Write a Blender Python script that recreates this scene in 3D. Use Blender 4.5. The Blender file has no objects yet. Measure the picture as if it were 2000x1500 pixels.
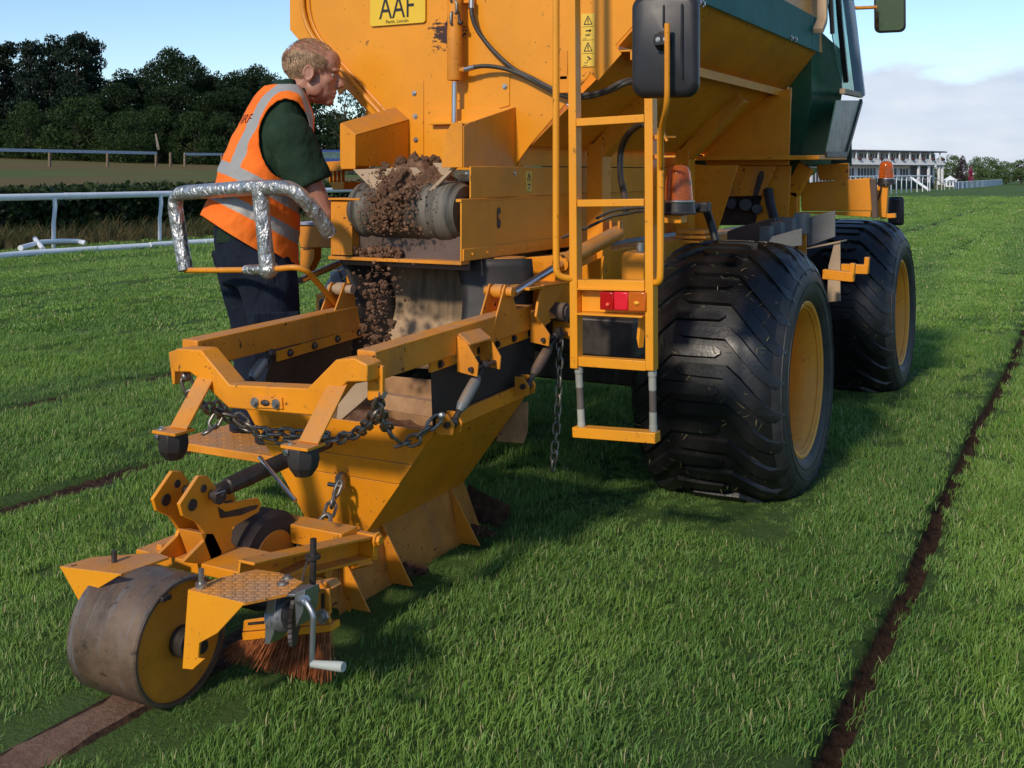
import bpy, bmesh, math, random
import numpy as np
from mathutils import Vector, Matrix, Quaternion, noise as mnoise
random.seed(7); rng = np.random.default_rng(11)
scn = bpy.context.scene
col = scn.collection

# ------------------------------------------------------------------ camera
F, HZ, CX, EYE = 2150.0, 338.0, 1000.0, 1.32      # photo pixels, metres
YAW = math.atan(1150 / 2150)
S, C = math.sin(YAW), math.cos(YAW)
cam = bpy.data.cameras.new('camera'); camo = bpy.data.objects.new('camera', cam); col.objects.link(camo)
camo.location = (0, 0, EYE); camo.rotation_euler = (math.radians(90), 0, YAW)
cam.sensor_fit = 'HORIZONTAL'; cam.sensor_width = 36; cam.lens = 36 * F / 2000
cam.shift_y = -(750 - HZ) / 2000
cam.clip_start = 0.05; cam.clip_end = 4000
scn.camera = camo

# ------------------------------------------------------------------ sky, sun, exposure
SUN_EL = math.radians(33); SUN_AZ = math.atan2(-0.05, -1.0)      # azimuth from +Y towards +X
to_sun = Vector((math.sin(SUN_AZ) * math.cos(SUN_EL), math.cos(SUN_AZ) * math.cos(SUN_EL), math.sin(SUN_EL)))
world = bpy.data.worlds.new('World'); scn.world = world; world.use_nodes = True
wn = world.node_tree.nodes; wl = world.node_tree.links; wn.clear()
wout = wn.new('ShaderNodeOutputWorld'); wbg = wn.new('ShaderNodeBackground'); wbg.inputs['Strength'].default_value = 0.15
sky = wn.new('ShaderNodeTexSky'); sky.sky_type = 'NISHITA'; sky.sun_disc = False
sky.sun_elevation = SUN_EL; sky.sun_rotation = SUN_AZ; sky.air_density = 1.0; sky.dust_density = 0.0; sky.ozone_density = 4.0
wtc = wn.new('ShaderNodeTexCoord'); wsep = wn.new('ShaderNodeSeparateXYZ'); wl.new(wtc.outputs['Generated'], wsep.inputs[0])
wmap = wn.new('ShaderNodeMapping'); wmap.inputs['Scale'].default_value = (5, 5, 15); wl.new(wtc.outputs['Generated'], wmap.inputs['Vector'])
wno = wn.new('ShaderNodeTexNoise'); wno.inputs['Scale'].default_value = 1.6; wno.inputs['Detail'].default_value = 7; wno.inputs['Roughness'].default_value = 0.55
wl.new(wmap.outputs[0], wno.inputs['Vector'])
def wmath(op, a, b=None, clamp=False):
    n = wn.new('ShaderNodeMath'); n.operation = op; n.use_clamp = clamp
    for i, q in enumerate((a, b)):
        if q is None: continue
        if isinstance(q, (int, float)): n.inputs[i].default_value = q
        else: wl.new(q, n.inputs[i])
    return n.outputs[0]
wbank = wn.new('ShaderNodeMapRange'); wbank.interpolation_type = 'SMOOTHSTEP'; wl.new(wsep.outputs['X'], wbank.inputs['Value'])
for k_, q_ in (('From Min', -.62), ('From Max', -.22), ('To Min', 0.0), ('To Max', .062)): wbank.inputs[k_].default_value = q_
edge = wmath('ADD', wmath('ADD', -.012, wbank.outputs['Result']), wmath('MULTIPLY', wno.outputs['Fac'], 0.11))          # sine of the cloud bank's top elevation
cov = wmath('MULTIPLY', wmath('SUBTRACT', edge, wsep.outputs['Z']), 38, True)
no2 = wn.new('ShaderNodeTexNoise'); no2.inputs['Scale'].default_value = 3.0; no2.inputs['Detail'].default_value = 6
wl.new(wmap.outputs[0], no2.inputs['Vector'])
wr = wn.new('ShaderNodeValToRGB'); wr.color_ramp.elements[0].position = 0.3; wr.color_ramp.elements[1].position = 0.72
wr.color_ramp.elements[0].color = (3.7, 4.25, 5.3, 1); wr.color_ramp.elements[1].color = (4.9, 5.25, 5.9, 1)
wl.new(no2.outputs['Fac'], wr.inputs['Fac'])
wmix = wn.new('ShaderNodeMix'); wmix.data_type = 'RGBA'
wl.new(wmath('MULTIPLY', cov, 0.92), wmix.inputs['Factor']); wl.new(sky.outputs['Color'], wmix.inputs['A']); wl.new(wr.outputs['Color'], wmix.inputs['B'])
wl.new(wmix.outputs['Result'], wbg.inputs['Color']); wl.new(wbg.outputs[0], wout.inputs[0])

sun = bpy.data.lights.new('sun', 'SUN'); sun.energy = 3.05; sun.angle = math.radians(4.5); sun.color = (1.0, 0.88, 0.72)
suno = bpy.data.objects.new('sun', sun); col.objects.link(suno); suno.location = (-20, -20, 30)
suno.rotation_euler = to_sun.to_track_quat('Z', 'Y').to_euler()
vs = scn.view_settings
vs.view_transform = 'Standard'; vs.look = 'None'; vs.exposure = 0.03; vs.gamma = 1.0; vs.use_curve_mapping = False
scn.cycles.use_denoising = True
scn.cycles.max_bounces = 6; scn.cycles.transparent_max_bounces = 12
scn.cycles.sample_clamp_indirect = 6.0

# ------------------------------------------------------------------ photo pixel -> place
def ray(x, y):
    u = (x - CX) / F
    return Vector((-S + u * C, C + u * S, (HZ - y) / F))
EYEV = Vector((0, 0, EYE))
def onX(x, y, X): r = ray(x, y); return EYEV + r * (X / r.x)
def onY(x, y, Y): r = ray(x, y); return EYEV + r * (Y / r.y)
def onZ(x, y, z=0.0): r = ray(x, y); return EYEV + r * ((z - EYE) / r.z)
def at(x, y, t): return EYEV + ray(x, y) * t          # t = metres along the optical axis
def V(*a): return Vector(a)

# ------------------------------------------------------------------ mesh helpers
class MB:
    def __init__(s): s.v = []; s.f = []; s.m = []; s.cur = 0
    def add(s, vs_, fs):
        n = len(s.v); s.v += [tuple(p) for p in vs_]
        for q in fs: s.f.append([n + i for i in q]); s.m.append(s.cur)
        return s
    def box(s, c, size, rot=None):
        c = Vector(c); hx, hy, hz = (q / 2 for q in size); vs_ = []
        for z in (-hz, hz):
            for x, y in ((-hx, -hy), (hx, -hy), (hx, hy), (-hx, hy)):
                p = Vector((x, y, z)); vs_.append(c + (rot @ p if rot else p))
        return s.add(vs_, [(3, 2, 1, 0), (4, 5, 6, 7), (0, 1, 5, 4), (1, 2, 6, 5), (2, 3, 7, 6), (3, 0, 4, 7)])
    def bb(s, x0, x1, y0, y1, z0, z1):
        return s.box(((x0 + x1) / 2, (y0 + y1) / 2, (z0 + z1) / 2), (abs(x1 - x0), abs(y1 - y0), abs(z1 - z0)))
    def plate(s, pts, off):
        pts = [Vector(p) for p in pts]; off = Vector(off); n = len(pts)
        nrm = Vector((0, 0, 0))
        for i in range(n): a, b = pts[i], pts[(i + 1) % n]; nrm += a.cross(b)
        if nrm.dot(off) > 0: pts = pts[::-1]
        vs_ = pts + [p + off for p in pts]
        fs = [tuple(range(n)), tuple(range(2 * n - 1, n - 1, -1))] + [((i + 1) % n, i, n + i, n + (i + 1) % n) for i in range(n)]
        return s.add(vs_, fs)
    def bar(s, p0, p1, w, h, up=(0, 0, 1), ext=0.0):
        p0, p1 = Vector(p0), Vector(p1); d = (p1 - p0).normalized(); up = Vector(up)
        side = d.cross(up).normalized(); upn = side.cross(d).normalized()
        R = Matrix((side, d, upn)).transposed()
        return s.box((p0 + p1) / 2, (w, (p1 - p0).length + ext, h), R)
    def tube(s, pts, r, n=10, caps=True, closed=False):
        pts = [Vector(p) for p in pts]; m = len(pts)
        rs = r if isinstance(r, (list, tuple)) else [r] * m
        def tan(i):
            if closed: return (pts[(i + 1) % m] - pts[i - 1]).normalized()
            return (pts[min(i + 1, m - 1)] - pts[max(i - 1, 0)]).normalized()
        t0 = tan(0); a = Vector((0, 0, 1)) if abs(t0.z) < 0.9 else Vector((1, 0, 0))
        u = t0.cross(a).normalized(); vs_ = []; tp = t0
        for i in range(m):
            t = tan(i); q = tp.rotation_difference(t); u = (q @ u); u = (u - t * u.dot(t)).normalized(); tp = t
            w = t.cross(u)
            for k in range(n):
                an = 2 * math.pi * k / n
                vs_.append(pts[i] + (u * math.cos(an) + w * math.sin(an)) * rs[i])
        fs = []
        for i in range(m if closed else m - 1):
            j = (i + 1) % m
            for k in range(n):
                l = (k + 1) % n
                fs.append((i * n + k, i * n + l, j * n + l, j * n + k))
        if caps and not closed:
            fs.append(tuple(range(n - 1, -1, -1))); fs.append(tuple((m - 1) * n + k for k in range(n)))
        return s.add(vs_, fs)
    def cyl(s, p0, p1, r, n=16, r1=None): return s.tube([p0, p1], [r, r if r1 is None else r1], n)
    def lathe(s, prof, p0, ax, n=32, closed=False):
        """prof = [(axial, radius)...] along ax from p0"""
        p0, ax = Vector(p0), Vector(ax).normalized()
        a = Vector((0, 0, 1)) if abs(ax.z) < 0.9 else Vector((1, 0, 0))
        u = ax.cross(a).normalized(); w = ax.cross(u); vs_ = []; m = len(prof)
        for t, r in prof:
            for k in range(n):
                an = 2 * math.pi * k / n
                vs_.append(p0 + ax * t + (u * math.cos(an) + w * math.sin(an)) * max(r, 1e-4))
        fs = []
        for i in range(m if closed else m - 1):
            j = (i + 1) % m
            for k in range(n):
                l = (k + 1) % n
                fs.append((i * n + k, i * n + l, j * n + l, j * n + k))
        return s.add(vs_, fs)
    def ball(s, c, r, n=12, scale=(1, 1, 1), rot=None):
        c = Vector(c); vs_ = []; m = n // 2 + 1
        for i in range(m + 1):
            th = math.pi * i / m
            for k in range(n):
                an = 2 * math.pi * k / n
                p = Vector((math.sin(th) * math.cos(an) * r * scale[0], math.sin(th) * math.sin(an) * r * scale[1], math.cos(th) * r * scale[2]))
                vs_.append(c + (rot @ p if rot else p))
        fs = []
        for i in range(m):
            for k in range(n):
                l = (k + 1) % n
                if i == 0: fs.append((k, n + k, n + l))
                elif i == m - 1: fs.append((i * n + k, (i + 1) * n + k, i * n + l))
                else: fs.append((i * n + k, (i + 1) * n + k, (i + 1) * n + l, i * n + l))
        return s.add(vs_, fs)
    def mesh(s, name, mats, smooth=35):
        me = bpy.data.meshes.new(name); me.from_pydata(s.v, [], s.f)
        for m_ in (mats if isinstance(mats, (list, tuple)) else [mats]): me.materials.append(m_)
        if any(s.m): me.polygons.foreach_set('material_index', s.m)
        bm = bmesh.new(); bm.from_mesh(me)
        if len(s.v) < 60000: bmesh.ops.remove_doubles(bm, verts=bm.verts, dist=1e-5); bmesh.ops.recalc_face_normals(bm, faces=bm.faces)
        bm.to_mesh(me); bm.free()
        if smooth:
            me.polygons.foreach_set('use_smooth', [True] * len(me.polygons)); me.set_sharp_from_angle(angle=math.radians(smooth))
        me.update(); return me
    def build(s, name, mats, parent=None, bevel=0.0, smooth=35, seg=2):
        return put(name, s.mesh(name, mats, smooth), parent, bevel, seg)
def put(name, me, parent=None, bevel=0.0, seg=2):
    o = bpy.data.objects.new(name, me); col.objects.link(o)
    if parent is not None: hang(o, parent)
    if bevel:
        b = o.modifiers.new('bevel', 'BEVEL'); b.width = bevel; b.segments = seg; b.limit_method = 'ANGLE'; b.angle_limit = math.radians(40)
    return o
def hang(o, parent):
    o.parent = parent
    if parent.type == 'EMPTY': o.matrix_parent_inverse = parent.matrix_basis.inverted()
def tag(o, label, cat, group=None, kind=None):
    o['label'] = label; o['category'] = cat
    if group: o['group'] = group
    if kind: o['kind'] = kind
    return o
def thing(name, label, cat, loc, group=None):
    o = bpy.data.objects.new(name, None); col.objects.link(o); o.location = loc; o.empty_display_size = 0.2
    return tag(o, label, cat, group)
def copy_tree(o, parent=None):
    c = o.copy(); col.objects.link(c); c.parent = parent
    for ch in list(o.children): copy_tree(ch, c)
    return c
def arc(p0, p1, p2, n=6):      # quadratic corner
    p0, p1, p2 = Vector(p0), Vector(p1), Vector(p2)
    return [p0 * (1 - t) ** 2 + p1 * 2 * t * (1 - t) + p2 * t * t for t in (i / n for i in range(n + 1))]
def bend(pts, r=0.05, n=5):    # polyline with rounded corners
    pts = [Vector(p) for p in pts]; out = [pts[0]]
    for a, b, c in zip(pts, pts[1:], pts[2:]):
        d0 = (a - b); d1 = (c - b); k = min(r, d0.length * .48, d1.length * .48)
        out += arc(b + d0.normalized() * k, b, b + d1.normalized() * k, n)
    return out + [pts[-1]]
def bolt(mb, p, n, r=0.009, h=0.008):
    p, n = Vector(p), Vector(n).normalized(); mb.cyl(p - n * .003, p + n * h * .3, r * 1.5, 10); mb.cyl(p, p + n * h, r, 6)

# ------------------------------------------------------------------ materials
class NT:
    def __init__(s, name):
        s.m = bpy.data.materials.new(name); s.m.use_nodes = True; s.t = s.m.node_tree; s.n = s.t.nodes; s.l = s.t.links
        s.b = s.n['Principled BSDF']; s.tc = s.n.new('ShaderNodeTexCoord')
    def setv(s, sock, q):
        if isinstance(q, (int, float)): sock.default_value = q
        elif isinstance(q, (tuple, list)): sock.default_value = (*q, 1) if len(q) == 3 and len(sock.default_value) == 4 else q
        else: s.l.new(q, sock)
    def noise(s, scale, detail=4, rough=.55, vec=None, stretch=None, dist=0):
        n = s.n.new('ShaderNodeTexNoise'); n.inputs['Scale'].default_value = scale; n.inputs['Detail'].default_value = detail
        n.inputs['Roughness'].default_value = rough; n.inputs['Distortion'].default_value = dist
        v = vec or s.tc.outputs['Object']
        if stretch:
            mp = s.n.new('ShaderNodeMapping'); mp.inputs['Scale'].default_value = stretch; s.l.new(v, mp.inputs['Vector']); v = mp.outputs[0]
        s.l.new(v, n.inputs['Vector']); return n.outputs['Fac']
    def math(s, op, a, b=0.0, c=None, clamp=False):
        n = s.n.new('ShaderNodeMath'); n.operation = op; n.use_clamp = clamp
        s.setv(n.inputs[0], a); s.setv(n.inputs[1], b)
        if c is not None: s.setv(n.inputs[2], c)
        return n.outputs[0]
    def ramp(s, x, lo, hi, a=0.0, b=1.0):
        n = s.n.new('ShaderNodeMapRange'); n.interpolation_type = 'SMOOTHSTEP'
        s.setv(n.inputs['Value'], x)
        for k, q in (('From Min', lo), ('From Max', hi), ('To Min', a), ('To Max', b)): s.setv(n.inputs[k], q)
        return n.outputs['Result']
    def mix(s, f, a, b, mode='MIX'):
        n = s.n.new('ShaderNodeMix'); n.data_type = 'RGBA'; n.blend_type = mode
        s.setv(n.inputs['Factor'], f); s.setv(n.inputs['A'], a); s.setv(n.inputs['B'], b); return n.outputs['Result']
    def upness(s):
        g = s.n.new('ShaderNodeNewGeometry'); sp = s.n.new('ShaderNodeSeparateXYZ'); s.l.new(g.outputs['True Normal'], sp.inputs[0]); return sp.outputs['Z']
    def bump(s, h, strength=.3, dist=.01):
        n = s.n.new('ShaderNodeBump'); n.inputs['Strength'].default_value = strength; n.inputs['Distance'].default_value = dist
        s.l.new(h, n.inputs['Height']); s.l.new(n.outputs[0], s.b.inputs['Normal'])
    def attr(s, name):
        n = s.n.new('ShaderNodeAttribute'); n.attribute_name = name; return n
    def fin(s, colr, rough=.5, metal=0.0, spec=.5):
        s.setv(s.b.inputs['Base Color'], colr); s.setv(s.b.inputs['Roughness'], rough); s.setv(s.b.inputs['Metallic'], metal)
        s.b.inputs['Specular IOR Level'].default_value = spec; return s.m
DUST = (0.36, 0.22, 0.125); RUST = (0.075, 0.028, 0.014)
def surf(name, base, rough=.45, metal=0.0, var=.16, vs_=4.0, dust=0.0, chips=0.0, bump=.0, bs=90, spec=.38, dustc=DUST, grime=0.0):
    t = NT(name)
    n1 = t.noise(vs_, 5, .6)
    c = t.mix(t.ramp(n1, .3, .7), tuple(q * (1 - var) for q in base), tuple(min(q * (1 + var * .6), .95) for q in base))
    r = t.math('ADD', t.math('MULTIPLY', t.noise(vs_ * 5, 4), .22), rough - .11)
    if grime:
        g = t.ramp(t.noise(9, 6, .7, stretch=(1, 1, .35)), .5, .78)
        c = t.mix(t.math('MULTIPLY', g, grime), c, tuple(q * .45 + d * .28 for q, d in zip(base, DUST)))
    if dust:
        up = t.ramp(t.upness(), .35, .9)
        dm = t.math('MULTIPLY', t.math('ADD', up, .12), t.ramp(t.noise(7, 6, .65), .25, .72))
        dm = t.math('MULTIPLY', dm, dust, clamp=True)
        c = t.mix(dm, c, dustc); r = t.math('ADD', r, t.math('MULTIPLY', dm, .35), clamp=True)
    if chips:
        k = t.math('MULTIPLY', t.ramp(t.noise(42, 4, .6), .645, .675), t.ramp(t.noise(3.1, 3), .42, .60))
        k2 = t.math('MULTIPLY', t.ramp(t.noise(120, 2, .5), .70, .73), t.ramp(t.noise(2.3, 3), .45, .6))
        k = t.math('MULTIPLY', t.math('MAXIMUM', k, k2), chips, clamp=True)
        c = t.mix(k, c, RUST); r = t.math('ADD', r, t.math('MULTIPLY', k, .4), clamp=True)
    if bump: t.bump(t.noise(bs, 4, .6), bump, .004)
    return t.fin(c, r, metal, spec)
M = {}
YEL = (0.78, 0.275, 0.006)
M['yellow'] = surf('yellow_paint', YEL, .42, dust=.6, chips=1.0, var=.13, bump=.06, bs=60, grime=.5)
M['yellow_worn'] = surf('worn_yellow_paint', (0.74, 0.26, 0.012), .5, dust=.8, chips=1.0, var=.22, bump=.12, bs=60, grime=.95)
M['yellow_clean'] = surf('clean_yellow_paint', (0.82, 0.32, 0.014), .38, dust=.25, chips=.6, var=.06, grime=.15)
M['rim'] = surf('rim_paint', (0.88, 0.36, 0.035), .5, dust=.5, chips=1.0, var=.14, grime=.3)
M['teal'] = surf('teal_paint', (0.022, 0.165, 0.140), .6, spec=.15, dust=.35, var=.15, grime=.35)
M['green'] = surf('green_paint', (0.016, 0.105, 0.050), .35, dust=.4, var=.2, grime=.4)
M['black'] = surf('black_plastic', (0.018, 0.018, 0.022), .42, var=.25, dust=.25)
M['rubber'] = surf('black_rubber', (0.022, 0.021, 0.022), .55, var=.4, dust=.35, bump=.1)
M['steel'] = surf('bright_steel', (0.55, 0.55, 0.56), .28, 1.0, var=.12)
M['zinc'] = surf('zinc_plate', (0.40, 0.41, 0.42), .42, .9, var=.2, grime=.3)
M['chain'] = surf('chain_steel', (0.30, 0.27, 0.23), .45, .85, var=.4, vs_=40, grime=.5)
M['darksteel'] = surf('dark_oily_steel', (0.06, 0.05, 0.045), .5, .4, var=.4, vs_=20, grime=.5)
M['greysteel'] = surf('grey_box_steel', (0.17, 0.19, 0.2), .55, .3, var=.3, dust=.9, grime=.6)
M['brownsteel'] = surf('primer_steel', (0.11, 0.075, 0.062), .6, .1, var=.3, dust=.7)
M['beige'] = surf('beige_plate', (0.46, 0.33, 0.21), .6, var=.2, dust=.8, grime=.6)
M['boards'] = surf('dusty_trough_board', (0.80, 0.31, 0.016), .55, dust=.5, var=.12, grime=.45, spec=.3)
M['hose'] = surf('rubber_hose', (0.035, 0.034, 0.03), .5, var=.4, vs_=20, dust=.3)
M['white'] = surf('white_plastic', (0.74, 0.76, 0.78), .4, var=.08, grime=.18)
M['wood'] = surf('weathered_post', (0.20, 0.14, 0.085), .85, var=.3, vs_=8)
M['bolt'] = surf('bolt_head', (0.42, 0.40, 0.38), .4, .9, var=.3, vs_=60)
def tyre_mat():
    t = NT('tyre_rubber')
    c = t.mix(t.ramp(t.noise(6, 6, .65), .35, .7), (.005, .005, .006), (.014, .014, .014))
    c = t.mix(t.math('MULTIPLY', t.ramp(t.noise(30, 5, .7), .58, .75), .5), c, (.035, .030, .022))
    t.bump(t.noise(55, 5, .65), .25, .004)
    return t.fin(c, t.ramp(t.noise(5, 5), .3, .75, .25, .50), 0, .5)
M['tyre'] = tyre_mat()
def side_mat():
    t = NT('tyre_sidewall')
    c = t.mix(t.ramp(t.noise(7, 6, .65), .3, .75), (.018, .018, .02), (.055, .052, .048))
    t.bump(t.noise(90, 4), .08, .003)
    return t.fin(c, .55, 0, .4)
M['sidewall'] = side_mat()
def soil_mat(name='red_brown_soil', a=(.14, .070, .040), b=(.32, .18, .11)):
    t = NT(name)
    c = t.mix(t.ramp(t.noise(26, 7, .7), .3, .72), a, b)
    t.bump(t.noise(70, 7, .75), .8, .012)
    return t.fin(c, .92, 0, .15)
M['soil'] = soil_mat()
M['soil_damp'] = soil_mat('damp_soil', (.06, .031, .019), (.15, .08, .048))
def foil_mat():
    t = NT('silver_duct_tape')
    n = t.math('ADD', t.noise(15, 3, .5, stretch=(1.6, 1, .7), dist=1.8), t.math('MULTIPLY', t.noise(45, 3, .5), .22))
    c = t.mix(t.ramp(t.noise(9, 4), .3, .72), (.40, .385, .36), (.56, .555, .54))
    t.bump(n, .9, .022)
    return t.fin(c, t.ramp(t.noise(20, 4), .3, .7, .30, .5), .8)
M['foil'] = foil_mat()
def lens_mat(name, c, rough=.12, trans=.75, emit=None):
    t = NT(name); t.b.inputs['Transmission Weight'].default_value = trans; t.b.inputs['IOR'].default_value = 1.35
    t.fin(c, rough); return t.m
M['amber'] = lens_mat('amber_lens', (.95, .27, .05), .10, .75)
M['redlens'] = lens_mat('red_lens', (.55, .012, .012), .15, .25)
M['redreflector'] = surf('red_reflector', (.75, .015, .03), .25, var=.1)
M['orangelens'] = lens_mat('orange_lens', (.75, .17, .02), .15, .3)
def glass_mat():
    t = NT('cab_glass'); t.b.inputs['Transmission Weight'].default_value = .85; t.b.inputs['IOR'].default_value = 1.06
    return t.fin((.50, .72, .62), .03)
M['glass'] = glass_mat()
M['tint'] = surf('painted_view_pane', (.050, .125, .090), .30, var=.6, vs_=3, spec=.12)  # opaque pane: green reflection and dim interior are put into its colour
M['mirrorglass'] = surf('mirror_glass', (.7, .72, .74), .04, 1.0, var=.02)
# ================================================================== the setting
def sstep(a, b, x):
    t = min(1.0, max(0.0, (x - a) / (b - a))); return t * t * (3 - 2 * t)
def T(X, Y):
    bank = 0.0367 * max(0.0, -X - 18) * sstep(.35, .65, -X / max(Y, 1.0))
    dip = -1.2 * sstep(85, 160, Y) * (1 - sstep(.35, .65, -X / max(Y, 1.0)))
    return bank + dip
def hit(x, y):
    r = ray(x, y); t = 5.0
    while t < 1500:
        p = EYEV + r * t
        if p.z <= T(p.x, p.y): return p
        t *= 1.003
    return EYEV + r * 1500
XC = -2.18
GROOVES = [(-0.56, 'open', -3, 90), (XC, 'open', 7.9, 90), (-2.125, 'filled', -3, 2.6), (-3.79, 'healed', -3, 90), (-5.40, 'healed', -3, 90),
           (-7.01, 'faint', -3, 60), (-8.62, 'faint', -3, 60), (-10.23, 'healed', -3, 60), (-11.84, 'faint', -3, 60), (-13.4, 'faint', -3, 60)]
def wig(gx, Y): return .010 * math.sin(Y * 1.3 + gx * 5) + .005 * math.sin(Y * 4.1 + gx * 3) + .010 * mnoise.noise(Vector((gx, Y * .9, 3.1)))
def soil_at(X, Y):
    """(bare soil 0..1, depth of the surface)"""
    s = 0.0; dz = 0.0
    for gx, k, y0, y1 in GROOVES:
        if not y0 <= Y <= y1: continue
        d = X - gx - (wig(gx, Y) if k != 'filled' else 0)
        if abs(d) > .3: continue
        nz = mnoise.noise(Vector((X * 3, Y * 2.1, gx)))
        if k == 'open':
            w = .030 + .004 * nz
            q = sstep(w + .016, w * .6, abs(d)); s = max(s, q); dz -= .085 * q
            s = max(s, .30 * sstep(.15, .05, d) * (d > 0) * sstep(-.1, .35, nz))
        elif k == 'filled':
            q = sstep(.076, .060, abs(d)); s = max(s, q); dz += .010 * q
        elif k == 'healed':
            q = sstep(.11, .02, abs(d)) * sstep(-.9, -.05, nz); s = max(s, q); dz -= .030 * q
        else:
            q = sstep(.09, .02, abs(d)); s = max(s, .6 * q); dz -= .025 * q
    return s, dz
def ground():
    xs = [-900, -600, -400, -280, -200, -150, -120, -100, -85, -70, -60, -50, -42, -35, -30, -26, -23, -20, -18.5, -17.5, -16.5, -15.5, -14.5]
    for gx in sorted({g[0] for g in GROOVES}):
        xs += [gx + q for q in (-.55, -.3, -.16, -.11, -.085, -.065, -.045, -.03, -.015, 0, .015, .03, .045, .065, .085, .11, .16, .3, .55)]
    xs += [.3, .8, 1.5, 2.5, 4, 6, 9, 14, 20, 30, 50, 80, 130, 200, 320, 500, 900]
    xs = sorted(set(round(x, 4) for x in xs))
    ys = [-60, -20, -8, -4, -2] + list(np.arange(-1, 14, .12)) + list(np.arange(14, 30, .4)) + list(np.arange(30, 60, 1.5)) + list(np.arange(60, 180, 6)) + [200, 240, 300, 400, 600, 900, 1400, 2000]
    nx, ny = len(xs), len(ys); vs_ = []; so = []
    for Y in ys:
        for X in xs:
            x2 = X
            if -15 < X < 1 and -3 < Y < 90:
                g = min(GROOVES, key=lambda q: abs(q[0] - X) + (0 if q[2] <= Y <= q[3] else 9))
                if abs(X - g[0]) < .12 and g[1] != 'filled': x2 = X + wig(g[0], Y)
                s, dz = soil_at(x2, Y) if Y < 60 else (0, 0)
            else: s = dz = 0
            near = 1 if abs(X) < 16 and Y < 40 else 0
            bumpz = .010 * mnoise.noise(Vector((X * 1.3, Y * 1.3, 0))) * near
            vs_.append((x2, Y, T(X, Y) + dz + bumpz)); so.append(s)
    fs = [(j * nx + i, j * nx + i + 1, (j + 1) * nx + i + 1, (j + 1) * nx + i) for j in range(ny - 1) for i in range(nx - 1)]
    me = bpy.data.meshes.new('turf'); me.from_pydata(vs_, [], fs)
    a = me.attributes.new('soil', 'FLOAT', 'POINT'); a.data.foreach_set('value', so)
    me.polygons.foreach_set('use_smooth', [True] * len(fs))
    t = NT('turf_ground')
    P = t.n.new('ShaderNodeNewGeometry').outputs['Position']
    sp = t.n.new('ShaderNodeSeparateXYZ'); t.l.new(P, sp.inputs[0])
    n1 = t.noise(.35, 5, .6, vec=P); n2 = t.noise(9, 6, .7, vec=P); n3 = t.noise(1.0, 4, .6, vec=P, stretch=(1.6, .10, 1)); n4 = t.noise(60, 4, .7, vec=P)
    c = t.mix(t.ramp(n1, .3, .7), (.062, .118, .024), (.100, .165, .040))
    c = t.mix(t.math('MULTIPLY', t.ramp(n3, .52, .72), .55), c, (.042, .080, .020))
    c = t.mix(t.math('MULTIPLY', t.ramp(n2, .45, .75), .5), c, (.125, .175, .055))
    c = t.mix(t.math('MULTIPLY', t.ramp(n4, .5, .8), .35), c, (.02, .035, .01))
    dry = t.math('MULTIPLY', t.ramp(sp.outputs['X'], -19, -30), t.ramp(t.noise(.05, 4, .6, vec=P, stretch=(1, .35, 1)), .32, .52))
    c = t.mix(t.math('MULTIPLY', dry, .85), c, (.165, .105, .046))
    at_ = t.attr('soil').outputs['Fac']
    sm = t.ramp(t.math('ADD', at_, t.math('MULTIPLY', t.math('SUBTRACT', t.noise(24, 6, .7, vec=P), .5), .9)), .38, .62)
    sc_ = t.mix(t.ramp(t.noise(40, 6, .7, vec=P), .3, .7), (.030, .016, .010), (.105, .058, .036))
    c = t.mix(sm, c, sc_)
    t.bump(t.math('ADD', t.noise(45, 6, .75, vec=P), t.math('MULTIPLY', n2, .8)), .9, .03)
    me.materials.append(t.fin(c, .9, 0, .15))
    o = put('turf', me); o['kind'] = 'structure'; return o
ground()
def filled_slit():
    vs_, fs = [], []; ys = np.arange(-1.2, 2.02, .04); n = 9
    for y in ys:
        for i in range(n):
            u = i / (n - 1); x = -2.128 + (u - .5) * .150 + .006 * mnoise.noise(Vector((u * 2, y * 5, 2))); e = 1 - (abs(u - .5) * 2) ** 3
            vs_.append((x, y, .002 + .014 * e + .004 * mnoise.noise(Vector((x * 18, y * 18, 0)))))
    fs = [(j * n + i, j * n + i + 1, (j + 1) * n + i + 1, (j + 1) * n + i) for j in range(len(ys) - 1) for i in range(n - 1)]
    me = bpy.data.meshes.new('filled_slit'); me.from_pydata(vs_, [], fs); me.materials.append(soil_mat('rolled_soil', (.17, .095, .060), (.27, .165, .110))); me.polygons.foreach_set('use_smooth', [True] * len(fs))
    put('filled_slit', me)['kind'] = 'structure'
filled_slit()

# ------------------------------------------------------------------ foliage
def leaf_mat(name, a, b, trans=.25):
    t = NT(name)
    f = t.attr('tint').outputs['Fac']
    c = t.mix(f, a, b)
    t.b.inputs['Subsurface Weight'].default_value = 0
    tr = t.n.new('ShaderNodeBsdfTranslucent'); t.l.new(t.mix(.5, c, (.10, .16, .02)), tr.inputs['Color'])
    mx = t.n.new('ShaderNodeMixShader'); mx.inputs[0].default_value = trans
    t.fin(c, .6, 0, .25); out = t.n['Material Output']
    t.l.new(t.b.outputs[0], mx.inputs[1]); t.l.new(tr.outputs[0], mx.inputs[2]); t.l.new(mx.outputs[0], out.inputs['Surface'])
    return t.m
L_DARK = leaf_mat('dark_broad_leaf', (.006, .017, .005), (.024, .044, .013))
L_PINE = leaf_mat('pine_needles', (.005, .014, .008), (.016, .032, .016), .1)
L_MID = leaf_mat('mid_green_leaf', (.014, .034, .008), (.048, .082, .020))
L_FAR = leaf_mat('hazed_far_leaf', (.065, .115, .038), (.15, .21, .075))  # lightened so the distance haze sits in the leaf colour
L_PURPLE = leaf_mat('copper_beech_leaf', (.018, .010, .014), (.040, .020, .028), .1)
L_HEDGE = leaf_mat('hedge_leaf', (.012, .026, .008), (.055, .075, .024))
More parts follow.
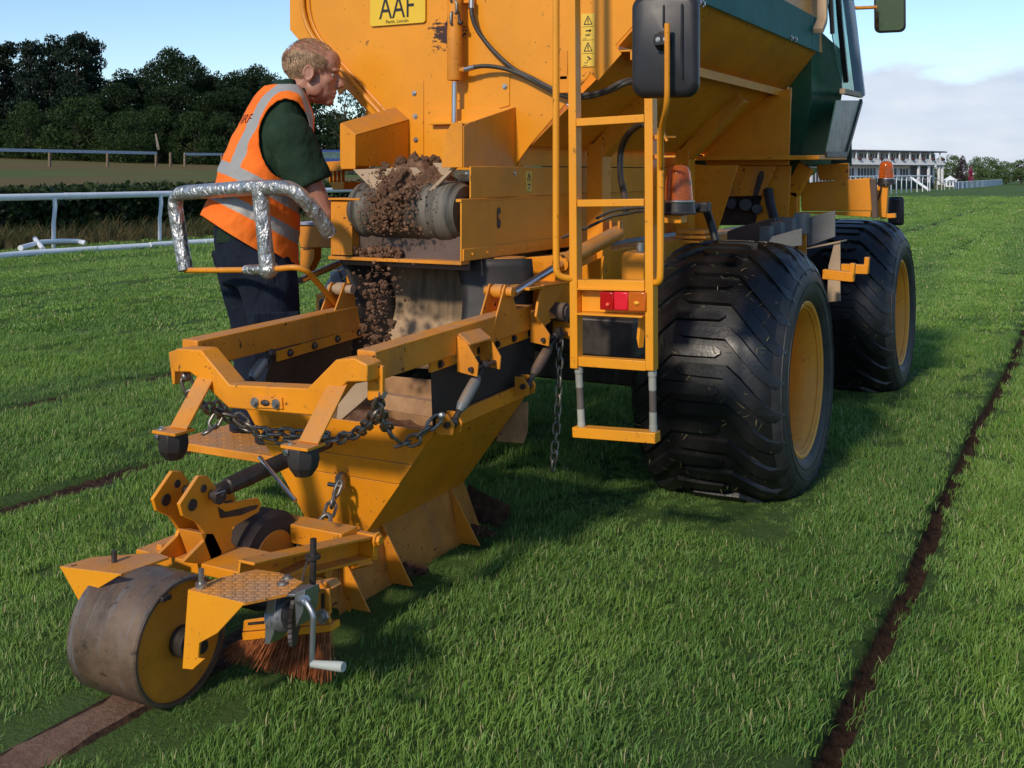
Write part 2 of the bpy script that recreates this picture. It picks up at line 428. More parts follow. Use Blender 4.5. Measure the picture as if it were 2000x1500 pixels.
L_RED = leaf_mat('crimson_flowers', (.20, .01, .05), (.36, .02, .09), .1)
BARK = surf('bark', (.075, .06, .045), .9, var=.4, vs_=9)
def leaves_mesh(name, pts, size, mat, aspect=.6, tint=None, flat=0.0):
    n = len(pts); pts = np.asarray(pts, float)
    a = rng.normal(size=(n, 3)); a[:, 2] *= (1 - flat); a /= np.linalg.norm(a, axis=1)[:, None] + 1e-9
    b = rng.normal(size=(n, 3)); b -= a * (a * b).sum(1)[:, None]; b /= np.linalg.norm(b, axis=1)[:, None] + 1e-9
    s = size * rng.uniform(.6, 1.4, n)[:, None]
    v = np.stack([pts - a * s, pts - a * s * .1 + b * s * aspect, pts + a * s, pts - a * s * .1 - b * s * aspect], 1).reshape(-1, 3)
    me = bpy.data.meshes.new(name); me.vertices.add(4 * n); me.vertices.foreach_set('co', v.ravel())
    me.loops.add(4 * n); me.loops.foreach_set('vertex_index', np.arange(4 * n, dtype=np.int32))
    me.polygons.add(n); me.polygons.foreach_set('loop_start', np.arange(0, 4 * n, 4, dtype=np.int32))
    me.update(calc_edges=True)
    tt = np.repeat(rng.uniform(0, 1, n) ** 1.5 if tint is None else tint, 4)
    at_ = me.attributes.new('tint', 'FLOAT', 'POINT'); at_.data.foreach_set('value', tt.astype(np.float32))
    me.materials.append(mat); return me
def clump_points(clumps, per):
    P = []; Tn = []
    for c, r in clumps:
        k = int(per * (r[0] * r[1] * r[2]) ** (2 / 3) + 6)
        d = rng.normal(size=(k, 3)); d /= np.linalg.norm(d, axis=1)[:, None]
        rad = rng.uniform(.45, 1.05, k) ** .6
        P.append(np.array(c) + d * rad[:, None] * np.array(r)); Tn.append(np.clip(rng.uniform(.0, 1) * .6 + rng.uniform(0, .5, k), 0, 1))
    return np.concatenate(P), np.concatenate(Tn)
def make_tree(kind, seed, mat, leaf=.018, per=5200):
    """unit-height tree: (trunk mesh, crown mesh)"""
    global rng
    rng = np.random.default_rng(seed); rd = random.Random(seed); cl = []; mb = MB()
    if kind == 'broad':
        base = .04; W = .42
        for _ in range(74):
            a = rd.uniform(0, 6.28); h = rd.uniform(0, 1); rr = W * math.sqrt(rd.uniform(0, 1)) * (math.sin(math.pi * (.22 + .72 * h)) ** .7)
            s = rd.uniform(.055, .13); cl.append(((rr * math.cos(a), rr * math.sin(a), base + .06 + (1 - base - .14) * h), (s * 1.25, s * 1.25, s * .8)))
        top = .75
    elif kind == 'pine':
        W = .26
        for _ in range(78):
            h = rd.uniform(0, 1) ** .9; a = rd.uniform(0, 6.28); rr = W * (1.06 - h) ** .55 * rd.uniform(.25, 1.05)
            s = rd.uniform(.035, .085); cl.append(((rr * math.cos(a), rr * math.sin(a), .10 + .86 * h), (s * 1.5, s * 1.5, s * .62)))
        for _ in range(9): s = rd.uniform(.025, .04); cl.append(((rd.uniform(-.07, .07), rd.uniform(-.07, .07), rd.uniform(.9, .99)), (s, s, s * 1.2)))
        top = .93
    elif kind == 'open':
        base = .25; W = .45
        for _ in range(26):
            a = rd.uniform(0, 6.28); h = rd.uniform(0, 1); rr = W * math.sqrt(rd.uniform(.05, 1)) * math.sin(math.pi * (.15 + .78 * h)) ** .7
            s = rd.uniform(.05, .10); cl.append(((rr * math.cos(a), rr * math.sin(a), base + (.95 - base) * h), (s * 1.2, s * 1.2, s * .7)))
        top = .75
    else:  # bush
        W = .55
        for _ in range(40):
            a = rd.uniform(0, 6.28); h = rd.uniform(0, 1); rr = W * math.sqrt(rd.uniform(0, 1)) * (1 - h * h) ** .5
            s = rd.uniform(.09, .17); cl.append(((rr * math.cos(a), rr * math.sin(a), .07 + .84 * h), (s * 1.2, s * 1.2, s * .85)))
        top = .6
    P, Tn = clump_points(cl, per)
    k = P[:, 2] > .0; P, Tn = P[k], Tn[k]
    crown = leaves_mesh('crown', P, leaf, mat, .55, Tn)
    r0 = .022 if kind != 'bush' else .012
    zs = [0, .05, .2, .45, top]
    mb.tube([(rd.uniform(-.012, .012) * i, rd.uniform(-.012, .012) * i, z) for i, z in enumerate(zs)], [r0 * 1.5, r0 * 1.1, r0 * .9, r0 * .6, r0 * .2], 8)
    for c, r in cl[:16]:
        z0 = max(.12 if kind == 'bush' else .2, c[2] - .22)
        mb.tube([(0, 0, z0), (c[0] * .55, c[1] * .55, (z0 + c[2]) / 2 + .02), c], [r0 * .5, r0 * .3, r0 * .12], 5)
    return mb.mesh('trunk', BARK), crown
PROTO = {'broad': [make_tree('broad', s, L_DARK, .0145, 17000) for s in (1, 2, 3)], 'pine': [make_tree('pine', s, L_PINE, .014, 20000) for s in (4, 5, 6)], 'under': [make_tree('bush', s, L_DARK, .022, 8000) for s in (21, 22)],
         'open': [make_tree('open', 8, L_DARK, .02, 4200)], 'bush': [make_tree('bush', s, L_MID, .020, 6500) for s in (9, 10)],
         'far': [make_tree('broad', s, L_FAR, .022, 4200) for s in (12, 13)], 'purple': [make_tree('bush', 15, L_PURPLE, .03, 3200)],
         'farbush': [make_tree('bush', s, L_FAR, .035, 2400) for s in (17,)], 'red': [make_tree('bush', 18, L_RED, .05, 1500)]}
def tree(kind, i, px, topy, wpx, t, name, label, cat='tree', group=None, basey=None):
    p = at(px, HZ, t)
    if basey: p = hit(px, basey); t = p.length
    p.z = T(p.x, p.y) - .05
    h = EYE + (HZ - topy) * t / F - p.z; wdt = wpx * t / F
    k = {'under': 1.25, 'broad': .95, 'pine': .62, 'open': .95, 'bush': 1.25, 'far': .95, 'purple': 1.25, 'farbush': 1.25, 'red': 1.25}[kind]
    e = thing(name, label, cat, (0, 0, 0), group)
    e.location = p; e.scale = (wdt / k, wdt / k, h); e.rotation_euler = (0, 0, (i * 2.4) % 6.28)
    tr, cr = PROTO[kind][i % len(PROTO[kind])]
    for nm, me in (('trunk', tr), ('crown', cr)):
        o = bpy.data.objects.new(nm, me); col.objects.link(o); o.parent = e
    return e
GW = 'trees of the wood beyond the field'
PINE_L = 'dark pine with ragged top at the edge of the wood'; BROAD_L = 'dark round-crowned broadleaf tree in the wood beyond the field'
for i, (x, ty, w, t) in enumerate([(-70, 92, 150, 118), (12, 84, 120, 121), (58, 80, 105, 114), (105, 72, 120, 119), (150, 66, 130, 113), (182, 78, 85, 116)]):
    tree('pine', i, x, ty, w, t, 'pine_tree', PINE_L, group=GW)
for i, (x, ty, w, t) in enumerate([(245, 132, 130, 121), (300, 118, 120, 124), (350, 92, 150, 119), (405, 128, 120, 123), (455, 136, 120, 118), (505, 126, 115, 121), (540, 142, 110, 116),
                                   (610, 150, 140, 122), (100, 130, 190, 126), (20, 150, 160, 126), (220, 160, 160, 110), (440, 170, 170, 112), (330, 160, 170, 112), (160, 140, 170, 128), (265, 152, 150, 129), (385, 140, 150, 128), (480, 150, 150, 129), (575, 160, 130, 128)]):
    tree('broad', i, x, ty, w, t, 'broadleaf_tree', {350: 'tallest round-topped broadleaf tree rising above the wood right of the pines', 540: 'dark broadleaf tree just behind the head of the man'}.get(x, BROAD_L), group=GW)
for i, (x, ty, w, t) in enumerate([(672, 165, 120, 92), (728, 150, 130, 96)]):
    tree('open', i, x, ty, w, t, 'broadleaf_tree', 'thin-crowned tree with sky gaps seen between the man and the hopper', group='thin trees behind the hopper')
GB = 'bushy trees in front of the wood'
for i, (x, ty, w, t, lb) in enumerate([(150, 186, 170, 104, 'lighter green spreading bushy tree in front of the pines'), (245, 212, 120, 102, 'low green bushy tree beside the spreading one at the wood edge'), (50, 196, 130, 105, 'mid green bushy tree below the leftmost pines'),
                                   (310, 205, 130, 106, 'dark green bushy tree with a pale leaning stem at the wood edge'), (380, 215, 120, 105, 'bushy tree behind the short white field rail'), (430, 225, 90, 107, 'low bushy tree beside the man in the orange vest'), (-40, 190, 120, 106, 'bushy tree at the far end of the wood edge')]):
    tree('bush', i, x, ty, w, t, 'bushy_tree', lb, group=GB)
for i in range(15):
    tree('under', i, -90 + i * 58, 212 + 14 * ((i * 37) % 5) / 4, 105, 109 + (i % 3) * 2, 'undergrowth_bush', 'dark undergrowth bush filling the foot of the wood', 'bush', 'undergrowth bushes at the foot of the wood')
mb = MB(); mb.tube([hit(312, 311), at(309, 290, 101), at(304, 262, 102)], [.16, .12, .07], 6)
pb = mb.build('tree_stem', surf('pale_bark', (.22, .19, .15), .9)); tag(pb, 'pale bare leaning stem at the edge of the dark wood', 'tree stem')

# ------------------------------------------------------------------ hedge behind the rail
def hedge():
    e = thing('hedge', 'dense dark clipped hedge running behind the white rail', 'hedge', (-18, 15, 0))
    n = 26000; Y = rng.uniform(4, 34, n); 
    hgt = np.array([1.0 + .10 * mnoise.noise(Vector((0, y * .6, 0))) + .06 * mnoise.noise(Vector((3, y * 2.3, 0))) for y in Y])
    k = rng.uniform(0, 1, n); top = k < .22
    Z = np.where(top, hgt + rng.normal(0, .04, n), hgt * rng.uniform(0.30, 1.0, n) ** .8)
    X = np.where(top, -17.35 - rng.uniform(0, 1.3, n), -17.30 + rng.normal(0, .07, n) + .18 * np.array([mnoise.noise(Vector((y * 1.7, z * 2.2, 5))) for y, z in zip(Y, Z)]))
    tint = np.clip(rng.uniform(0, 1, n) ** 2, 0, 1)
    put('foliage', leaves_mesh('foliage', np.stack([X, Y, Z], 1), .075, L_HEDGE, .6, tint), e)
    MB().bb(-18.55, -17.45, 4, 34, -.05, .90).build('dark_core', surf('hedge_core_dark', (.020, .017, .011), .95, var=.5, vs_=12, bump=.6, bs=25), e)  # solid dark box added inside the leaves to stop see-through
hedge()

# ------------------------------------------------------------------ white running rail on the left
RX = -15.8
def rail_left():
    e = thing('running_rail', 'white plastic running rail on thin posts before the hedge', 'rail', (RX, 14, 0))
    z = .5 * (onX(0, 385, RX).z + onX(330, 379.5, RX).z)
    for a, b in ((3.2, 8.6), (8.6, 13.3), (13.3, 18.5), (18.5, 24), (24, 29.5)):
        mb = MB(); mb.tube([(RX, a + .003, z), (RX, b - .003, z)], .058, 14); mb.tube([(RX, b - .16, z), (RX, b + .16, z)], .061, 14)
        mb.build('rail', M['white'], e)
    for y in (3.6, 5.8, 8.2, 10.55, 12.91, 15.32, 17.7, 20.1, 22.5, 24.9, 27.3):
        mb = MB(); mb.tube([(RX + .02, y, z - .02), (RX + .04, y, z - .16), (RX + .0, y, z - .45), (RX + .0, y, -.05)], [.036, .036, .034, .034], 10)
        mb.build('post', M['white'], e)
rail_left()
def fallen(pts, r, label, sub=True):
    mb = MB(); mb.tube(pts, r, 12); o = mb.build('rail_section', M['white'])
    tag(o, label, 'rail section', 'white rail sections lying on the grass'); return o
g = lambda x, y, h=.05: onZ(x, y, 0) + V(0, 0, h)
fallen([g(-130, 520), g(0, 507), g(60, 501), g(290, 486)], .055, 'long white rail section lying on the grass below the standing rail')
fallen([g(292, 485), g(345, 481), g(432, 476)], .055, 'white rail section lying next to the silver-taped handrail')
fallen([g(40, 499, .12), g(80, 492, .16), g(120, 488, .15), g(150, 486, .13), g(166, 486, .10)], .045, 'short curved white rail piece lying across the long section')
fallen([onZ(68, 492) + V(0, 0, .22), onZ(84, 496) + V(0, 0, .08)], .04, 'stub of white tube sticking up from the fallen rail')
fallen([g(400, 478), g(470, 473), g(540, 468)], .05, 'white rail section lying behind the man')

# ------------------------------------------------------------------ field fence in front of the wood
def field_fence():
    wr_ = surf('greyish_white_board', (.42, .47, .54), .6, var=.12)
    def run(pxs, label, x0, x1, yt0, yt1):
        p0, p1 = hit(x0, 325), hit(x1, 326)
        e = thing('field_fence', label, 'fence', ((p0 + p1) / 2))
        h0 = EYE + (HZ - yt0) * p0.xy.length / p0.xy.length * (p0.xy.dot(V(-S, C))) / F; h1 = EYE + (HZ - yt1) * (p1.xy.dot(V(-S, C))) / F
        a, b = p0.copy(), p1.copy(); a.z, b.z = h0, h1
        MB().bar(a, b, .06, .22).build('top_board', wr_, e)
        for x in pxs:
            p = hit(x, 325.5); f = (x - x0) / (x1 - x0); zt = h0 + (h1 - h0) * f
            MB().bar((p.x, p.y, p.z - .1), (p.x, p.y, zt), .17, .15, (0, 1, 0)).build('post', M['wood'], e)
    run([-110, -10, 97, 210, 305], 'long white-topped field fence on brown posts before the wood', -150, 306, 289.5, 299)
    run([361, 433, 505, 575, 650, 740], 'short white-topped field fence after the lone brown post', 360, 760, 301, 303)
    p = hit(333, 326); o = MB().bar(p + V(0, 0, -.1), p + V(0, 0, 1.2), .17, .15, (0, 1, 0)).build('fence_post', M['wood']); tag(o, 'lone brown post between two white-topped fences', 'post')
field_fence()
def van():
    p = hit(652, 316); p = at(652, 300, 84); z0 = T(p.x, p.y); e = thing('parked_van', 'small blue van parked below the thin-crowned trees', 'van', (p.x, p.y, z0))
    d = V(C, S, 0); q = Matrix.Rotation(YAW, 3, 'Z'); c = V(p.x, p.y, z0); blue = surf('blue_car_paint', (.03, .06, .22), .3)
    mb = MB(); mb.plate([c + d * a + V(0, 0, h) for a, h in ((-2.1, .3), (2.1, .3), (2.1, 1.0), (1.3, 1.15), (.9, 1.85), (-2.0, 1.85), (-2.1, 1.2))], V(-S, C, 0) * 1.6); mb.build('body', blue, e, .05)
    mb = MB(); mb.plate([c + d * a + V(0, 0, h) - V(-S, C, 0) * .01 for a, h in ((-1.8, 1.2), (1.15, 1.2), (.8, 1.7), (-1.8, 1.7))], V(-S, C, 0) * .01); mb.build('window', M['glass'], e)
    for a in (-1.3, 1.3): MB().cyl(c + d * a + V(0, 0, .32) - V(-S, C, 0) * .03, c + d * a + V(0, 0, .32) + V(-S, C, 0) * .2, .33, 16).build('wheel', M['tyre'], e)
van()

# ------------------------------------------------------------------ far side: grandstand, rails, garden
def far():
    W_ = surf('white_render', (.82, .82, .81), .7, var=.05); D_ = surf('hazed_window', (.085, .09, .10), .3, var=.3); R_ = surf('dark_roof_edge', (.05, .05, .055), .6)  # window tone lifted to paint in the distance haze
    G_ = surf('pale_roof', (.55, .57, .6), .7)
    A, B = at(1600, HZ, 218), at(1842, HZ, 240); ax = (B - A).normalized(); L = (B - A).length; back = V(-ax.y, ax.x, 0)
    if back.y < 0: back = -back
    zb = -1.25
    def fx(px):   # photo column -> metres along the facade
        r = ray(px, HZ); n = back; t = (A - EYEV).dot(n) / r.dot(n); return (EYEV + r * t - A).dot(ax)
    def blk(mb, s0, s1, z0, z1, d0, d1):
        c = A + ax * ((s0 + s1) / 2) + back * ((d0 + d1) / 2); c.z = (z0 + z1) / 2
        mb.box(c, (s1 - s0, d1 - d0, z1 - z0), Matrix((ax, back, V(0, 0, 1))).transposed()); return mb
    e = thing('grandstand', 'long white two-storey grandstand with balcony and flower baskets', 'grandstand', (A.x + ax.x * L / 2, A.y + ax.y * L / 2, zb))
    blk(MB(), 0, L, zb, 6.0, 2.2, 12).build('wall', W_, e)
    rf = blk(blk(MB(), -.5, L + .6, 5.75, 6.0, -.6, 13), 0, L, 6.02, 6.2, 2, 12).build('roof', R_, e)
    for s in np.arange(0, L, L / 7): blk(MB(), s + .1, s + L / 7 - .1, 5.98, 6.10, -.55, 1.5).build('roof_panel', G_, rf)
    blk(MB(), -.2, L + .3, 3.05, 3.35, -.4, 2.2).build('balcony_floor', W_, e)
    blk(MB(), -.2, L + .3, 3.02, 3.06, -.5, 2.2).build('floor_edge', R_, e)
    bf = MB()
    for s in np.arange(0, L, .55): blk(bf, s, s + .34, 3.36, 4.22, -.34, -.28)
    blk(bf, 0, L, 4.22, 4.32, -.38, -.24); blk(bf, 0, L, 3.36, 3.5, -.35, -.27); bf.build('balustrade', W_, e)
    for s in np.arange(1.0, L - .5, 1.72):
        w = blk(MB(), s, s + 1.15, 3.4, 5.35, 2.12, 2.19).build('window', D_, e)
        blk(blk(MB(), s + .52, s + .64, 3.4, 5.35, 2.04, 2.11), s - .06, s + 1.21, 5.36, 5.46, 2.04, 2.19).build('frame', W_, w)
    for s in np.arange(.4, L, 3.44): blk(MB(), s, s + .22, 3.35, 5.75, -.35, -.12).build('balcony_column', W_, e)
    so = fx(1795)
    for i, s in enumerate(np.arange(.6, so - 1, .98)):
        if (i % 7) == 6: continue
        w = blk(MB(), s, s + .62, zb + .5, 2.3, 2.12, 2.19).build('window', D_, e)
    for s0, s1 in ((so, so + 2.9), (so + 3.6, so + 6.6), (so + 7.2, L - .8)):
        if s1 > s0: blk(MB(), s0, s1, zb + .1, 2.75, 2.10, 2.19).build('doorway', D_, e)  # dark panel on the wall paints the shade of an open doorway
    for s in (so - .4, so + 3.05, so + 6.7, L - .5): blk(MB(), s, s + .4, zb, 3.02, -.2, .2).build('column', W_, e)
    blk(MB(), fx(1672), fx(1672) + .5, 6.2, 7.6, 6, 6.5).build('chimney', R_, e)
    fl = surf('basket_flowers', (.10, .035, .035), .9, var=.7, vs_=2)
    for s in np.arange(1.2, L - .5, 3.44):
        c = A + ax * s + back * (-.55); MB().ball((c.x, c.y, 4.3), .36, 10, (1.2, 1, .9)).build('flower_basket', fl, e)
    # garden wall and hedging in front
    P0, P1 = hit(1650, 366), hit(1845, 362)
    def at_px(px, y, t): p = at(px, y, t); return p
    # white railings of the enclosure
    wm = surf('white_far_rail', (.78, .79, .80), .6, var=.05)
    def railrun(pxs, by, th, label, grp='white running rails by the enclosure', n=14, curved=True, top=.05):
        pts = [hit(x, y) for x, y in zip(pxs, by)]
        e2 = thing('running_rail', label, 'rail', pts[len(pts) // 2], grp)
        seg = []; 
        for a, b, xa, xb in zip(pts, pts[1:], pxs, pxs[1:]): n_ = max(2, int((xb - xa) / 8.5)); seg += [a.lerp(b, k / n_) for k in range(n_)]
        seg.append(pts[-1])
        for p in seg:
            p.z = T(p.x, p.y)
        tops = [p + V(0, 0, th) for p in seg]
        MB().tube([q + V(.1, -.05, 0) for q in tops], top, 6).build('top_rail', wm, e2)
        for p in seg:
            MB().tube([p, p + V(0, 0, th * .75), p + V(.05, -.03, th * .97)], .035, 5).build('post', wm, e2)
    railrun((1640, 1730, 1780, 1812), (386, 379, 376, 373.5), 1.12, 'white running rail on closely set curved posts behind the amber beacon', n=9)
    railrun((1816, 1845, 1880), (373, 371, 368.5), 1.1, 'white running rail next to the blue and white barrier', n=9)
    railrun((1700, 1770, 1850, 1900), (362.5, 361.5, 360, 359), 1.2, 'pale parade rail below the grandstand terrace', n=9)
    railrun((1850, 1900, 1930), (361, 357.5, 355), 1.2, 'pale rail in front of the white pavilion', n=7)
    a, b = hit(1779, 372.5), hit(1813, 373); a.z += 1.0; b.z += .1
    o = MB().tube([a, b], .10, 8).build('loose_rail', wm); tag(o, 'thick white rail sloping down to the turf beside the enclosure', 'rail section')
    def panel(px0, px1, y0, y1, h, label, mats, name='barrier'):
        p, q = hit(px0, y0), hit(px1, y1); e3 = thing(name, label, 'barrier', p.lerp(q, .5)); n = 10
        for k in range(n):
            a, b = p.lerp(q, k / n), p.lerp(q, (k + .86) / n)
            MB().plate([a, b, b + V(0, 0, h), a + V(0, 0, h)], V(0, .08, 0)).build('panel', mats[k % len(mats)], e3)
        MB().tube([p + V(0, 0, h), q + V(0, 0, h)], .06, 6).build('top_rail', wm, e3)
    panel(1864, 1888, 369, 367.5, 1.1, 'blue and white chequered crowd barrier by the rails', [surf('blue_panel', (.05, .09, .26), .6), wm])
    panel(1888, 1922, 367.5, 365, 1.15, 'slatted white crowd barrier beside the chequered one', [wm, surf('grey_slat', (.45, .46, .46), .7), wm])
    panel(1922, 1958, 365, 361, 1.15, 'pale blue banner barrier at the end of the enclosure', [surf('banner', (.55, .62, .72), .7, var=.2), surf('banner_b', (.62, .65, .70), .7)])
    # pavilion
    p = at(1856, HZ, 205); zb2 = T(p.x, p.y); e4 = thing('pavilion', 'small white pavilion tent with pointed roof beside the grandstand', 'pavilion', (p.x, p.y, zb2)); c = V(p.x, p.y, zb2)
    MB().box(c + V(0, 0, .6), (1.9, 1.9, 1.2), Matrix.Rotation(.3, 3, 'Z')).build('wall', W_, e4)
    mb = MB(); mb.lathe([(0, 1.35), (.3, .85), (.65, .3), (.85, .04)], c + V(0, 0, 1.2), (0, 0, 1), 8); mb.build('roof', W_, e4, smooth=0)
    q = Matrix.Rotation(.3, 3, 'Z')
    for dx in (-.55, 0, .55): MB().box(c + q @ V(dx, -.97, .6), (.3, .04, .8), q).build('window', D_, e4)
    # finishing sign
    p = hit(1974, 354.5); e5 = thing('course_sign', 'white T-shaped course sign on a post at the track edge', 'sign', p); d = V(C, S, 0)
    MB().tube([p, p + V(0, 0, 1.5)], .08, 8).build('post', wm, e5); MB().plate([p + d * a + V(0, 0, h) for a, h in ((-.55, 2.15), (.55, 2.15), (.5, 1.95), (.14, 1.75), (.1, 1.45), (-.1, 1.45), (-.14, 1.75), (-.5, 1.95))], V(0, .08, 0)).build('board', wm, e5)
    p = hit(1988, 353); o = MB().box(p + V(0, 0, .35), (.8, .1, .7), Matrix.Rotation(YAW, 3, 'Z')).build('marker_board', wm, bevel=.03); tag(o, 'low white marker board beside the T-shaped sign', 'marker board')
    GF = 'trees beyond the grandstand'
    for i, (x, ty, w, t, lb) in enumerate([(1862, 300, 50, 262, 'green tree rising behind the white pavilion'), (1930, 303, 60, 262, 'wide green tree right of the dark purple tree'), (1905, 304, 40, 275, 'green tree behind the dark purple tree'), (1965, 312, 55, 250, 'green tree behind the T-shaped sign'),
                                       (1995, 309, 60, 245, 'green tree beyond the marker board'), (2030, 312, 60, 240, 'green tree past the end of the track'), (1950, 318, 50, 240, 'low green tree between the purple tree and the sign'), (1835, 303, 40, 275, 'green tree touching the grandstand end'), (2080, 306, 80, 245, 'broad green tree at the bend of the track')]):
        tree('far', i, x, ty, w, t, 'broadleaf_tree', lb, group=GF)
    tree('purple', 0, 1880, 305, 30, 225, 'copper_beech_tree', 'dark purple copper beech beside the white pavilion')
    tree('red', 0, 1896, 325, 12, 190, 'flowering_shrub', 'crimson flowering shrub below the purple tree', 'shrub')
    for i, (x, ty, w, by, lb) in enumerate([(1872, 336, 22, 358, 'dark round clipped shrub beside the pavilion'), (1886, 347, 22, 363, 'dark round shrub behind the blue barrier'), (1800, 337, 40, 358, 'low shrub bed below the grandstand doorways'), (1845, 340, 30, 358, 'shrub bed in front of the pavilion'),
                                        (1980, 340, 40, 352, 'dark shrub beside the T-shaped sign'), (1960, 346, 30, 357, 'low dark shrub behind the banner barrier'), (2010, 338, 50, 351, 'shrub at the far end of the track')]):
        p = hit(x, by); tree('bush', i, x, ty, w, p.xy.dot(V(-S, C)), 'shrub', lb, 'shrub', 'shrubs of the enclosure garden')
    hm = MB(); a, b = hit(1690, 371), hit(1822, 368); 
    o = MB().plate([a, b, b + V(0, 0, .9), a + V(0, 0, .9)], V(0, 1.2, 0)).build('low_hedge', surf('far_hedge', (.018, .034, .012), .95, var=.6, vs_=1.5, bump=1, bs=3)); tag(o, 'low dark hedge behind the closely set rail posts', 'hedge')
far()
# ================================================================== the spreader truck (its long axis is Y, it faces +Y)
YR, YL = 3.60, 3.35
truck = thing('spreader_truck', 'yellow topdressing truck with hopper, ladder and wide black tyres', 'truck', (XC, 5.4, 0))
def E(x, y, d=0.0): return onY(x, y, YR - d)
def Lp(x, y, d=0.0): return onY(x, y, YL - d)
BY = V(0, 1, 0)
def stain_paint():
    m = surf('hopper_sheet_paint', (0.80, 0.30, 0.012), .36, dust=.2, chips=.7, var=.06, grime=.12)
    t = NT.__new__(NT); t.m = m; t.t = m.node_tree; t.n = t.t.nodes; t.l = t.t.links; t.b = t.n['Principled BSDF']; t.tc = t.n.new('ShaderNodeTexCoord')
    c0 = t.b.inputs['Base Color'].links[0].from_socket
    p = E(874, 66)
    mp = t.n.new('ShaderNodeMapping'); mp.vector_type = 'POINT'; mp.inputs['Location'].default_value = (-p.x * 6.5, 0, -p.z * 8.5); mp.inputs['Scale'].default_value = (6.5, 0, 8.5)
    t.l.new(t.tc.outputs['Object'], mp.inputs['Vector'])
    ln = t.n.new('ShaderNodeVectorMath'); ln.operation = 'LENGTH'; t.l.new(mp.outputs[0], ln.inputs[0])
    k = t.math('ADD', t.math('SUBTRACT', .62, ln.outputs['Value']), t.math('MULTIPLY', t.math('SUBTRACT', t.noise(34, 5, .7, stretch=(1, 1, 2.2)), .5), 2.3))
    t.l.new(t.mix(t.ramp(k, .15, .30), c0, (.055, .022, .014)), t.b.inputs['Base Color']); return m
M['sheet'] = stain_paint()
# ---- hopper
mb = MB(); mb.plate([E(x, y) for x, y in ((565, -140), (566, 58), (578, 72), (650, 152), (662, 187), (676, 173), (748, 246), (748, 332), (1000, 332), (1036, 282), (1137, 164), (1153, 143), (1168, 158), (1214, 105), (1202, 88), (1242, 44), (1308, -30), (1308, -140))], V(0, .006, 0))
sheet = mb.build('hopper_rear_sheet', M['sheet'], truck, .0015, 1)
mb = MB(); mb.tube(bend([E(590, -140, .012), E(590, 50, .012), E(746, 224, .012)], .12), .011, 10); mb.build('edge_tube', M['yellow'], sheet)
mb = MB(); mb.tube(bend([E(603, -140, .004), E(603, 52, .004), E(758, 222, .004)], .12), .005, 8); mb.build('edge_bead', M['yellow'], sheet)
XS = -1.31; zt0 = onX(1596, 103, XS).z; Yf = onX(1596, 103, XS).y
pL = E(1207, 96)                                          # where the ledge meets the rear sheet
pB = E(1036, 284)
for nm, sgn in (('hopper_side', 1), ('hopper_side', -1)):
    X = lambda q: q if sgn > 0 else -4.272 - q
    mb = MB()
    prof = [(XS, 2.62), (XS, zt0 + .012), (pL.x, pL.z + .012), (pL.x - .005, pL.z - .03), (pB.x, pB.z)]
    for (xa, za), (xb, zb) in zip(prof, prof[1:]):
        mb.plate([(X(xa), YR + .007, za), (X(xb), YR + .007, zb), (X(xb), Yf + .12, zb), (X(xa), Yf + .12 if za < 2.2 and za > zt0 + .1 else Yf, za)], V(-.004 * sgn, 0, -.002))
    hs = mb.build(nm, M['yellow'], truck)
    mb = MB(); mb.bar((X(pL.x) + .02 * sgn, YR + .01, pL.z - .006), (X(pL.x) + .02 * sgn, Yf + .05, pL.z - .006), .055, .006); mb.bar((X(pL.x) + .045 * sgn, YR + .01, pL.z - .022), (X(pL.x) + .045 * sgn, Yf + .05, pL.z - .022), .006, .036); mb.build('stiffener', M['boards'], hs, .001, 1)
MB().bb(XS + .004, XS + .012, YR - .1, Yf, zt0, zt0 + .175).build('teal_side_plate', M['teal'], truck, .002)
mb = MB()
for x, y in ((1545, 74), (1553, 77), (1364, 4), (1372, 7)): bolt(mb, onX(x, y, XS + .012), (1, 0, 0), .009, .01)
mb.build('plate_bolt', M['bolt'], truck)
mb = MB(); mb.bb(XS + .0125, XS + .016, Yf - .16, Yf - .157, zt0 + .005, zt0 + .17)
for k in range(5): mb.bb(XS + .0125, XS + .0135, Yf - .10 + k * .016, Yf - .092 + k * .016, zt0 + .085, zt0 + .15)
mb.build('side_lettering', surf('faded_print', (.16, .27, .29), .6), truck)
MB().plate([(X_, Yf - .012, z_) for X_, z_ in ((XS - .01, 2.6), (XS - .01, zt0), (pL.x - .012, pL.z), (pB.x - .01, pB.z), (-4.272 - pB.x + .01, pB.z), (-4.272 - pL.x + .012, pL.z), (-4.272 - XS + .01, zt0), (-4.272 - XS + .01, 2.6))], V(0, .006, 0)).build('hopper_front_sheet', M['yellow'], truck)
# seam frame on the rear sheet
mb = MB(); mb.plate([E(x, y, .0035) for x, y in ((804, 158), (827, 158), (827, 332), (800, 320))], V(0, .003, 0)); mb.build('sheet_strip', M['sheet'], truck, .001, 1)
mb = MB(); mb.plate([E(x, y, .004) for x, y in ((974, 146), (995, 146), (995, 206), (974, 212))], V(0, .003, 0)); mb.build('sheet_strip', M['sheet'], truck, .001, 1)
mb = MB()
for x, y in ((809, 182), (811, 227), (812, 273), (814, 317), (986, 169)): bolt(mb, E(x, y, .005), (0, -1, 0), .007, .007)
mb.build('sheet_bolt', M['bolt'], truck)
mb = MB(); mb.plate([E(x, y, .018) for x, y in ((829, 214), (1000, 212), (1000, 326), (848, 319), (829, 304))], V(0, .008, 0)); mb.bar(E(842, 241, .03), E(1000, 237, .03), .03, .012)
gate = mb.build('discharge_gate', M['sheet'], truck, .002)
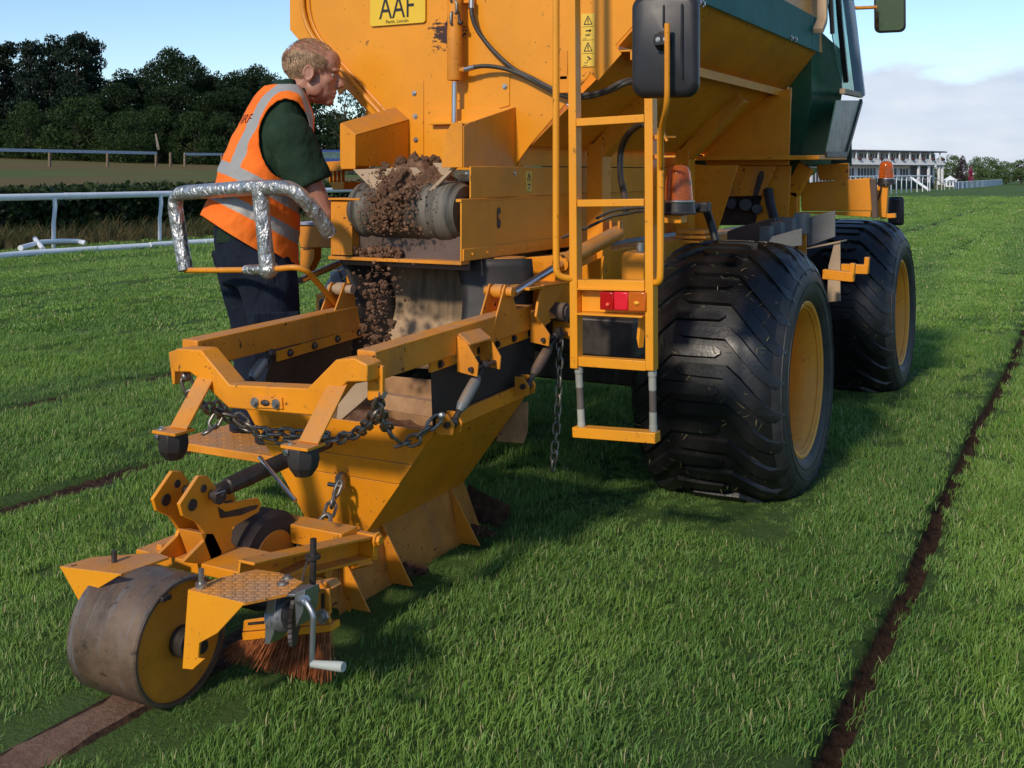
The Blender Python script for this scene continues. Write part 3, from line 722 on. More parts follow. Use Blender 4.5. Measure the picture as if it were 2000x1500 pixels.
# ---- left and right chute wings
ZB = 1.345
mb = MB()
mb.plate([(-2.38, 3.25, ZB), (-2.38, 3.597, ZB), (-2.38, 3.597, 1.525), (-2.38, 3.25, 1.455)], V(-.005, 0, 0))
mb.plate([(-2.38, 3.25, 1.456), (-2.38, 3.597, 1.526), (-2.445, 3.597, 1.575), (-2.445, 3.25, 1.50)], V(0, 0, .004))
mb.plate([(-2.3795, 3.246, ZB - .01), (-2.445, 3.246, ZB - .01), (-2.445, 3.246, 1.503), (-2.3795, 3.246, 1.457)], V(0, .005, 0))
mb.plate([(-2.447, 3.25, ZB), (-2.447, 3.597, ZB), (-2.447, 3.597, 1.57), (-2.447, 3.25, 1.50)], V(-.004, 0, 0))
mb.build('chute_wing', M['yellow'], truck, .001, 1)
mb = MB(); w = [onX(x, y, -1.91) for x, y in ((906, 327), (906, 246), (916, 240), (1019, 205), (1023, 327))]
mb.plate(w, V(-.006, 0, 0)); q = w[0]; r_ = w[1]
mb.plate([(q.x - .003, q.y - .006, q.z), (q.x - .085, q.y - .006, q.z), (q.x - .085, q.y - .006, r_.z - .05), (q.x - .045, q.y - .006, r_.z + .012), (q.x - .003, q.y - .006, r_.z + .012)], V(0, .006, 0))
mb.build('chute_wing', M['yellow'], truck, .001, 1)
# beige guide plates round the falling soil
mb = MB()
mb.plate([onY(x, y, 3.235) for x, y in ((689, 331), (812, 327), (822, 336), (795, 352), (741, 383))], V(0, .006, 0))
mb.build('guide_plate', M['beige'], truck, .001, 1)
mb = MB(); mb.plate([onY(x, y, 3.30) for x, y in ((845, 318), (888, 318), (870, 342), (862, 342))], V(0, .006, 0)); mb.plate([onY(x, y, 3.235) for x, y in ((884, 324), (892, 324), (834, 384), (827, 381))], V(0, .02, 0))
mb.build('guide_plate', M['beige'], truck, .001, 1)
# ---- conveyor
def long_plate(name, X, y0, y1, z0, z1, th=.006, mat='boards', bev=.0015):
    return MB().bb(X, X - th, y0, y1, z0, z1).build(name, M[mat], truck, bev, 1)
cp = long_plate('conveyor_side', -1.905, 3.20, 5.5, 1.02, 1.228)
mb = MB(); mb.bb(-1.903, -1.925, 3.195, 5.5, 1.222, 1.232); mb.bb(-1.899, -1.9045, 3.205, 5.5, 1.022, 1.062)
for k in range(9): bolt(mb, (-1.899, 3.26 + k * .105, 1.042), (1, 0, 0), .005, .006)
for y, z in ((4.02, 1.19), (4.02, 1.15), (4.03, 1.08)): bolt(mb, (-1.9045, y, z), (1, 0, 0), .007, .006)
mb.build('side_flange', M['boards'], cp, .001, 1)
s0 = onX(974, 412, -1.9045); mb = MB()
mb.plate([(-1.9042, s0.y + math.cos(a) * .013, s0.z - .025 + math.sin(a) * .013 + (.025 if math.sin(a) > 0 else -.025)) for a in np.linspace(0, 6.283, 20, endpoint=False)], V(.0012, 0, 0)); mb.build('adjuster_slot_inlay', M['darksteel'], cp)  # dark plate laid on, painting the shade of a slot left uncut
MB().cyl((-1.9035, s0.y + .004, s0.z - .02), (-1.901, s0.y + .004, s0.z - .02), .011, 12).build('adjuster_bolt', M['yellow_worn'], cp)
long_plate('trough_board', -1.895, 3.245, 5.6, 1.234, 1.343)
long_plate('trough_board', -1.90, 3.61, 5.6, 1.347, 1.43)
mb = MB()
for x, y in ((913, 340), (1005, 339)): bolt(mb, onX(x, y, -1.895), (1, 0, 0), .006, .006)
mb.build('board_bolt', M['bolt'], truck)
cl = MB().bb(-2.470, -2.464, 3.22, 5.5, 1.02, 1.222).build('conveyor_side', M['yellow_worn'], truck, .001, 1)
mb = MB(); mb.bb(-2.463, -2.372, 3.216, 3.222, 1.024, 1.218); mb.bb(-2.470, -2.33, 3.205, 3.30, 1.2225, 1.23); mb.bb(-2.380, -2.374, 3.2225, 3.32, 1.03, 1.2); mb.build('end_flange', M['yellow_worn'], cl, .001, 1)
MB().bb(-2.47, -1.91, 3.205, 3.26, 1.008, 1.0195).build('tail_lip', M['yellow_worn'], truck, .001, 1)
MB().bb(-2.46, -1.915, 3.262, 3.275, .985, 1.10).build('tail_plate', M['brownsteel'], truck, .001, 1)
def belt_mat():
    t = NT('conveyor_belt'); sp = t.n.new('ShaderNodeSeparateXYZ'); t.l.new(t.tc.outputs['Object'], sp.inputs[0])
    k = t.noise(3, 4, .6, stretch=(14, 1.2, 1.2))
    c = t.mix(t.ramp(k, .3, .7), (.035, .033, .028), (.17, .15, .115))
    c = t.mix(t.math('MULTIPLY', t.ramp(t.math('ABSOLUTE', t.math('ADD', sp.outputs['X'], 2.2)), .14, .09), t.ramp(t.noise(18, 6, .7), .3, .6)), c, (.085, .052, .034))
    t.bump(t.noise(60, 4), .15, .004); return t.fin(c, .6, 0, .4)
mb = MB(); RC = (0, 3.30, 1.145)
mb.lathe([(-2.405, .05), (-2.403, .085), (-2.385, .098), (-2.36, .104), (-2.335, .1065), (-2.325, .101), (-2.315, .1), (-2.30, .104), (-2.27, .1055), (-2.10, .1055), (-2.075, .108), (-2.06, .102), (-2.045, .1025), (-2.03, .107), (-1.99, .1055), (-1.965, .1), (-1.95, .088), (-1.948, .05)], (0, 3.305, 1.186), (1, 0, 0), 56)
mb.build('belt_roller', belt_mat(), truck)
mb = MB(); mb.bb(-2.36, -1.99, 3.31, 5.4, 1.275, 1.288); mb.bb(-2.36, -1.99, 3.31, 5.4, 1.085, 1.097); mb.build('belt', M['hose'], truck)
mb = MB(); mb.cyl((-2.46, 3.305, 1.186), (-1.91, 3.305, 1.186), .022, 14); mb.bb(-2.425, -2.40, 3.27, 3.34, 1.12, 1.21); mb.bb(-2.44, -2.41, 3.285, 3.325, 1.09, 1.235)
for z in (1.11, 1.215): bolt(mb, (-2.425, 3.268, z), (0, -1, 0), .009, .014)
mb.build('roller_bearing', M['yellow_worn'], truck, .002)
mb = MB(); mb.tube([(-2.05, 3.44, 1.285), (-1.98, 3.43, 1.287), (-1.90, 3.43, 1.287)], .03, 14); mb.build('rubber_seal', M['hose'], truck)
# ---- rubber curtain below the belt
def curtain(name, rows, mat, th=.006):
    mb = MB(); n = len(rows[0]); vs_ = [p for r in rows for p in r]
    mb.add(vs_, [(j * n + i, j * n + i + 1, (j + 1) * n + i + 1, (j + 1) * n + i) for j in range(len(rows) - 1) for i in range(n - 1)])
    o = mb.build(name, mat, truck, smooth=60); s_ = o.modifiers.new('thick', 'SOLIDIFY'); s_.thickness = th; return o
def cur_mat():
    t = NT('dusty_rubber_curtain'); sp = t.n.new('ShaderNodeSeparateXYZ'); t.l.new(t.tc.outputs['Object'], sp.inputs[0])
    c = t.mix(t.ramp(t.noise(5, 5, .6, stretch=(3, 1, .5)), .35, .7), (.085, .064, .042), (.27, .18, .10))
    low = t.ramp(t.math('ADD', sp.outputs['Z'], t.math('MULTIPLY', t.noise(12, 5), .10)), .86, .80)
    c = t.mix(t.math('MULTIPLY', low, t.ramp(t.noise(4, 5), .2, .6, .5, .95)), c, (.52, .35, .21))
    t.bump(t.noise(30, 5), .15, .006); return t.fin(c, .7, 0, .3)
rows = []
for j in range(13):
    f = j / 12; z = 1.015 - f * .42; r = []
    for i in range(15):
        g_ = i / 14; x = -2.40 + g_ * .46
        r.append((x + .02 * (g_ - .5) * f, 3.44 + .05 * math.sin(g_ * math.pi) - .05 * f + .012 * math.sin(g_ * 9 + f * 4) * f, z))
    rows.append(r)
curtain('rubber_curtain', rows, cur_mat())
rows = []
for j in range(13):                                        # right flap, in front
    f = j / 12; z = 1.02 - f * .36; r = []
    for i in range(9):
        g_ = i / 8; r.append((-2.02 + g_ * .26 + .05 * math.sin(f * 2.6) * (1 - g_) * 1.1, 3.34 + .10 * g_ - .03 * math.sin(g_ * 3.1) - .05 * f * (1 - g_) + .01 * math.sin(f * 7), z))
    rows.append(r)
curtain('rubber_flap', rows, M['rubber'])
rows = []
for j in range(17):                                        # left flap, twisted towards the funnel
    f = j / 16; z = 1.01 - f * .40; r = []
    k = math.sin(f * 3.0)
    for i in range(8):
        g_ = i / 7; r.append((-2.462 + .075 * k * (1 - g_ * .3) - .03 * f + g_ * (.075 + .03 * f), 3.26 + .16 * g_ + .04 * f, z - .02 * g_ * f))
    rows.append(r)
curtain('rubber_flap', rows, M['rubber'])
# ---- hydraulic ram, chain, hoses on the rear sheet
d_ = .05
mb = MB(); mb.lathe([(0, .018), (.0, .027), (.008, .0285), (.19, .0285), (.20, .027), (.42, .027)], E(888, 157, d_), (0, 0, 1), 20); mb.cyl(E(893, 137, d_), E(908, 136, d_), .011, 12)
ram = mb.build('hydraulic_ram', M['yellow_worn'], truck)
mb = MB(); mb.cyl(E(888, 160, d_), E(887, 268, d_), .0105, 16); mb.build('piston_rod', M['steel'], ram)
mb = MB(); mb.cyl(E(876, 283, d_), E(900, 283, .02), .02, 14); mb.ball(E(887, 270, d_), .016, 10); mb.build('rod_eye', M['yellow_worn'], ram)
mb = MB(); bolt(mb, E(876, 283, d_ + .002), (-.9, -.4, 0), .011, .012); mb.build('pin_bolt', M['bolt'], ram)
def link_mesh(name, L, W, r, mat):
    pts = []; k = 7
    for s_, z in ((1, 1), (-1, -1)):
        for i in range(k + 1):
            a = math.pi * i / k; pts.append(V(s_ * math.cos(a) * W / 2, 0, z * (L / 2 - W / 2 + math.sin(a) * W / 2)))
    mb = MB(); mb.tube(pts, r, 7, closed=True); return mb.mesh(name, mat, 60)
LINK = link_mesh('chain_link', .052, .030, .0055, M['chain'])
SMALL = link_mesh('chain_link', .043, .023, .0042, M['chain'])
BIG = link_mesh('chain_link', .075, .040, .0085, M['chain'])
def chain_along(parent, path, me, pitch, twist0=0.0, jitter=.12):
    """links strung along a polyline, each a child of parent (a mesh whose own axes are the world's)"""
    path = [Vector(p) for p in path]; cum = [0]
    for a, b in zip(path, path[1:]): cum.append(cum[-1] + (b - a).length)
    n = max(2, int(round(cum[-1] / pitch))); rd = random.Random(len(path) * 7 + n)
    for k in range(n):
        s_ = (k + .5) / n * cum[-1]; i = max(j for j in range(len(cum)) if cum[j] <= s_); i = min(i, len(path) - 2)
        f = (s_ - cum[i]) / max(cum[i + 1] - cum[i], 1e-6); p = path[i].lerp(path[i + 1], f); d = (path[i + 1] - path[i]).normalized()
        q = Vector((0, 0, 1)).rotation_difference(d) @ Quaternion((0, 0, 1), twist0 + (k % 2) * math.pi / 2 + rd.uniform(-jitter, jitter))
        o = bpy.data.objects.new('link', me); col.objects.link(o); o.parent = parent; o.matrix_basis = Matrix.LocRotScale(p, q, None)
def sag(a, b, drop, n=14):
    a, b = Vector(a), Vector(b); return [a.lerp(b, k / n) - V(0, 0, drop * 4 * (k / n) * (1 - k / n)) for k in range(n + 1)]
mb = MB(); mb.bb(*(lambda p: (p.x - .02, p.x + .02, p.y - .0, p.y + .045, p.z - .01, p.z + .05))(E(888, -30, .055))); hk = mb.build('chain_anchor', M['yellow_worn'], truck, .003)
chain_along(hk, [E(887, -40, .065), E(886, 48, .068)], LINK, .040)
mb = MB(); mb.tube([E(876, 46, .06), E(877, 20, .06), E(893, 18, .06), E(899, 46, .06)], .006, 8); mb.cyl(E(872, 45, .06), E(903, 45, .06), .007, 8); mb.build('shackle', M['darksteel'], truck)
def hose(name, pts, r, mat='hose', n=10, smooth=True):
    pts = [Vector(p) for p in pts]; out = []
    for i in range(len(pts) - 1):                           # Catmull-Rom
        p0, p1, p2, p3 = pts[max(i - 1, 0)], pts[i], pts[i + 1], pts[min(i + 2, len(pts) - 1)]
        for k in range(6):
            t = k / 6; out.append(.5 * ((2 * p1) + (p2 - p0) * t + (2 * p0 - 5 * p1 + 4 * p2 - p3) * t * t + (3 * p1 - p0 - 3 * p2 + p3) * t ** 3))
    out.append(pts[-1]); mb = MB(); mb.tube(out, r, n); return mb.build(name, M[mat], truck, smooth=60)
hose('hydraulic_hose', [E(921, 14, .03), E(922, 30, .035), E(932, 58, .03), E(960, 95, .025), E(1000, 132, .025), E(1040, 153, .03), E(1085, 176, .035), E(1130, 186, .035), E(1180, 178, .03), E(1225, 157, .02), E(1290, 160, -.2), E(1340, 175, -.4)], .0085)
hose('hydraulic_hose', [E(927, 131, d_), E(950, 129, .045), E(985, 134, .035), E(1020, 147, .03), E(1060, 168, .03), E(1100, 187, .03), E(1145, 190, .03), E(1190, 178, .025), E(1235, 160, .01), E(1300, 165, -.25)], .0085)
mb = MB(); mb.cyl(E(908, 136, d_), E(927, 131, d_), .010, 10); mb.cyl(E(921, 0, .03), E(921, 16, .03), .011, 10); mb.build('hose_fitting', M['zinc'], truck)
MB().bar(E(900, 2, .02), E(925, 0, .02), .02, .02).build('hose_bracket', M['yellow'], truck)
hose('cable', [E(1258, 240, .0), E(1240, 250, -.1), E(1222, 270, -.2), E(1212, 300, -.25), E(1212, 345, -.2), E(1218, 375, -.1), E(1222, 400, .0), E(1222, 418, .0)], .012)
hose('cable', [E(1098, 464, .12), E(1150, 443, .12), E(1190, 424, .1), E(1220, 418, .1), E(1262, 412, .12), E(1300, 424, .12)], .0055)
hose('cable', [E(1165, 427, .1), E(1190, 414, .1), E(1220, 408, .1), E(1262, 405, .12)], .0055)
# ---- number plate and stickers
def text_mesh(s_, size, name):
    cu = bpy.data.curves.new(name, 'FONT'); cu.body = s_; cu.size = size; cu.align_x = 'CENTER'; cu.extrude = .0004
    o = bpy.data.objects.new(name, cu); col.objects.link(o); bpy.context.view_layer.update()
    me = bpy.data.meshes.new_from_object(o.evaluated_get(bpy.context.evaluated_depsgraph_get())); bpy.data.objects.remove(o); return me
INK = surf('black_print', (.02, .02, .022), .5, var=.05)
def letter(s_, size, p, parent, mat=INK, sx=1.0, sy=1.0, rot=None, name='lettering'):
    me = text_mesh(s_, size, name); me.materials.clear(); me.materials.append(mat)
    o = bpy.data.objects.new(name, me); col.objects.link(o); o.parent = parent
    R = rot or Matrix.Rotation(math.pi / 2, 3, 'X')
    o.matrix_basis = Matrix.Translation(p) @ R.to_4x4() @ Matrix.Diagonal((sx, sy, 1, 1)); return o
pc = [E(723, 53, .008), E(831, 43, .008)]; tl = pc[0].z + .006
zc0 = (pc[0].z + pc[1].z) / 2
mb = MB(); rr = .012; x0, x1, z0, z1 = pc[0].x, pc[1].x, zc0, zc0 + .235
mb.plate([(x + rr * math.cos(a), YR - .010, z + rr * math.sin(a)) for x, z, a0 in ((x1 - rr, z1 - rr, 0), (x0 + rr, z1 - rr, 90), (x0 + rr, z0 + rr, 180), (x1 - rr, z0 + rr, 270)) for a in (math.radians(a0 + k * 22.5) for k in range(5))], V(0, .006, 0))
npl = mb.build('number_plate', surf('number_plate_yellow', (.80, .50, .03), .35, var=.06, grime=.1), truck, .001, 1)
xm = (x0 + x1) / 2
letter('AAF', .128, (xm - .002, YR - .0108, z0 + .026), npl, sx=.72, sy=1.0)
letter('Perth, Lincoln', .019, (xm, YR - .0108, z0 + .007), npl)
def sticker(name, pts, parent, rot, n, sub=True):
    """pts = lower-left, lower-right, upper-right, upper-left corners"""
    a, b, c_, d2 = [Vector(p) for p in pts]; nn = (b - a).cross(d2 - a).normalized()
    mb = MB(); mb.plate([a, b, c_, d2], nn * .0015); st = mb.build(name, surf(name + '_yellow', (.80, .52, .06), .45, var=.04), parent)
    def P(u, v): return a + (b - a) * u + (d2 - a) * v + nn * .0022
    mb = MB(); H_ = 1 / n
    def stroke(p, q, w): 
        p, q = P(*p), P(*q); mb.bar(p, q, w, .0008, nn)
    W = (b - a).length
    for k in range(n):
        v0 = 1 - (k + 1) * H_
        stroke((.06, v0), (.94, v0), W * .02)
        if k % 2 == 0:
            for s_, e_ in (((.2, .18), (.8, .18)), ((.2, .18), (.5, .82)), ((.8, .18), (.5, .82))): stroke((s_[0], v0 + s_[1] * H_), (e_[0], v0 + e_[1] * H_), W * .055)
            stroke((.5, v0 + .34 * H_), (.5, v0 + .62 * H_), W * .07); stroke((.5, v0 + .25 * H_), (.5, v0 + .29 * H_), W * .07)
        elif k % 4 == 1:
            stroke((.32, v0 + .7 * H_), (.72, v0 + .7 * H_), W * .08); stroke((.58, v0 + .62 * H_), (.7, v0 + .78 * H_), W * .12); stroke((.3, v0 + .4 * H_), (.7, v0 + .45 * H_), W * .04); stroke((.3, v0 + .32 * H_), (.66, v0 + .34 * H_), W * .04); stroke((.12, v0 + .1 * H_), (.4, v0 + .1 * H_), W * .03)
        else:
            stroke((.2, v0 + .3 * H_), (.45, v0 + .3 * H_), W * .03); stroke((.45, v0 + .3 * H_), (.45, v0 + .55 * H_), W * .03); stroke((.45, v0 + .78 * H_), (.72, v0 + .55 * H_), W * .09); stroke((.6, v0 + .62 * H_), (.55, v0 + .45 * H_), W * .05); stroke((.12, v0 + .1 * H_), (.4, v0 + .1 * H_), W * .03)
    mb.build('pictogram', INK, st); return st
sticker('warning_sticker', [E(1136, 131, .001), E(1162, 130, .001), E(1162, 26, .001), E(1136, 27, .001)], truck, None, 4)
sticker('warning_sticker', [onX(x, y, -1.8948) for x, y in ((1027, 375), (1038, 374.5), (1038, 334), (1027, 334.5))], truck, None, 2)
# ---- frames, posts and braces under the hopper
mb = MB()
XP = -1.80
def post_brace(Yp, name='side_post'):
    mb = MB(); mb.bar((XP - .01, Yp, .80), (XP - .01, Yp, 1.44), .07, .09, (0, 1, 0)); mb.bar((XP - .01, Yp, 1.40), (pL.x - .03, Yp + .02, pL.z - .07), .07, .09, (0, 1, 0)); return mb.build(name, M['yellow'], truck, .004)
post_brace(4.14); post_brace(5.20)
MB().bb(-1.93, -1.80, 3.62, 6.0, .74, 1.00).build('chassis_rail', M['yellow'], truck, .006)
MB().bb(-2.56, -2.43, 3.62, 7.6, .74, 1.00).build('chassis_rail', M['yellow'], truck, .006)
MB().bb(-1.93, -1.80, 6.0, 8.2, .74, 1.00).build('chassis_rail', M['yellow'], truck, .006)
for y in (3.70, 4.68, 7.2): MB().bb(-2.85, -1.45, y - .07, y + .07, .36 if y > 4 else .66, .54 if y > 4 else .80).build('axle_beam', M['darksteel'], truck, .01)
MB().bb(-2.44, -1.92, 4.9, 6.6, .45, .95).build('gearbox', M['darksteel'], truck, .03)
for x in (-1.86, -2.50): MB().bb(x - .035, x + .035, 3.40, 3.52, .80, 1.02).build('hanger_post', M['yellow'], truck, .003)
# lift ram to the trailed frame (yellow barrel, chrome rod) on each side
def lift_ram(a, m, b, mir):
    f = (lambda p: Vector((2 * XC - p.x, p.y, p.z))) if mir else (lambda p: p)
    mb = MB(); mb.cyl(f(m), f(b), .030, 18); mb.lathe([(0, .034), (.03, .036), (.05, .03)], f(m), f(b) - f(m), 18)
    for dz in (-.018, .018): mb.bar(f(b) + V(dz, 0, -.03), f(b) + V(dz, .0, .05), .008, .05, (0, 1, 0))
    o = mb.build('lift_ram', M['yellow_worn'], truck)
    mb = MB(); mb.cyl(f(a), f(m), .0135, 14); mb.build('piston_rod', M['steel'], o)
lift_ram(onX(1003, 572, -1.73), onX(1095, 515, -1.73), onX(1205, 455, -1.73), False)
lift_ram(onX(1003, 572, -1.73), onX(1095, 515, -1.73), onX(1205, 455, -1.73), True)
mb = MB(); p = onY(1245, 530, 3.75); mb.bb(p.x - .045, p.x + .045, 3.70, 3.80, p.z - .05, p.z + .055); mb.plate([(p.x - .045, 3.70, p.z + .055), (p.x + .045, 3.70, p.z + .055), (p.x + .045, 3.70, p.z + .07), (p.x - .03, 3.70, p.z + .075)], V(0, .1, 0)); mb.build('grease_tank', M['yellow'], truck, .005)
mb = MB(); mb.cyl(p + V(.01, 0, .07), p + V(.01, 0, .105), .013, 10); mb.build('tank_cap', M['bolt'], truck)
MB().plate([onY(x, y, 3.9) for x, y in ((1085, 545), (1180, 500), (1170, 560), (1110, 610))], V(0, .012, 0)).build('gusset_plate', M['yellow'], truck, .002)
MB().plate([onY(x, y, 3.62) for x, y in ((1002, 505), (1090, 498), (1082, 560), (1012, 575))], V(0, .012, 0)).build('gusset_plate', M['yellow'], truck, .002)
# bulkhead and engine bay behind the ladder
MB().plate([onY(x, y, 5.62) for x, y in ((1442, 212), (1545, 170), (1540, 323), (1380, 323), (1372, 302))], V(0, .02, 0)).build('bulkhead', M['yellow'], truck, .003)
MB().plate([onY(x, y, 5.35) for x, y in ((1380, 323), (1442, 323), (1395, 470), (1330, 470), (1350, 320))], V(0, .012, 0)).build('bay_plate', M['yellow'], truck, .003)
mb = MB(); mb.plate([onY(x, y, 5.60) for x, y in ((1440, 324), (1516, 324), (1492, 382), (1418, 384))], V(0, .01, 0)); bp = mb.build('slotted_plate', M['yellow_worn'], truck, .003)
mb = MB(); mb.plate([onY(x, y, 5.594) for x, y in ((1470, 383), (1480, 382), (1492, 345), (1491, 334), (1485, 334), (1479, 345))], V(0, .004, 0)); mb.build('slot_inlay', M['darksteel'], bp)  # no cut in the plate: dark inlay paints the slot's shade
MB().plate([onY(x, y, 5.72) for x, y in ((1405, 375), (1500, 375), (1490, 440), (1395, 440))], V(0, .05, 0)).build('bay_shade_plate', M['darksteel'], truck)  # dark plate standing in for the shade inside the open bay
mb = MB(); 
for x, y, r in ((1428, 398, .03), (1456, 400, .035), (1478, 408, .028)): mb.cyl(onY(x, y, 5.7), onY(x, y, 5.6), r, 14)
mb.build('pump', M['black'], truck, .004)
MB().plate([onY(x, y, 5.66) for x, y in ((1505, 324), (1545, 324), (1538, 450), (1470, 470), (1478, 420))], V(0, .012, 0)).build('bay_plate', M['yellow'], truck, .003)
MB().bar(onY(1575, 325, 5.9), onY(1545, 380, 5.9), .08, .06, (0, 1, 0)).build('cab_brace', M['yellow'], truck, .004)
MB().bar(onY(1545, 375, 5.9), onY(1545, 470, 5.9), .08, .06, (0, 1, 0)).build('cab_brace', M['yellow'], truck, .004)
hose('intake_hose', [onY(1500, 370, 5.58), onY(1505, 400, 5.55), onY(1512, 430, 5.52), onY(1508, 455, 5.5)], .025, 'black')
hose('cable', [onY(1345, 408, 4.0), onY(1372, 404, 4.1), onY(1385, 425, 4.2), onY(1398, 470, 4.2)], .016, 'black')
mb = MB(); mb.box(onY(1374, 405, 4.08), (.05, .05, .04)); mb.build('cable_plug', M['black'], truck, .006)
mb = MB(); p = onY(1355, 462, 4.6); mb.box(p, (.14, .10, .012)); mb.box(p + V(0, 0, .022), (.12, .08, .016)); mb.box(p + V(-.01, 0, -.02), (.09, .06, .012)); mb.build('spring_pad', M['yellow_worn'], truck, .002)
# boxes between the wheels
def wbox():
    X0 = -1.50
    a = MB(); a.plate([onY(x, y, 5.50) for x, y in ((1575, 425), (1631, 411), (1631, 462), (1577, 482))], V(0, .012, 0)); o = a.build('toolbox', M['greysteel'], truck, .002)
    a = MB()
    for k in range(5):
        y_ = 5.32 - .10 * k; a.plate([onY(1492 + k * 4 - 0, 462, y_), onY(1566, 446 - k * 0, y_), onY(1566, 480, y_), onY(1492, 486, y_)], V(0, .008, 0))
    for k in range(4):
        p = onY(1500 + 22 * k, 463 - 9 * k, 5.1 + .1 * k); a.box(p, (.05, .12, .10))
    r2 = a.build('rib', M['greysteel'], o, .002); r2['kind'] = 'stuff'
    a = MB(); a.plate([onY(x, y, 5.46) for x, y in ((1420, 452), (1445, 443), (1512, 425), (1512, 470), (1420, 480))], V(0, .2, 0)); a.build('box_side', M['brownsteel'], o, .003)
    MB().plate([onY(x, y, 5.42) for x, y in ((1558, 440), (1574, 439), (1574, 500), (1558, 500))], V(0, .02, 0)).build('box_post', M['yellow_worn'], o, .002)
    a = MB(); a.plate([onY(1575, 487, 5.40), onY(1641, 474, 5.40), onY(1641, 474, 5.40) + V(0, .16, .0), onY(1575, 487, 5.40) + V(0, .16, 0)], V(0, 0, .008)); a.plate([onY(x, y, 5.41) for x, y in ((1629, 476), (1641, 474), (1641, 588), (1615, 590), (1618, 520))], V(0, .01, 0)); a.build('box_shelf', M['beige'], o, .001)
    for (x0, y0), (x1, y1), Yq, hk_ in (((1608, 535), (1668, 541), 5.2, 514), ((1630, 524), (1696, 526), 5.45, 502)):
        p, q = onY(x0, y0, Yq), onY(x1, y1, Yq); a = MB(); a.bar(p, q, .04, .045); a.bar(q + V(-.01, 0, -.02), onY(x1 - 2, hk_, Yq), .022, .03, (0, 1, 0)); a.build('hook_bar', M['yellow'], o, .003)
wbox()
# ---- front mudguard, cab
MB().plate([onY(x, y, 6.10) for x, y in ((1562, 358), (1698, 347), (1703, 412), (1565, 412))], V(0, .14, 0)).build('mudguard', M['yellow'], truck, .006)
MB().plate([onY(x, y, 6.09) for x, y in ((1562, 414), (1701, 413), (1700, 424), (1563, 416))], V(0, .03, 0)).build('mudguard_lip', M['yellow'], truck, .002)
MB().bar(onY(1706, 350, 6.12), onY(1709, 426, 6.12), .03, .03, (0, 1, 0)).build('mudguard_edge', M['brownsteel'], truck, .003)
letter('11.5', .05, onY(1678, 361, 6.093), truck, surf('pencil_mark', (.25, .09, .01), .8), name='chalk_mark')
MB().plate([onY(x, y, 6.2) for x, y in ((1594, 322), (1657, 318), (1657, 352), (1600, 352))], V(0, .03, 0)).build('cab_step_panel', M['yellow'], truck, .003)
Yg = 6.02
q0 = lambda x, y: onY(x, y, Yg)
q1 = lambda x, y: onY(x, y, 6.34)
mb = MB(); mb.plate([q0(1540, 160), q0(1583, 100), q0(1586, 190), q0(1562, 322), q0(1540, 322)], V(0, .03, 0)); gp = mb.build('green_cover', M['green'], truck, .003)
mb = MB(); mb.plate([q0(1583, 100), q0(1597, 55), q1(1643, 98), q1(1645, 184), q0(1586, 192)], V(-.03, .02, 0)); mb.build('cover_panel', M['green'], gp, .002)
mb = MB(); mb.plate([q0(1586, 190.5), q1(1645, 182.5), q1(1622, 323), q0(1562, 322)], V(-.03, .02, 0)); mb.build('cover_panel', M['green'], gp, .002)
mb = MB(); p = q0(1526, 283); mb.box(p + V(0, -.03, 0), (.05, .02, .022)); mb.build('latch', M['darksteel'], gp, .003)
XCb = -1.22
k0 = lambda x, y, X=XCb: onX(x, y, X)
outline = [(1602, -120), (1638, -120), (1656, 0), (1679, 186), (1681, 196), (1652, 303), (1597, 303)]
mb = MB(); mb.plate([k0(*q) for q in ((1600, 303), (1652, 303), (1655, 312), (1600, 312))], V(-1.85, 0, 0)); cab = mb.build('cab_floor', M['yellow'], truck, .004)
frame = surf('pale_blue_frame', (.30, .42, .62), .3, var=.1)
def strip(pts, w, mat, nm, par, X=XCb, th=.03):
    for (a, b) in zip(pts, pts[1:]):
        MB().bar(k0(*a, X), k0(*b, X), th, w, (1, 0, 0)).build(nm, mat, par, .003)
strip([(1648, -60), (1657, 0), (1680, 186)], .055, frame, 'door_pillar', cab)
strip([(1633, -60), (1640, 40), (1652, 160)], .03, M['black'], 'door_seal', cab, XCb - .02)
strip([(1645, 178), (1681, 186)], .03, M['beige'], 'window_sill', cab)
strip([(1682, 197), (1652, 302), (1612, 302)], .018, M['black'], 'window_frame', cab)
MB().plate([k0(*q) for q in ((1634, 196), (1681, 196), (1652, 302), (1612, 302))], V(-.006, 0, 0)).build('lower_window', M['tint'], cab)
MB().plate([k0(*q, XCb - .03) for q in ((1604, -100), (1645, -60), (1672, 180), (1646, 180), (1625, 60))], V(-.006, 0, 0)).build('door_window', M['glass'], cab)
strip([(1606, -60), (1606, 40), (1598, 60)], .05, M['beige'], 'rear_pillar', cab, XCb - .04)
strip([(1620, -60), (1626, 66)], .02, M['black'], 'grab_rail', cab, XCb - .01)
mb = MB(); a = k0(1640, 260); mb.bb(-2.7, -1.50, 6.25, 6.75, 1.30, 1.72); mb.build('seat', M['green'], cab, .05)
mb = MB(); mb.bb(-3.10, -1.285, 6.60, 6.63, 1.36, 1.735); mb.build('window_backing', surf('dark_green_backing', (.02, .05, .035), .6), cab, .01)  # thin panel added behind the lower window to hide the sky and darken it
mb = MB(); mb.bb(-3.14, -1.42, Yg + .1, Yg + .13, 1.2, 1.72); mb.build('cab_rear_wall', M['green'], cab)
def rounded(cx, cz, w, h, r, n=6):
    return [(cx + sx * (w / 2 - r) + r * math.cos(a), cz + sz * (h / 2 - r) + r * math.sin(a)) for sx, sz, a0 in ((1, 1, 0), (-1, 1, 90), (-1, -1, 180), (1, -1, 270)) for a in (math.radians(a0 + 90 * k / n) for k in range(n + 1))]
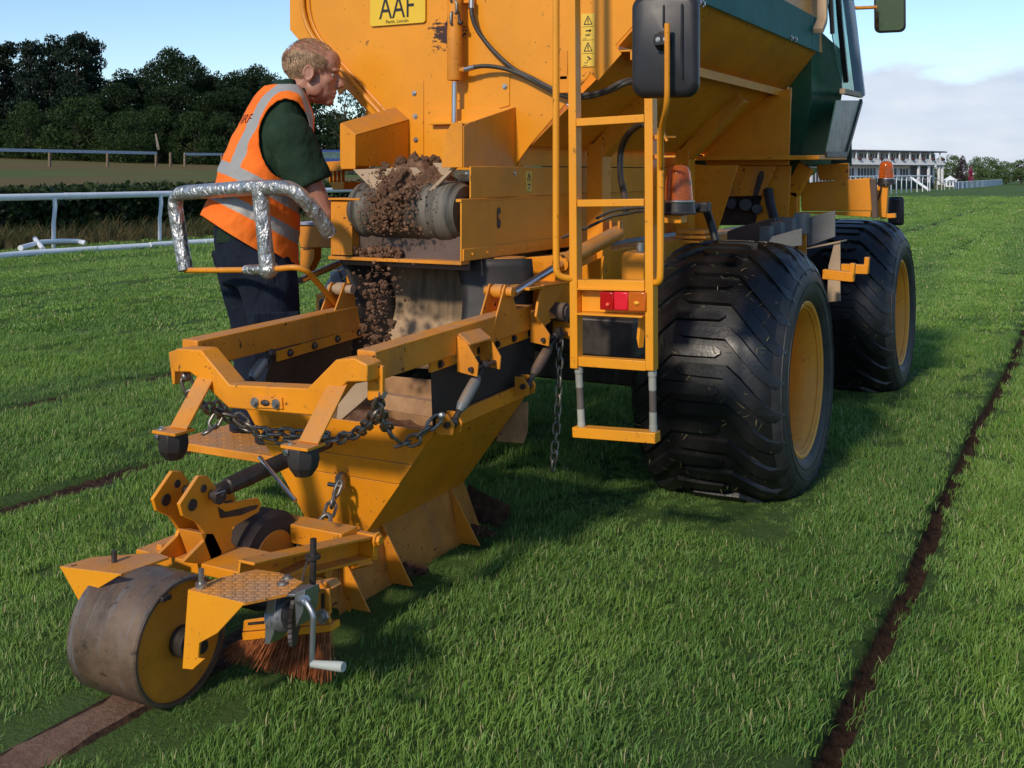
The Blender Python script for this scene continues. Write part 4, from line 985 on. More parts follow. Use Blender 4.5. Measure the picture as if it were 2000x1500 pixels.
# ---- mirrors
def mirror(c, w, h, glass_rear, yaw=0.0, pitch=0.0):
    R = Matrix.Rotation(yaw, 3, 'Z') @ Matrix.Rotation(pitch, 3, 'X'); c = Vector(c)
    mb = MB(); prev = None; loops = []
    for dy, k in ((-.028, .86), (-.022, .95), (-.008, 1.0), (.012, 1.0), (.016, .97)):
        loops.append([c + R @ V(x * k, dy * (-1 if glass_rear else 1), z * k) for x, z in rounded(0, 0, w, h, w * .2)])
    n = len(loops[0]); vs_ = [p for l in loops for p in l]
    fs = [(j * n + i, j * n + (i + 1) % n, (j + 1) * n + (i + 1) % n, (j + 1) * n + i) for j in range(4) for i in range(n)] + [tuple(range(n)), tuple(4 * n + i for i in range(n))]
    mb.add(vs_, fs); o = mb.build('wing_mirror', M['black'], truck, smooth=50)
    s_ = -1 if not glass_rear else 1
    mb = MB(); mb.plate([c + R @ V(x, -.0175 if glass_rear else .0175, z) for x, z in rounded(0, 0, w * .88, h * .92, w * .16)], R @ V(0, -.002 if glass_rear else .002, 0)); mb.build('mirror_glass', M['mirrorglass'], o)
    return o
mc = onY(1300, 90, 3.17); mo = mirror(mc, .205, .315, False, .12)
mb = MB()
for dx in (-.055, 0.005, .062):
    z1 = .12 if dx < .05 else .12; mb.tube([mc + V(dx, -.0285, z1), mc + V(dx, -.031, 0 if dx != .005 else .06), mc + V(dx, -.0285, -.10 if dx != .005 else .055)], .0035, 6)
mb.build('housing_rib', M['black'], mo)
mb = MB(); mb.ball(mc + V(.003, -.03, .012), .03, 14, (1, .7, 1)); mb.cyl(mc + V(.003, -.03, .012), mc + V(.003, -.062, .012), .02, 14); mb.box(mc + V(.012, -.058, .012), (.05, .016, .034)); mb.build('ball_clamp', M['black'], mo, .003)
mb = MB()
for dx in (0, .024): bolt(mb, mc + V(dx, -.066, .013), (0, -1, 0), .005, .004)
mb.build('clamp_bolt', M['bolt'], mo)
ar = [onY(1303, 46, 3.105), onY(1303, 205, 3.105), onY(1291, 252, 3.2), onY(1291, 330, 3.30)]
mb = MB(); mb.tube(bend(ar, .05), .0085, 10); mb.build('mirror_arm', M['yellow'], truck)
m2 = onY(1738, 5, 6.9); mo2 = mirror(m2, .18, .36, True, .10, math.radians(7.5))
mb = MB(); mb.tube(bend([onY(1652, -60, 6.7), onY(1658, 8, 6.75), onY(1668, 16, 6.8), onY(1712, 14, 6.88)], .05), .011, 8); mb.build('mirror_arm', M['yellow_worn'], truck)
# ---- beacons
def beacon(p, r, h, bracket):
    p = Vector(p); mb = MB()
    mb.lathe([(0, 0), (0, r * 1.05), (h * .03, r * 1.06), (h * .05, r), (h * .23, r * .93), (h * .24, .0)], p, (0, 0, 1), 28); b = mb.build('beacon', M['black'], truck)
    mb = MB(); mb.lathe([(h * .235, r * .90), (h * .30, r * .86), (h * .6, r * .80), (h * .85, r * .70), (h * .95, r * .58), (h * 1.0, r * .3), (h * 1.0, 0)], p, (0, 0, 1), 28); dm = mb.build('dome', M['amber'], b, smooth=60)
    s_ = dm.modifiers.new('shell', 'SOLIDIFY'); s_.thickness = .004
    mb = MB(); mb.lathe([(h * .24, r * .5), (h * .36, r * .42), (h * .38, r * .2), (h * .55, r * .16), (h * .7, r * .22), (h * .8, r * .1), (h * .82, 0)], p, (0, 0, 1), 16); mb.build('bulb_holder', M['darksteel'], b)
    mb = MB(); mb.lathe([(h * .38, r * .25), (h * .5, r * .55), (h * .68, r * .58)], p + V(.01, 0, 0), (0, 0, 1), 14); mb.build('reflector', M['steel'], b)
    mb = MB(); mb.lathe([(h * .232, r * .95), (h * .245, r * .97), (h * .275, r * .96), (h * .285, r * .9)], p, (0, 0, 1), 28); mb.build('dome_ring', M['steel'], b)
    return b
b1 = onY(1325, 418, 3.45); beacon(b1, .056, .162, None)
mb = MB(); mb.bb(b1.x - .075, b1.x + .02, 3.42, 3.48, b1.z - .03, b1.z - .002); mb.build('beacon_bracket', M['yellow'], truck, .003)
b2 = onY(1731, 361, 6.25); beacon(b2, .048, .13, None)
mb = MB(); mb.bar(b2 + V(-.015, 0, -.002), onY(1722, 424, 6.25), .055, .05, (0, 1, 0)); mb.bar(onY(1720, 422, 6.25), onY(1750, 421, 6.25), .03, .025); mb.build('beacon_bracket', M['yellow'], truck, .003)
hose('cable', [b2 + V(-.02, -.04, .01), b2 + V(-.03, -.035, -.06), b2 + V(-.07, -.03, -.12)], .004, 'black')
mb = MB(); p = onY(1750, 412, 7.6); mb.box(p, (.10, .05, .19)); mb.build('side_lamp', M['black'], truck, .02)
# ---- ladder
mb = MB(); mb.bar(Lp(1120, -160), Lp(1126, 718), .028, .045, (0, 1, 0)); lad = mb.build('ladder', M['yellow_clean'], truck, .002)
MB().bar(Lp(1271, 192), Lp(1273, 722), .028, .045, (0, 1, 0)).build('side_rail', M['yellow_clean'], lad, .002)
for (xa, ya), (xb, yb), h in (((1122, 240), (1270, 231), .026), ((1124, 397), (1270, 395), .024), ((1125, 556), (1271, 558), .036), ((1126, 704), (1273, 714), .032)):
    a, b = Lp(xa, ya), Lp(xb, yb); d = (b - a).normalized(); MB().bar(a + d * .0145, b - d * .0145, .038, h).build('rung', M['yellow_clean'], lad, .002)
a, b = Lp(1129, 842), Lp(1279, 853); d = (b - a).normalized(); MB().bar(a - d * .01, b + d * .01, .05, .034).build('bottom_step', M['yellow_clean'], lad, .002)
for xt, yt, xb, yb in ((1130, 716, 1136, 836), (1274, 722, 1276, 842)):
    a, b = Lp(xt, yt), Lp(xb, yb); mb = MB(); P_ = [a.lerp(b, f) for f in (0, .1, .12, .33, .34, .68, .69, .9, .92, 1)]
    R_ = [.0145, .0145, .0125, .0125, .0118, .0118, .0125, .0125, .0135, .0135]
    for i in range(9):
        mb.cur = 1 if i == 4 or i == 5 else 0; mb.tube([P_[i], P_[i + 1]], [R_[i], R_[i + 1]], 12)
    mb.build('step_strap', [surf('grey_strap', (.36, .36, .31), .6, var=.25, grime=.5), surf('worn_dark_strap', (.12, .10, .085), .7, var=.3)], lad)
for pts in ([Lp(1086, -160, .05), Lp(1086, 480, .05), Lp(1087, 540, .05), Lp(1121, 545, .01)], [Lp(1290, 250, .01), Lp(1290, 510, .02), Lp(1289, 552, .02), Lp(1272, 552, .0)]):
    mb = MB(); mb.tube(bend(pts, .06), .0115, 12); mb.build('hand_rail', M['yellow_clean'], lad)
mb = MB(); mb.box(Lp(1103, 128, -.1), (.03, .02, .10)); mb.box(Lp(1105, 165, -.1), (.04, .02, .06)); mb.build('hinge', M['yellow'], truck, .002)
mb = MB()
for y in (268, 306): p = Lp(1290, y, .0); mb.box(p, (.03, .03, .014)); mb.box(p + V(.03, -.01, 0), (.05, .01, .006))
mb.bar(Lp(1292, 250, .02), Lp(1303, 276, .02), .008, .008); mb.build('arm_clamp', M['yellow_worn'], lad, .001)
mb = MB(); mb.plate([Lp(x, y, -.012) for x, y in ((1136, 567), (1263, 567), (1263, 612), (1136, 608))], V(0, .006, 0)); mb.bar(Lp(1134, 563, .0), Lp(1264, 566, .0), .06, .005); mb.bar(Lp(1134, 611, .0), Lp(1262, 617, .0), .07, .006); mb.plate([Lp(x, y, -.03) for x, y in ((1247, 617), (1252, 617), (1247, 680), (1243, 660))], V(.01, .02, 0)); lb = mb.build('light_box', M['yellow_clean'], lad, .001, 1)
def lens(x0, x1, y0, y1, mat, nm='tail_lens'):
    mb = MB(); mb.plate([Lp(x, y, .032) for x, y in ((x0, y0), (x1, y0 + .8), (x1, y1 + .8), (x0, y1))], V(0, .042, 0)); return mb.build(nm, mat, lb, .004)
lens(1171, 1198, 570, 605, M['redlens']); lens(1198.4, 1226, 570, 606, M['redreflector'], 'reflector'); lens(1226.4, 1261, 570, 608, M['orangelens'])
mb = MB(); mb.ball(Lp(1187, 595, .034), .007, 10); mb.build('bulb', surf('red_glow_bulb', (.9, .12, .05), .3), lb)
mb = MB(); mb.ball(Lp(1243, 592, .034), .008, 10, (1.2, .5, .8)); mb.build('bulb', surf('orange_bulb', (.95, .40, .03), .3), lb)
# safety chain hanging beside the ladder
mb = MB(); mb.bar(onY(1090, 640, 3.5), onY(1094, 668, 3.5), .02, .02); hc = mb.build('safety_chain', M['darksteel'], truck)
chain_along(hc, [onY(1093, 664, 3.5), onY(1092, 740, 3.5), onY(1088, 820, 3.49), onY(1083, 880, 3.48), onY(1080, 918, 3.48)], SMALL, .033)
# ---- wheels
TW, TR = .29, .535
def tr(s_):                                                # tyre radius at axial position s_
    a = min(abs(s_), .290)
    for (a0, r0), (a1, r1) in zip(TPROF, TPROF[1:]):
        if a0 <= a <= a1: return r0 + (r1 - r0) * (a - a0) / (a1 - a0)
    return TPROF[-1][1]
TPROF = [(0, .535), (.10, .533), (.18, .524), (.23, .508), (.262, .482), (.285, .445), (.298, .40), (.292, .35), (.275, .315), (.255, .305)]
def wheel_meshes():
    mb = MB(); pr_ = TPROF[::-1]
    full = [(-a, r) for a, r in pr_] + [(a, r) for a, r in TPROF[1:]]
    mb.lathe(full, (0, 0, 0), (1, 0, 0), 72)
    for sg in (1, -1):
        for r_, a_ in ((.352, .2905), (.392, .2970), (.442, .2855)): mb.lathe([(sg * (a_ - .004), r_ - .004), (sg * (a_ + .0035), r_ - .0015), (sg * (a_ + .0035), r_ + .0015), (sg * (a_ - .006), r_ + .004)], (0, 0, 0), (1, 0, 0), 72)
    ty = mb.mesh('tyre', [M['tyre'], M['sidewall']], 60)
    ty.polygons.foreach_set('material_index', [1 if abs(p.center.x) > .25 else 0 for p in ty.polygons])
    mb = MB(); mb.lathe([(.258, .285), (.264, .312), (.272, .316), (.276, .308), (.272, .296), (.255, .288), (.235, .270), (.16, .262), (.15, .268), (.03, .262), (.015, .24), (.005, .15), (.0, .14), (.02, .13), (.03, .11), (.05, .10), (.055, .0)], (0, 0, 0), (1, 0, 0), 64)
    mb.lathe([(-.258, .285), (-.27, .312), (-.276, .300), (-.25, .285), (-.10, .26), (-.08, .15), (-.12, .12), (-.12, 0)], (0, 0, 0), (1, 0, 0), 48)
    for k in range(8): a = k * math.pi / 4; bolt(mb, (.0, .135 * math.cos(a), .135 * math.sin(a)), (1, 0, 0), .012, .02)
    rim = mb.mesh('wheel_rim', M['rim'], 40)
    lugs = []
    for sg in (1, -1):
        path = [(-.085, 0.0), (-.065, 0), (.02, 0.0), (.105, 0.0), (.145, -.036), (.19, -.085), (.23, -.13), (.265, -.165), (.283, -.185)]
        wd = [.005, .019, .021, .022, .022, .022, .021, .019, .015]; hh = [.012, .015, .016, .016, .016, .016, .014, .010, .004]
        vs_ = []; n = len(path)
        for i, (s_, c_) in enumerate(path):
            s0, c0 = path[max(i - 1, 0)]; s1, c1 = path[min(i + 1, n - 1)]; dx, dc = s1 - s0, c1 - c0; l = math.hypot(dx, dc); nx, nc = -dc / l, dx / l
            for k, hgt in ((-1.25, -.004), (-1, hh[i]), (1, hh[i]), (1.25, -.004)):
                sa, ca = s_ + nx * wd[i] * k, c_ + nc * wd[i] * k; R_ = tr(sa) + hgt; an = ca / TR
                vs_.append((sg * sa, -R_ * math.cos(an), R_ * math.sin(an)))
        fs = [(4 * i + k, 4 * i + k + 1, 4 * i + 5 + k, 4 * i + 4 + k) for i in range(n - 1) for k in range(3)] + [(0, 1, 2, 3), (4 * n - 1, 4 * n - 2, 4 * n - 3, 4 * n - 4)]
        mb = MB(); mb.add(vs_, fs); lugs.append(mb.mesh('tread_lug', M['tyre'], 30))
    return rim, ty, lugs
RIM, TYRE, LUGS = wheel_meshes()
def wheel(X, Y, z, flip=False, NL=24):
    o = put('wheel', RIM, truck); o.matrix_basis = Matrix.Translation((X, Y, z)) @ (Matrix.Rotation(math.pi, 4, 'Z') if flip else Matrix.Identity(4)) @ Matrix.Diagonal((1.07, 1.05, 1.05, 1))
    t_ = bpy.data.objects.new('tyre', TYRE); col.objects.link(t_); t_.parent = o
    for sidx, me in enumerate(LUGS):
        for k in range(NL):
            l = bpy.data.objects.new('tread_lug', me); col.objects.link(l); l.parent = o; l.rotation_euler = (2 * math.pi * (k + sidx * .5 + .3) / NL, 0, 0)
    fl = bpy.data.objects.new('grass_fleck', FLECK); col.objects.link(fl); fl.parent = o; fl['kind'] = 'stuff'
    return o
def fleck_mesh():
    mb = MB(); rd = random.Random(9)
    for _ in range(420):
        s_ = rd.uniform(-.25, .25); an = rd.uniform(0, 6.283); R_ = tr(s_) + (.017 if rd.random() < .5 else .003); c = V(s_, -R_ * math.cos(an), R_ * math.sin(an)); n_ = V(0, -math.cos(an), math.sin(an)); t1 = V(1, 0, 0); t2 = n_.cross(t1)
        a = rd.uniform(0, 6.28); d = t1 * math.cos(a) + t2 * math.sin(a); w = t1 * -math.sin(a) + t2 * math.cos(a); L_ = rd.uniform(.006, .022); wd_ = rd.uniform(.0006, .0016); mb.cur = 0 if rd.random() < .6 else 1
        mb.add([c - d * L_ - w * wd_, c + n_ * .004 - w * wd_, c + d * L_ + n_ * .001, c + n_ * .004 + w * wd_, c - d * L_ + w * wd_], [(0, 1, 3, 4), (1, 2, 3)])
    return mb.mesh('grass_fleck', [surf('straw_fleck', (.20, .16, .08), .9), surf('green_fleck', (.06, .09, .025), .9)], 0)
FLECK = fleck_mesh()
WZ = .45
wheel(-1.39, 4.68, WZ); wheel(-1.39, 7.20, WZ); wheel(2 * XC + 1.37, 4.60, WZ, True); wheel(2 * XC + 1.37, 7.20, WZ, True)
# ---- left side: operator platform, guard rail, toolbox
def tread(mb, p, ax, ay, nx, ny, L=.020, W=.006, h=.0025):
    ax, ay = Vector(ax), Vector(ay); up = ax.cross(ay).normalized()
    for i in range(nx):
        for j in range(ny):
            c = Vector(p) + ax * ((i + .5) / nx) + ay * ((j + .5) / ny); dd = (ax.normalized() if (i + j) % 2 else ay.normalized())
            s_ = up.cross(dd)
            mb.add([c - dd * L / 2, c - s_ * W / 2 + up * h, c + dd * L / 2, c + s_ * W / 2 + up * h, c - s_ * W - up * .0, c + s_ * W], [(0, 4, 1), (4, 2, 1), (0, 1, 3), (1, 2, 3), (0, 3, 5), (3, 2, 5)])
mb = MB(); mb.bb(-3.08, -2.56, 3.04, 3.62, .285, .315); tread(mb, (-3.07, 3.05, .3155), (.5, 0, 0), (0, .56, 0), 12, 13); mb.bb(-2.60, -2.50, 3.3, 3.6, .315, .80); mb.build('operator_platform', M['yellow_worn'], truck, .003)
mb = MB(); a = at(340, 372, 4.25)
gpts = [at(363, 528, 4.10), at(352, 470, 4.12), at(338, 378, 4.14), at(500, 366, 3.86), at(572, 367, 3.78), at(610, 405, 3.80), at(644, 456, 3.86)]
mb = MB(); mb.tube(bend(gpts, .07, 6), .0275, 14); gr = mb.build('guard_rail', M['foil'], truck, smooth=60)
mb = MB(); j0 = at(508, 370, 3.85); mb.tube([j0, at(514, 440, 3.84), at(523, 528, 3.83)], [.030, .026, .029], 14); mb.ball(at(524, 528, 3.83), .032, 12); mb.build('guard_post', M['foil'], gr, smooth=60)
mb = MB(); mb.tube([at(480, 527, 3.90), at(522, 527, 3.83), at(538, 524, 3.815)], [.017, .022, .02], 12); mb.build('tape_wrap', M['foil'], gr)
mb = MB(); mb.tube(bend([at(363, 528, 4.10), at(520, 527, 3.835), at(592, 520, 3.78), at(662, 600, 4.02)], .06, 6), .0105, 12); mb.build('guard_lower_bar', M['yellow'], gr)
mb = MB(); q = [onY(x, y, 3.72) for x, y in ((578, 440), (652, 440), (652, 484), (586, 484))]; mb.plate(q, V(0, .25, 0)); tb = mb.build('control_box', M['yellow_worn'], truck, .004)
mb = MB(); mb.plate([(q[0].x - .01, 3.71, q[0].z + .002), (q[1].x, 3.71, q[0].z + .002), (q[1].x, 3.98, q[0].z + .002), (q[0].x - .01, 3.98, q[0].z + .002)], V(0, 0, .012)); mb.build('box_lid', surf('pale_lid', (.34, .34, .44), .5), tb, .002)
MB().plate([onY(x, y, 3.74) for x, y in ((586, 485), (614, 485), (614, 505), (600, 532), (586, 530))], V(0, .05, 0)).build('box_bracket', M['yellow_worn'], tb, .002)
mb = MB(); mb.plate([onY(x, y, 3.8) for x, y in ((634, 316), (672, 314), (672, 333), (640, 335))], V(0, .2, 0)); mb.plate([onY(x, y, 3.8) for x, y in ((644, 356), (672, 355), (672, 370), (650, 371))], V(0, .2, 0))
for k in range(4): mb.bar(onY(646 + k * 8, 334, 3.85), onY(646 + k * 8, 357, 3.85), .006, .02, (0, 1, 0))
mb.build('left_side_frame', M['yellow'], truck, .002)
mb = MB(); mb.plate([onY(x, y, 3.61) for x, y in ((714, 212), (722, 222), (722, 262), (714, 262))], V(0, .05, 0)); mb.build('side_stay', M['yellow'], truck, .001)
MB().bb(-2.98, -2.52, 3.78, 3.90, .66, .80).build('cross_beam', M['yellow_worn'], truck, .004)
MB().cyl((-3.0, 3.66, .70), (-2.54, 3.62, .715), .013, 12).build('chrome_bar', surf('blue_chrome', (.25, .28, .5), .2, 1.0), truck)
# ================================================================== the trailed trench filler
filler = thing('trench_filler', 'yellow trailed funnel unit with lift frame, chains, roller and brush', 'filling machine', (XC, 2.7, 0))
def FB(mb, name, mat='yellow', parent=None, bevel=.002, seg=2, smooth=35): return mb.build(name, M[mat] if isinstance(mat, str) else mat, parent or filler, bevel, smooth, seg)
# ---- lift frame: two beams and a cranked yoke
Yk = 2.40
yk = lambda x, y, d=0.0: onY(x, y, Yk - d)
mb = MB(); mb.plate([yk(x, y) for x, y in ((333, 689), (345, 681), (392, 684), (448, 752), (600, 759), (655, 703), (690, 699), (717, 712), (717, 746), (678, 746), (645, 778), (612, 812), (446, 797), (385, 738), (370, 727), (341, 727), (335, 712))], V(0, .07, 0))
yoke = FB(mb, 'yoke', bevel=.004)
a, b = onX(726, 703, -1.775), onX(1062, 600, -1.775)
ztr = (a.z + onX(740, 745, -1.745).z) / 2 + .01
mb = MB(); mb.bar((-1.775, Yk + .071, .792), (-1.775, 3.52, .822), .062, .085); rb = FB(mb, 'lift_beam', 'yellow_worn', bevel=.004)
zl0, zl1 = yk(338, 706).z, .79
mb = MB(); mb.bar((-2.425, Yk + .071, zl0 + .012), (-2.425, 3.40, zl1 + .004), .062, .085); lbm = FB(mb, 'lift_beam', 'yellow_worn', bevel=.004)
mb = MB(); mb.plate([yk(x, y, -.02) for x, y in ((329, 688), (341, 684), (341, 750), (337, 752))], V(0, .07, 0)); mb.plate([yk(x, y, -.055) for x, y in ((717, 702), (747, 716), (747, 772), (722, 783), (717, 780))], V(0, .012, 0)); FB(mb, 'yoke_tab', parent=yoke)
mb = MB(); mb.bar((-1.765, 2.78, .742), (-1.765, 3.48, .764), .010, .035); FB(mb, 'clamp_strip', bevel=.001)
mb = MB(); mb.bar((-2.40, 2.84, .715), (-2.40, 3.38, .74), .010, .035); FB(mb, 'clamp_strip', bevel=.001)
mb = MB()
for k in range(6): bolt(mb, (-1.7595, 2.83 + k * .118, .7435 + k * .0037), (1, 0, 0), .009, .010)
for k in range(4): bolt(mb, (-2.3945, 2.90 + k * .13, .718 + k * .006), (1, 0, 0), .009, .010)
FB(mb, 'strip_bolt', 'darksteel', bevel=0)
# latch plate on the yoke
mb = MB(); mb.plate([yk(x, y, .006) for x, y in ((492, 774), (550, 777), (552, 799), (494, 796))], V(0, .006, 0)); lp = FB(mb, 'latch_plate', 'yellow_worn', yoke, .001)
mb = MB()
for x, y in ((498, 786), (539, 789)): bolt(mb, yk(x, y, .007), (0, -1, 0), .0095, .009)
FB(mb, 'latch_bolt', 'bolt', lp, 0)
mb = MB(); mb.ball(yk(518, 787, .006), .016, 12, (1.1, .35, .55)); FB(mb, 'latch_tongue', 'darksteel', lp, 0)
# stop legs with rubber buffers
for (x0, y0), (x1, y1), nm in (((404, 737), (350, 838), 'l'), ((662, 750), (604, 866), 'r')):
    p, q = yk(x0, y0, -.012), onY(x1, y1, 2.27); d = (q - p).normalized(); sd = V(1, 0, 0); fr = d.cross(sd).normalized()
    mb = MB(); mb.bar(p, q, .006, .075, (0, 1, 0)); FBo = None
    w = .062
    mb = MB(); mb.plate([p - sd * w / 2, p + sd * w / 2, q + sd * w / 2, q - sd * w / 2], fr * .006)
    mb.plate([p - sd * w / 2, q - sd * w / 2, q - sd * w / 2 - fr * .055, p - sd * w / 2 - fr * .055], sd * -.006)
    lg = FB(mb, 'stop_leg', bevel=.001)
    mb = MB(); mb.box(q + V(-.012, -.01, -.004), (.088, .075, .008)); ft = FB(mb, 'foot_plate', parent=lg, bevel=.001)
    c = q + V(-.012, -.01, -.008); mb = MB(); n = 8
    loops = [[c + V(.041 * math.cos(a) * k, .041 * math.sin(a) * k, -h) for a in (math.pi / 8 + i * math.pi / 4 for i in range(8))] for k, h in ((1.0, 0), (1.08, .03), (.98, .05), (.55, .075))]
    mb.add([v for l in loops for v in l], [(j * 8 + i, j * 8 + (i + 1) % 8, (j + 1) * 8 + (i + 1) % 8, (j + 1) * 8 + i) for j in range(3) for i in range(8)] + [tuple(range(8)), tuple(24 + i for i in range(8))])
    FB(mb, 'rubber_buffer', 'rubber', lg, .002, smooth=20)
    mb = MB(); bolt(mb, c + V(-.025, -.02, .008), (0, 0, 1), .007, .008); bolt(mb, c + V(-.022, -.043, -.008), (0, -1, 0), .006, .004); FB(mb, 'buffer_bolt', 'steel', lg, 0)
# ---- pivots, ram lugs
for mir in (False, True):
    m_ = (lambda x: x) if not mir else (lambda x: -4.20 - x)
    dz = 0 if not mir else -.025
    mb = MB()
    for X in (-1.742, -1.800): mb.plate([(m_(X), y, z + dz) for y, z in ((3.12, .80), (3.31, .82), (3.245, .945), (3.21, .95))], V(-.006, 0, 0))
    FB(mb, 'ram_lug', 'yellow_worn', bevel=.001)
    mb = MB(); mb.cyl((m_(-1.825), 3.226, .925 + dz), (m_(-1.720), 3.226, .925 + dz), .017, 16); mb.cyl((m_(-1.79), 3.226, .925 + dz), (m_(-1.757), 3.226, .925 + dz), .024, 16); FB(mb, 'ram_pin', 'yellow_worn' if not mir else 'beige', bevel=0)
    mb = MB(); mb.cyl((m_(-1.80), 3.54, .825 + dz), (m_(-1.675), 3.54, .825 + dz), .034, 20); mb.cyl((m_(-1.674), 3.54, .825 + dz), (m_(-1.668), 3.54, .825 + dz), .022, 16); FB(mb, 'pivot_pin', 'brownsteel', bevel=.002)
mb = MB(); q = [onX(x, y, -1.70) for x, y in ((1008, 562), (1112, 549), (1075, 600), (1068, 640), (1050, 640), (1060, 590), (1022, 585))]
mb.plate([onX(x, y, -1.70) for x, y in ((1062, 556), (1113, 550), (1072, 608), (1076, 628), (1060, 640), (1048, 618), (1052, 590))], V(-.010, 0, 0)); mb.plate([onX(1034, 562, -1.70), onX(1113, 550, -1.70), onX(1113, 550, -1.70) + V(-.11, 0, 0), onX(1034, 562, -1.70) + V(-.11, 0, 0)], V(0, 0, -.010)); FB(mb, 'pivot_bracket')
# ---- funnel
MIN = surf('soil_dusted_steel', (.42, .235, .115), .75, var=.35, vs_=9, dust=.7, grime=.8, chips=.6)
tA, tB, tC, tD = V(-2.49, 2.79, .545), V(-1.755, 2.79, .548), V(-1.755, 3.42, .565), V(-2.49, 3.42, .56)
bA, bB, bC, bD = V(-2.27, 2.85, .17), V(-2.06, 2.85, .165), V(-2.06, 3.46, .18), V(-2.27, 3.46, .18)
mb = MB()
mA = [tA.lerp(bA, f) for f in (.30, .48)]; mB = [tB.lerp(bB, f) for f in (.30, .48)]
mb.plate([tA, tB, mB[0], mA[0]], V(0, .005, 0)); funnel = FB(mb, 'funnel_rear_plate', bevel=.001, seg=1)
mb = MB(); mb.plate([mA[0] + V(0, -.001, -.0015), mB[0] + V(0, -.001, -.0015), mB[1], mA[1]], V(0, .005, 0)); FB(mb, 'funnel_rear_plate', bevel=.001, seg=1)
mb = MB(); mb.plate([mA[1] + V(0, .001, -.002), mB[1] + V(0, .001, -.002), bB, bA], V(0, .005, 0)); FB(mb, 'funnel_rear_plate', bevel=.001, seg=1)
mb = MB(); mb.plate([tB + V(0, .001, 0), tC, bC, bB + V(0, .001, 0)], V(-.005, 0, 0)); FB(mb, 'funnel_side', bevel=.001, seg=1)
mb = MB(); mb.plate([tA + V(0, .001, 0), tD, bD, bA + V(0, .001, 0)], V(.005, 0, 0)); FB(mb, 'funnel_side', bevel=.001, seg=1)
mb = MB(); mb.plate([tC, tD, bD, bC], V(0, -.005, 0)); FB(mb, 'funnel_front_plate', MIN, bevel=.001)
mb = MB(); off = .007; i_ = lambda p, f: p.lerp(V(-2.12, 3.12, p.z), off / (p - V(-2.12, 3.12, p.z)).length)
mb.plate([i_(tB, 0), i_(tC, 0), i_(bC, 0), i_(bB, 0)], V(-.002, 0, 0)); mb.plate([i_(tA, 0), i_(tD, 0), i_(bD, 0), i_(bA, 0)], V(.002, 0, 0)); mb.plate([i_(tA, 0), i_(tB, 0), i_(bB, 0), i_(bA, 0)], V(0, .002, 0)); FB(mb, 'funnel_lining', MIN, bevel=0)
mb = MB(); mb.bar(tB + V(.004, .01, .012), tC + V(.004, 0, .012), .012, .045); FB(mb, 'funnel_rim', bevel=.001)
mb = MB(); mb.bar(tA + V(-.004, .01, .012), tD + V(-.004, 0, .012), .012, .045); FB(mb, 'funnel_rim', bevel=.001)
mb = MB(); mb.plate([(-2.2, 3.0, .545), (-1.77, 2.92, .55), (-1.77, 2.96, .55), (-2.2, 3.04, .545)], V(0, 0, .05)); FB(mb, 'funnel_crossbar', MIN, bevel=.002)
mb = MB(); mb.plate([onY(x, y, 2.92) for x, y in ((692, 750), (722, 745), (735, 760), (690, 800), (655, 830), (660, 790))], V(0, .02, .0)); FB(mb, 'funnel_baffle', 'beige', bevel=.002)
mb = MB(); mb.plate([onY(x, y, 3.44) for x, y in ((995, 792), (1031, 784), (1029, 845), (1022, 866), (968, 862))], V(0, .006, 0)); FB(mb, 'deflector_flap', MIN, bevel=.001)
# rubber skirts between beams and funnel
mb = MB(); mb.plate([(-1.772, 2.80, .755), (-1.772, 3.50, .78), (-1.764, 3.45, .56), (-1.764, 2.80, .55)], V(-.004, 0, 0)); FB(mb, 'rubber_skirt', 'rubber', bevel=0)
CUR = bpy.data.materials['dusty_rubber_curtain']
mb = MB(); mb.plate([(-2.408, 2.83, .72), (-2.408, 3.42, .75), (-2.475, 3.42, .55), (-2.475, 2.83, .54)], V(-.004, 0, 0)); FB(mb, 'rubber_skirt', surf('brown_dusted_rubber', (.07, .05, .035), .8, var=.4, dust=.5), bevel=0)
# keel skirts and gussets
KEEL = surf('shaded_soiled_paint', (.50, .185, .02), .65, var=.3, vs_=7, dust=.9, grime=1.0, chips=1.0)  # darker base paints in the shaded side, under real soil and chips
mb = MB(); mb.plate([(-2.055, 2.72, .20), (-2.055, 3.47, .19), (-2.005, 3.52, -.01), (-2.005, 2.66, -.01)], V(-.006, 0, 0)); FB(mb, 'keel_plate', KEEL, bevel=.001)
mb = MB(); mb.plate([(-2.275, 2.72, .20), (-2.275, 3.47, .19), (-2.355, 3.52, -.01), (-2.355, 2.66, -.01)], V(.006, 0, 0)); FB(mb, 'keel_plate', 'yellow_worn', bevel=.001)
mb = MB(); mb.plate([(-2.27, 2.735, .20), (-2.06, 2.735, .20), (-1.99, 2.69, -.01), (-2.34, 2.69, -.01)], V(0, .006, 0)); FB(mb, 'keel_plate', 'yellow_worn', bevel=.001)
for y in (2.70, 2.93, 3.36):
    mb = MB(); mb.plate([(-2.05, y, .195 if y < 2.9 else .20), (-1.92, y - .01, .012), (-2.012, y, .005)], V(0, .006, 0)); FB(mb, 'gusset', 'yellow_worn', bevel=.001)
for y in (2.93, 3.36):
    mb = MB()
    for k in range(60): mb.ball((-1.975 + random.uniform(-.01, .075), y + .03 + random.uniform(-.025, .03), .035 + random.uniform(0, .025)), random.uniform(.004, .012), 5, (1.4, 1, .8))
    o = FB(mb, 'mud_clod', 'soil_damp', bevel=0); o['kind'] = 'stuff'
mb = MB(); q = [onY(x, y, 3.60) for x, y in ((915, 946), (940, 962), (998, 990), (990, 1016), (975, 1030), (955, 1062), (905, 1062), (900, 1000))]
mb.plate(q, V(-.004, .01, 0)); FB(mb, 'coulter_wing', 'soil_damp', bevel=.001)
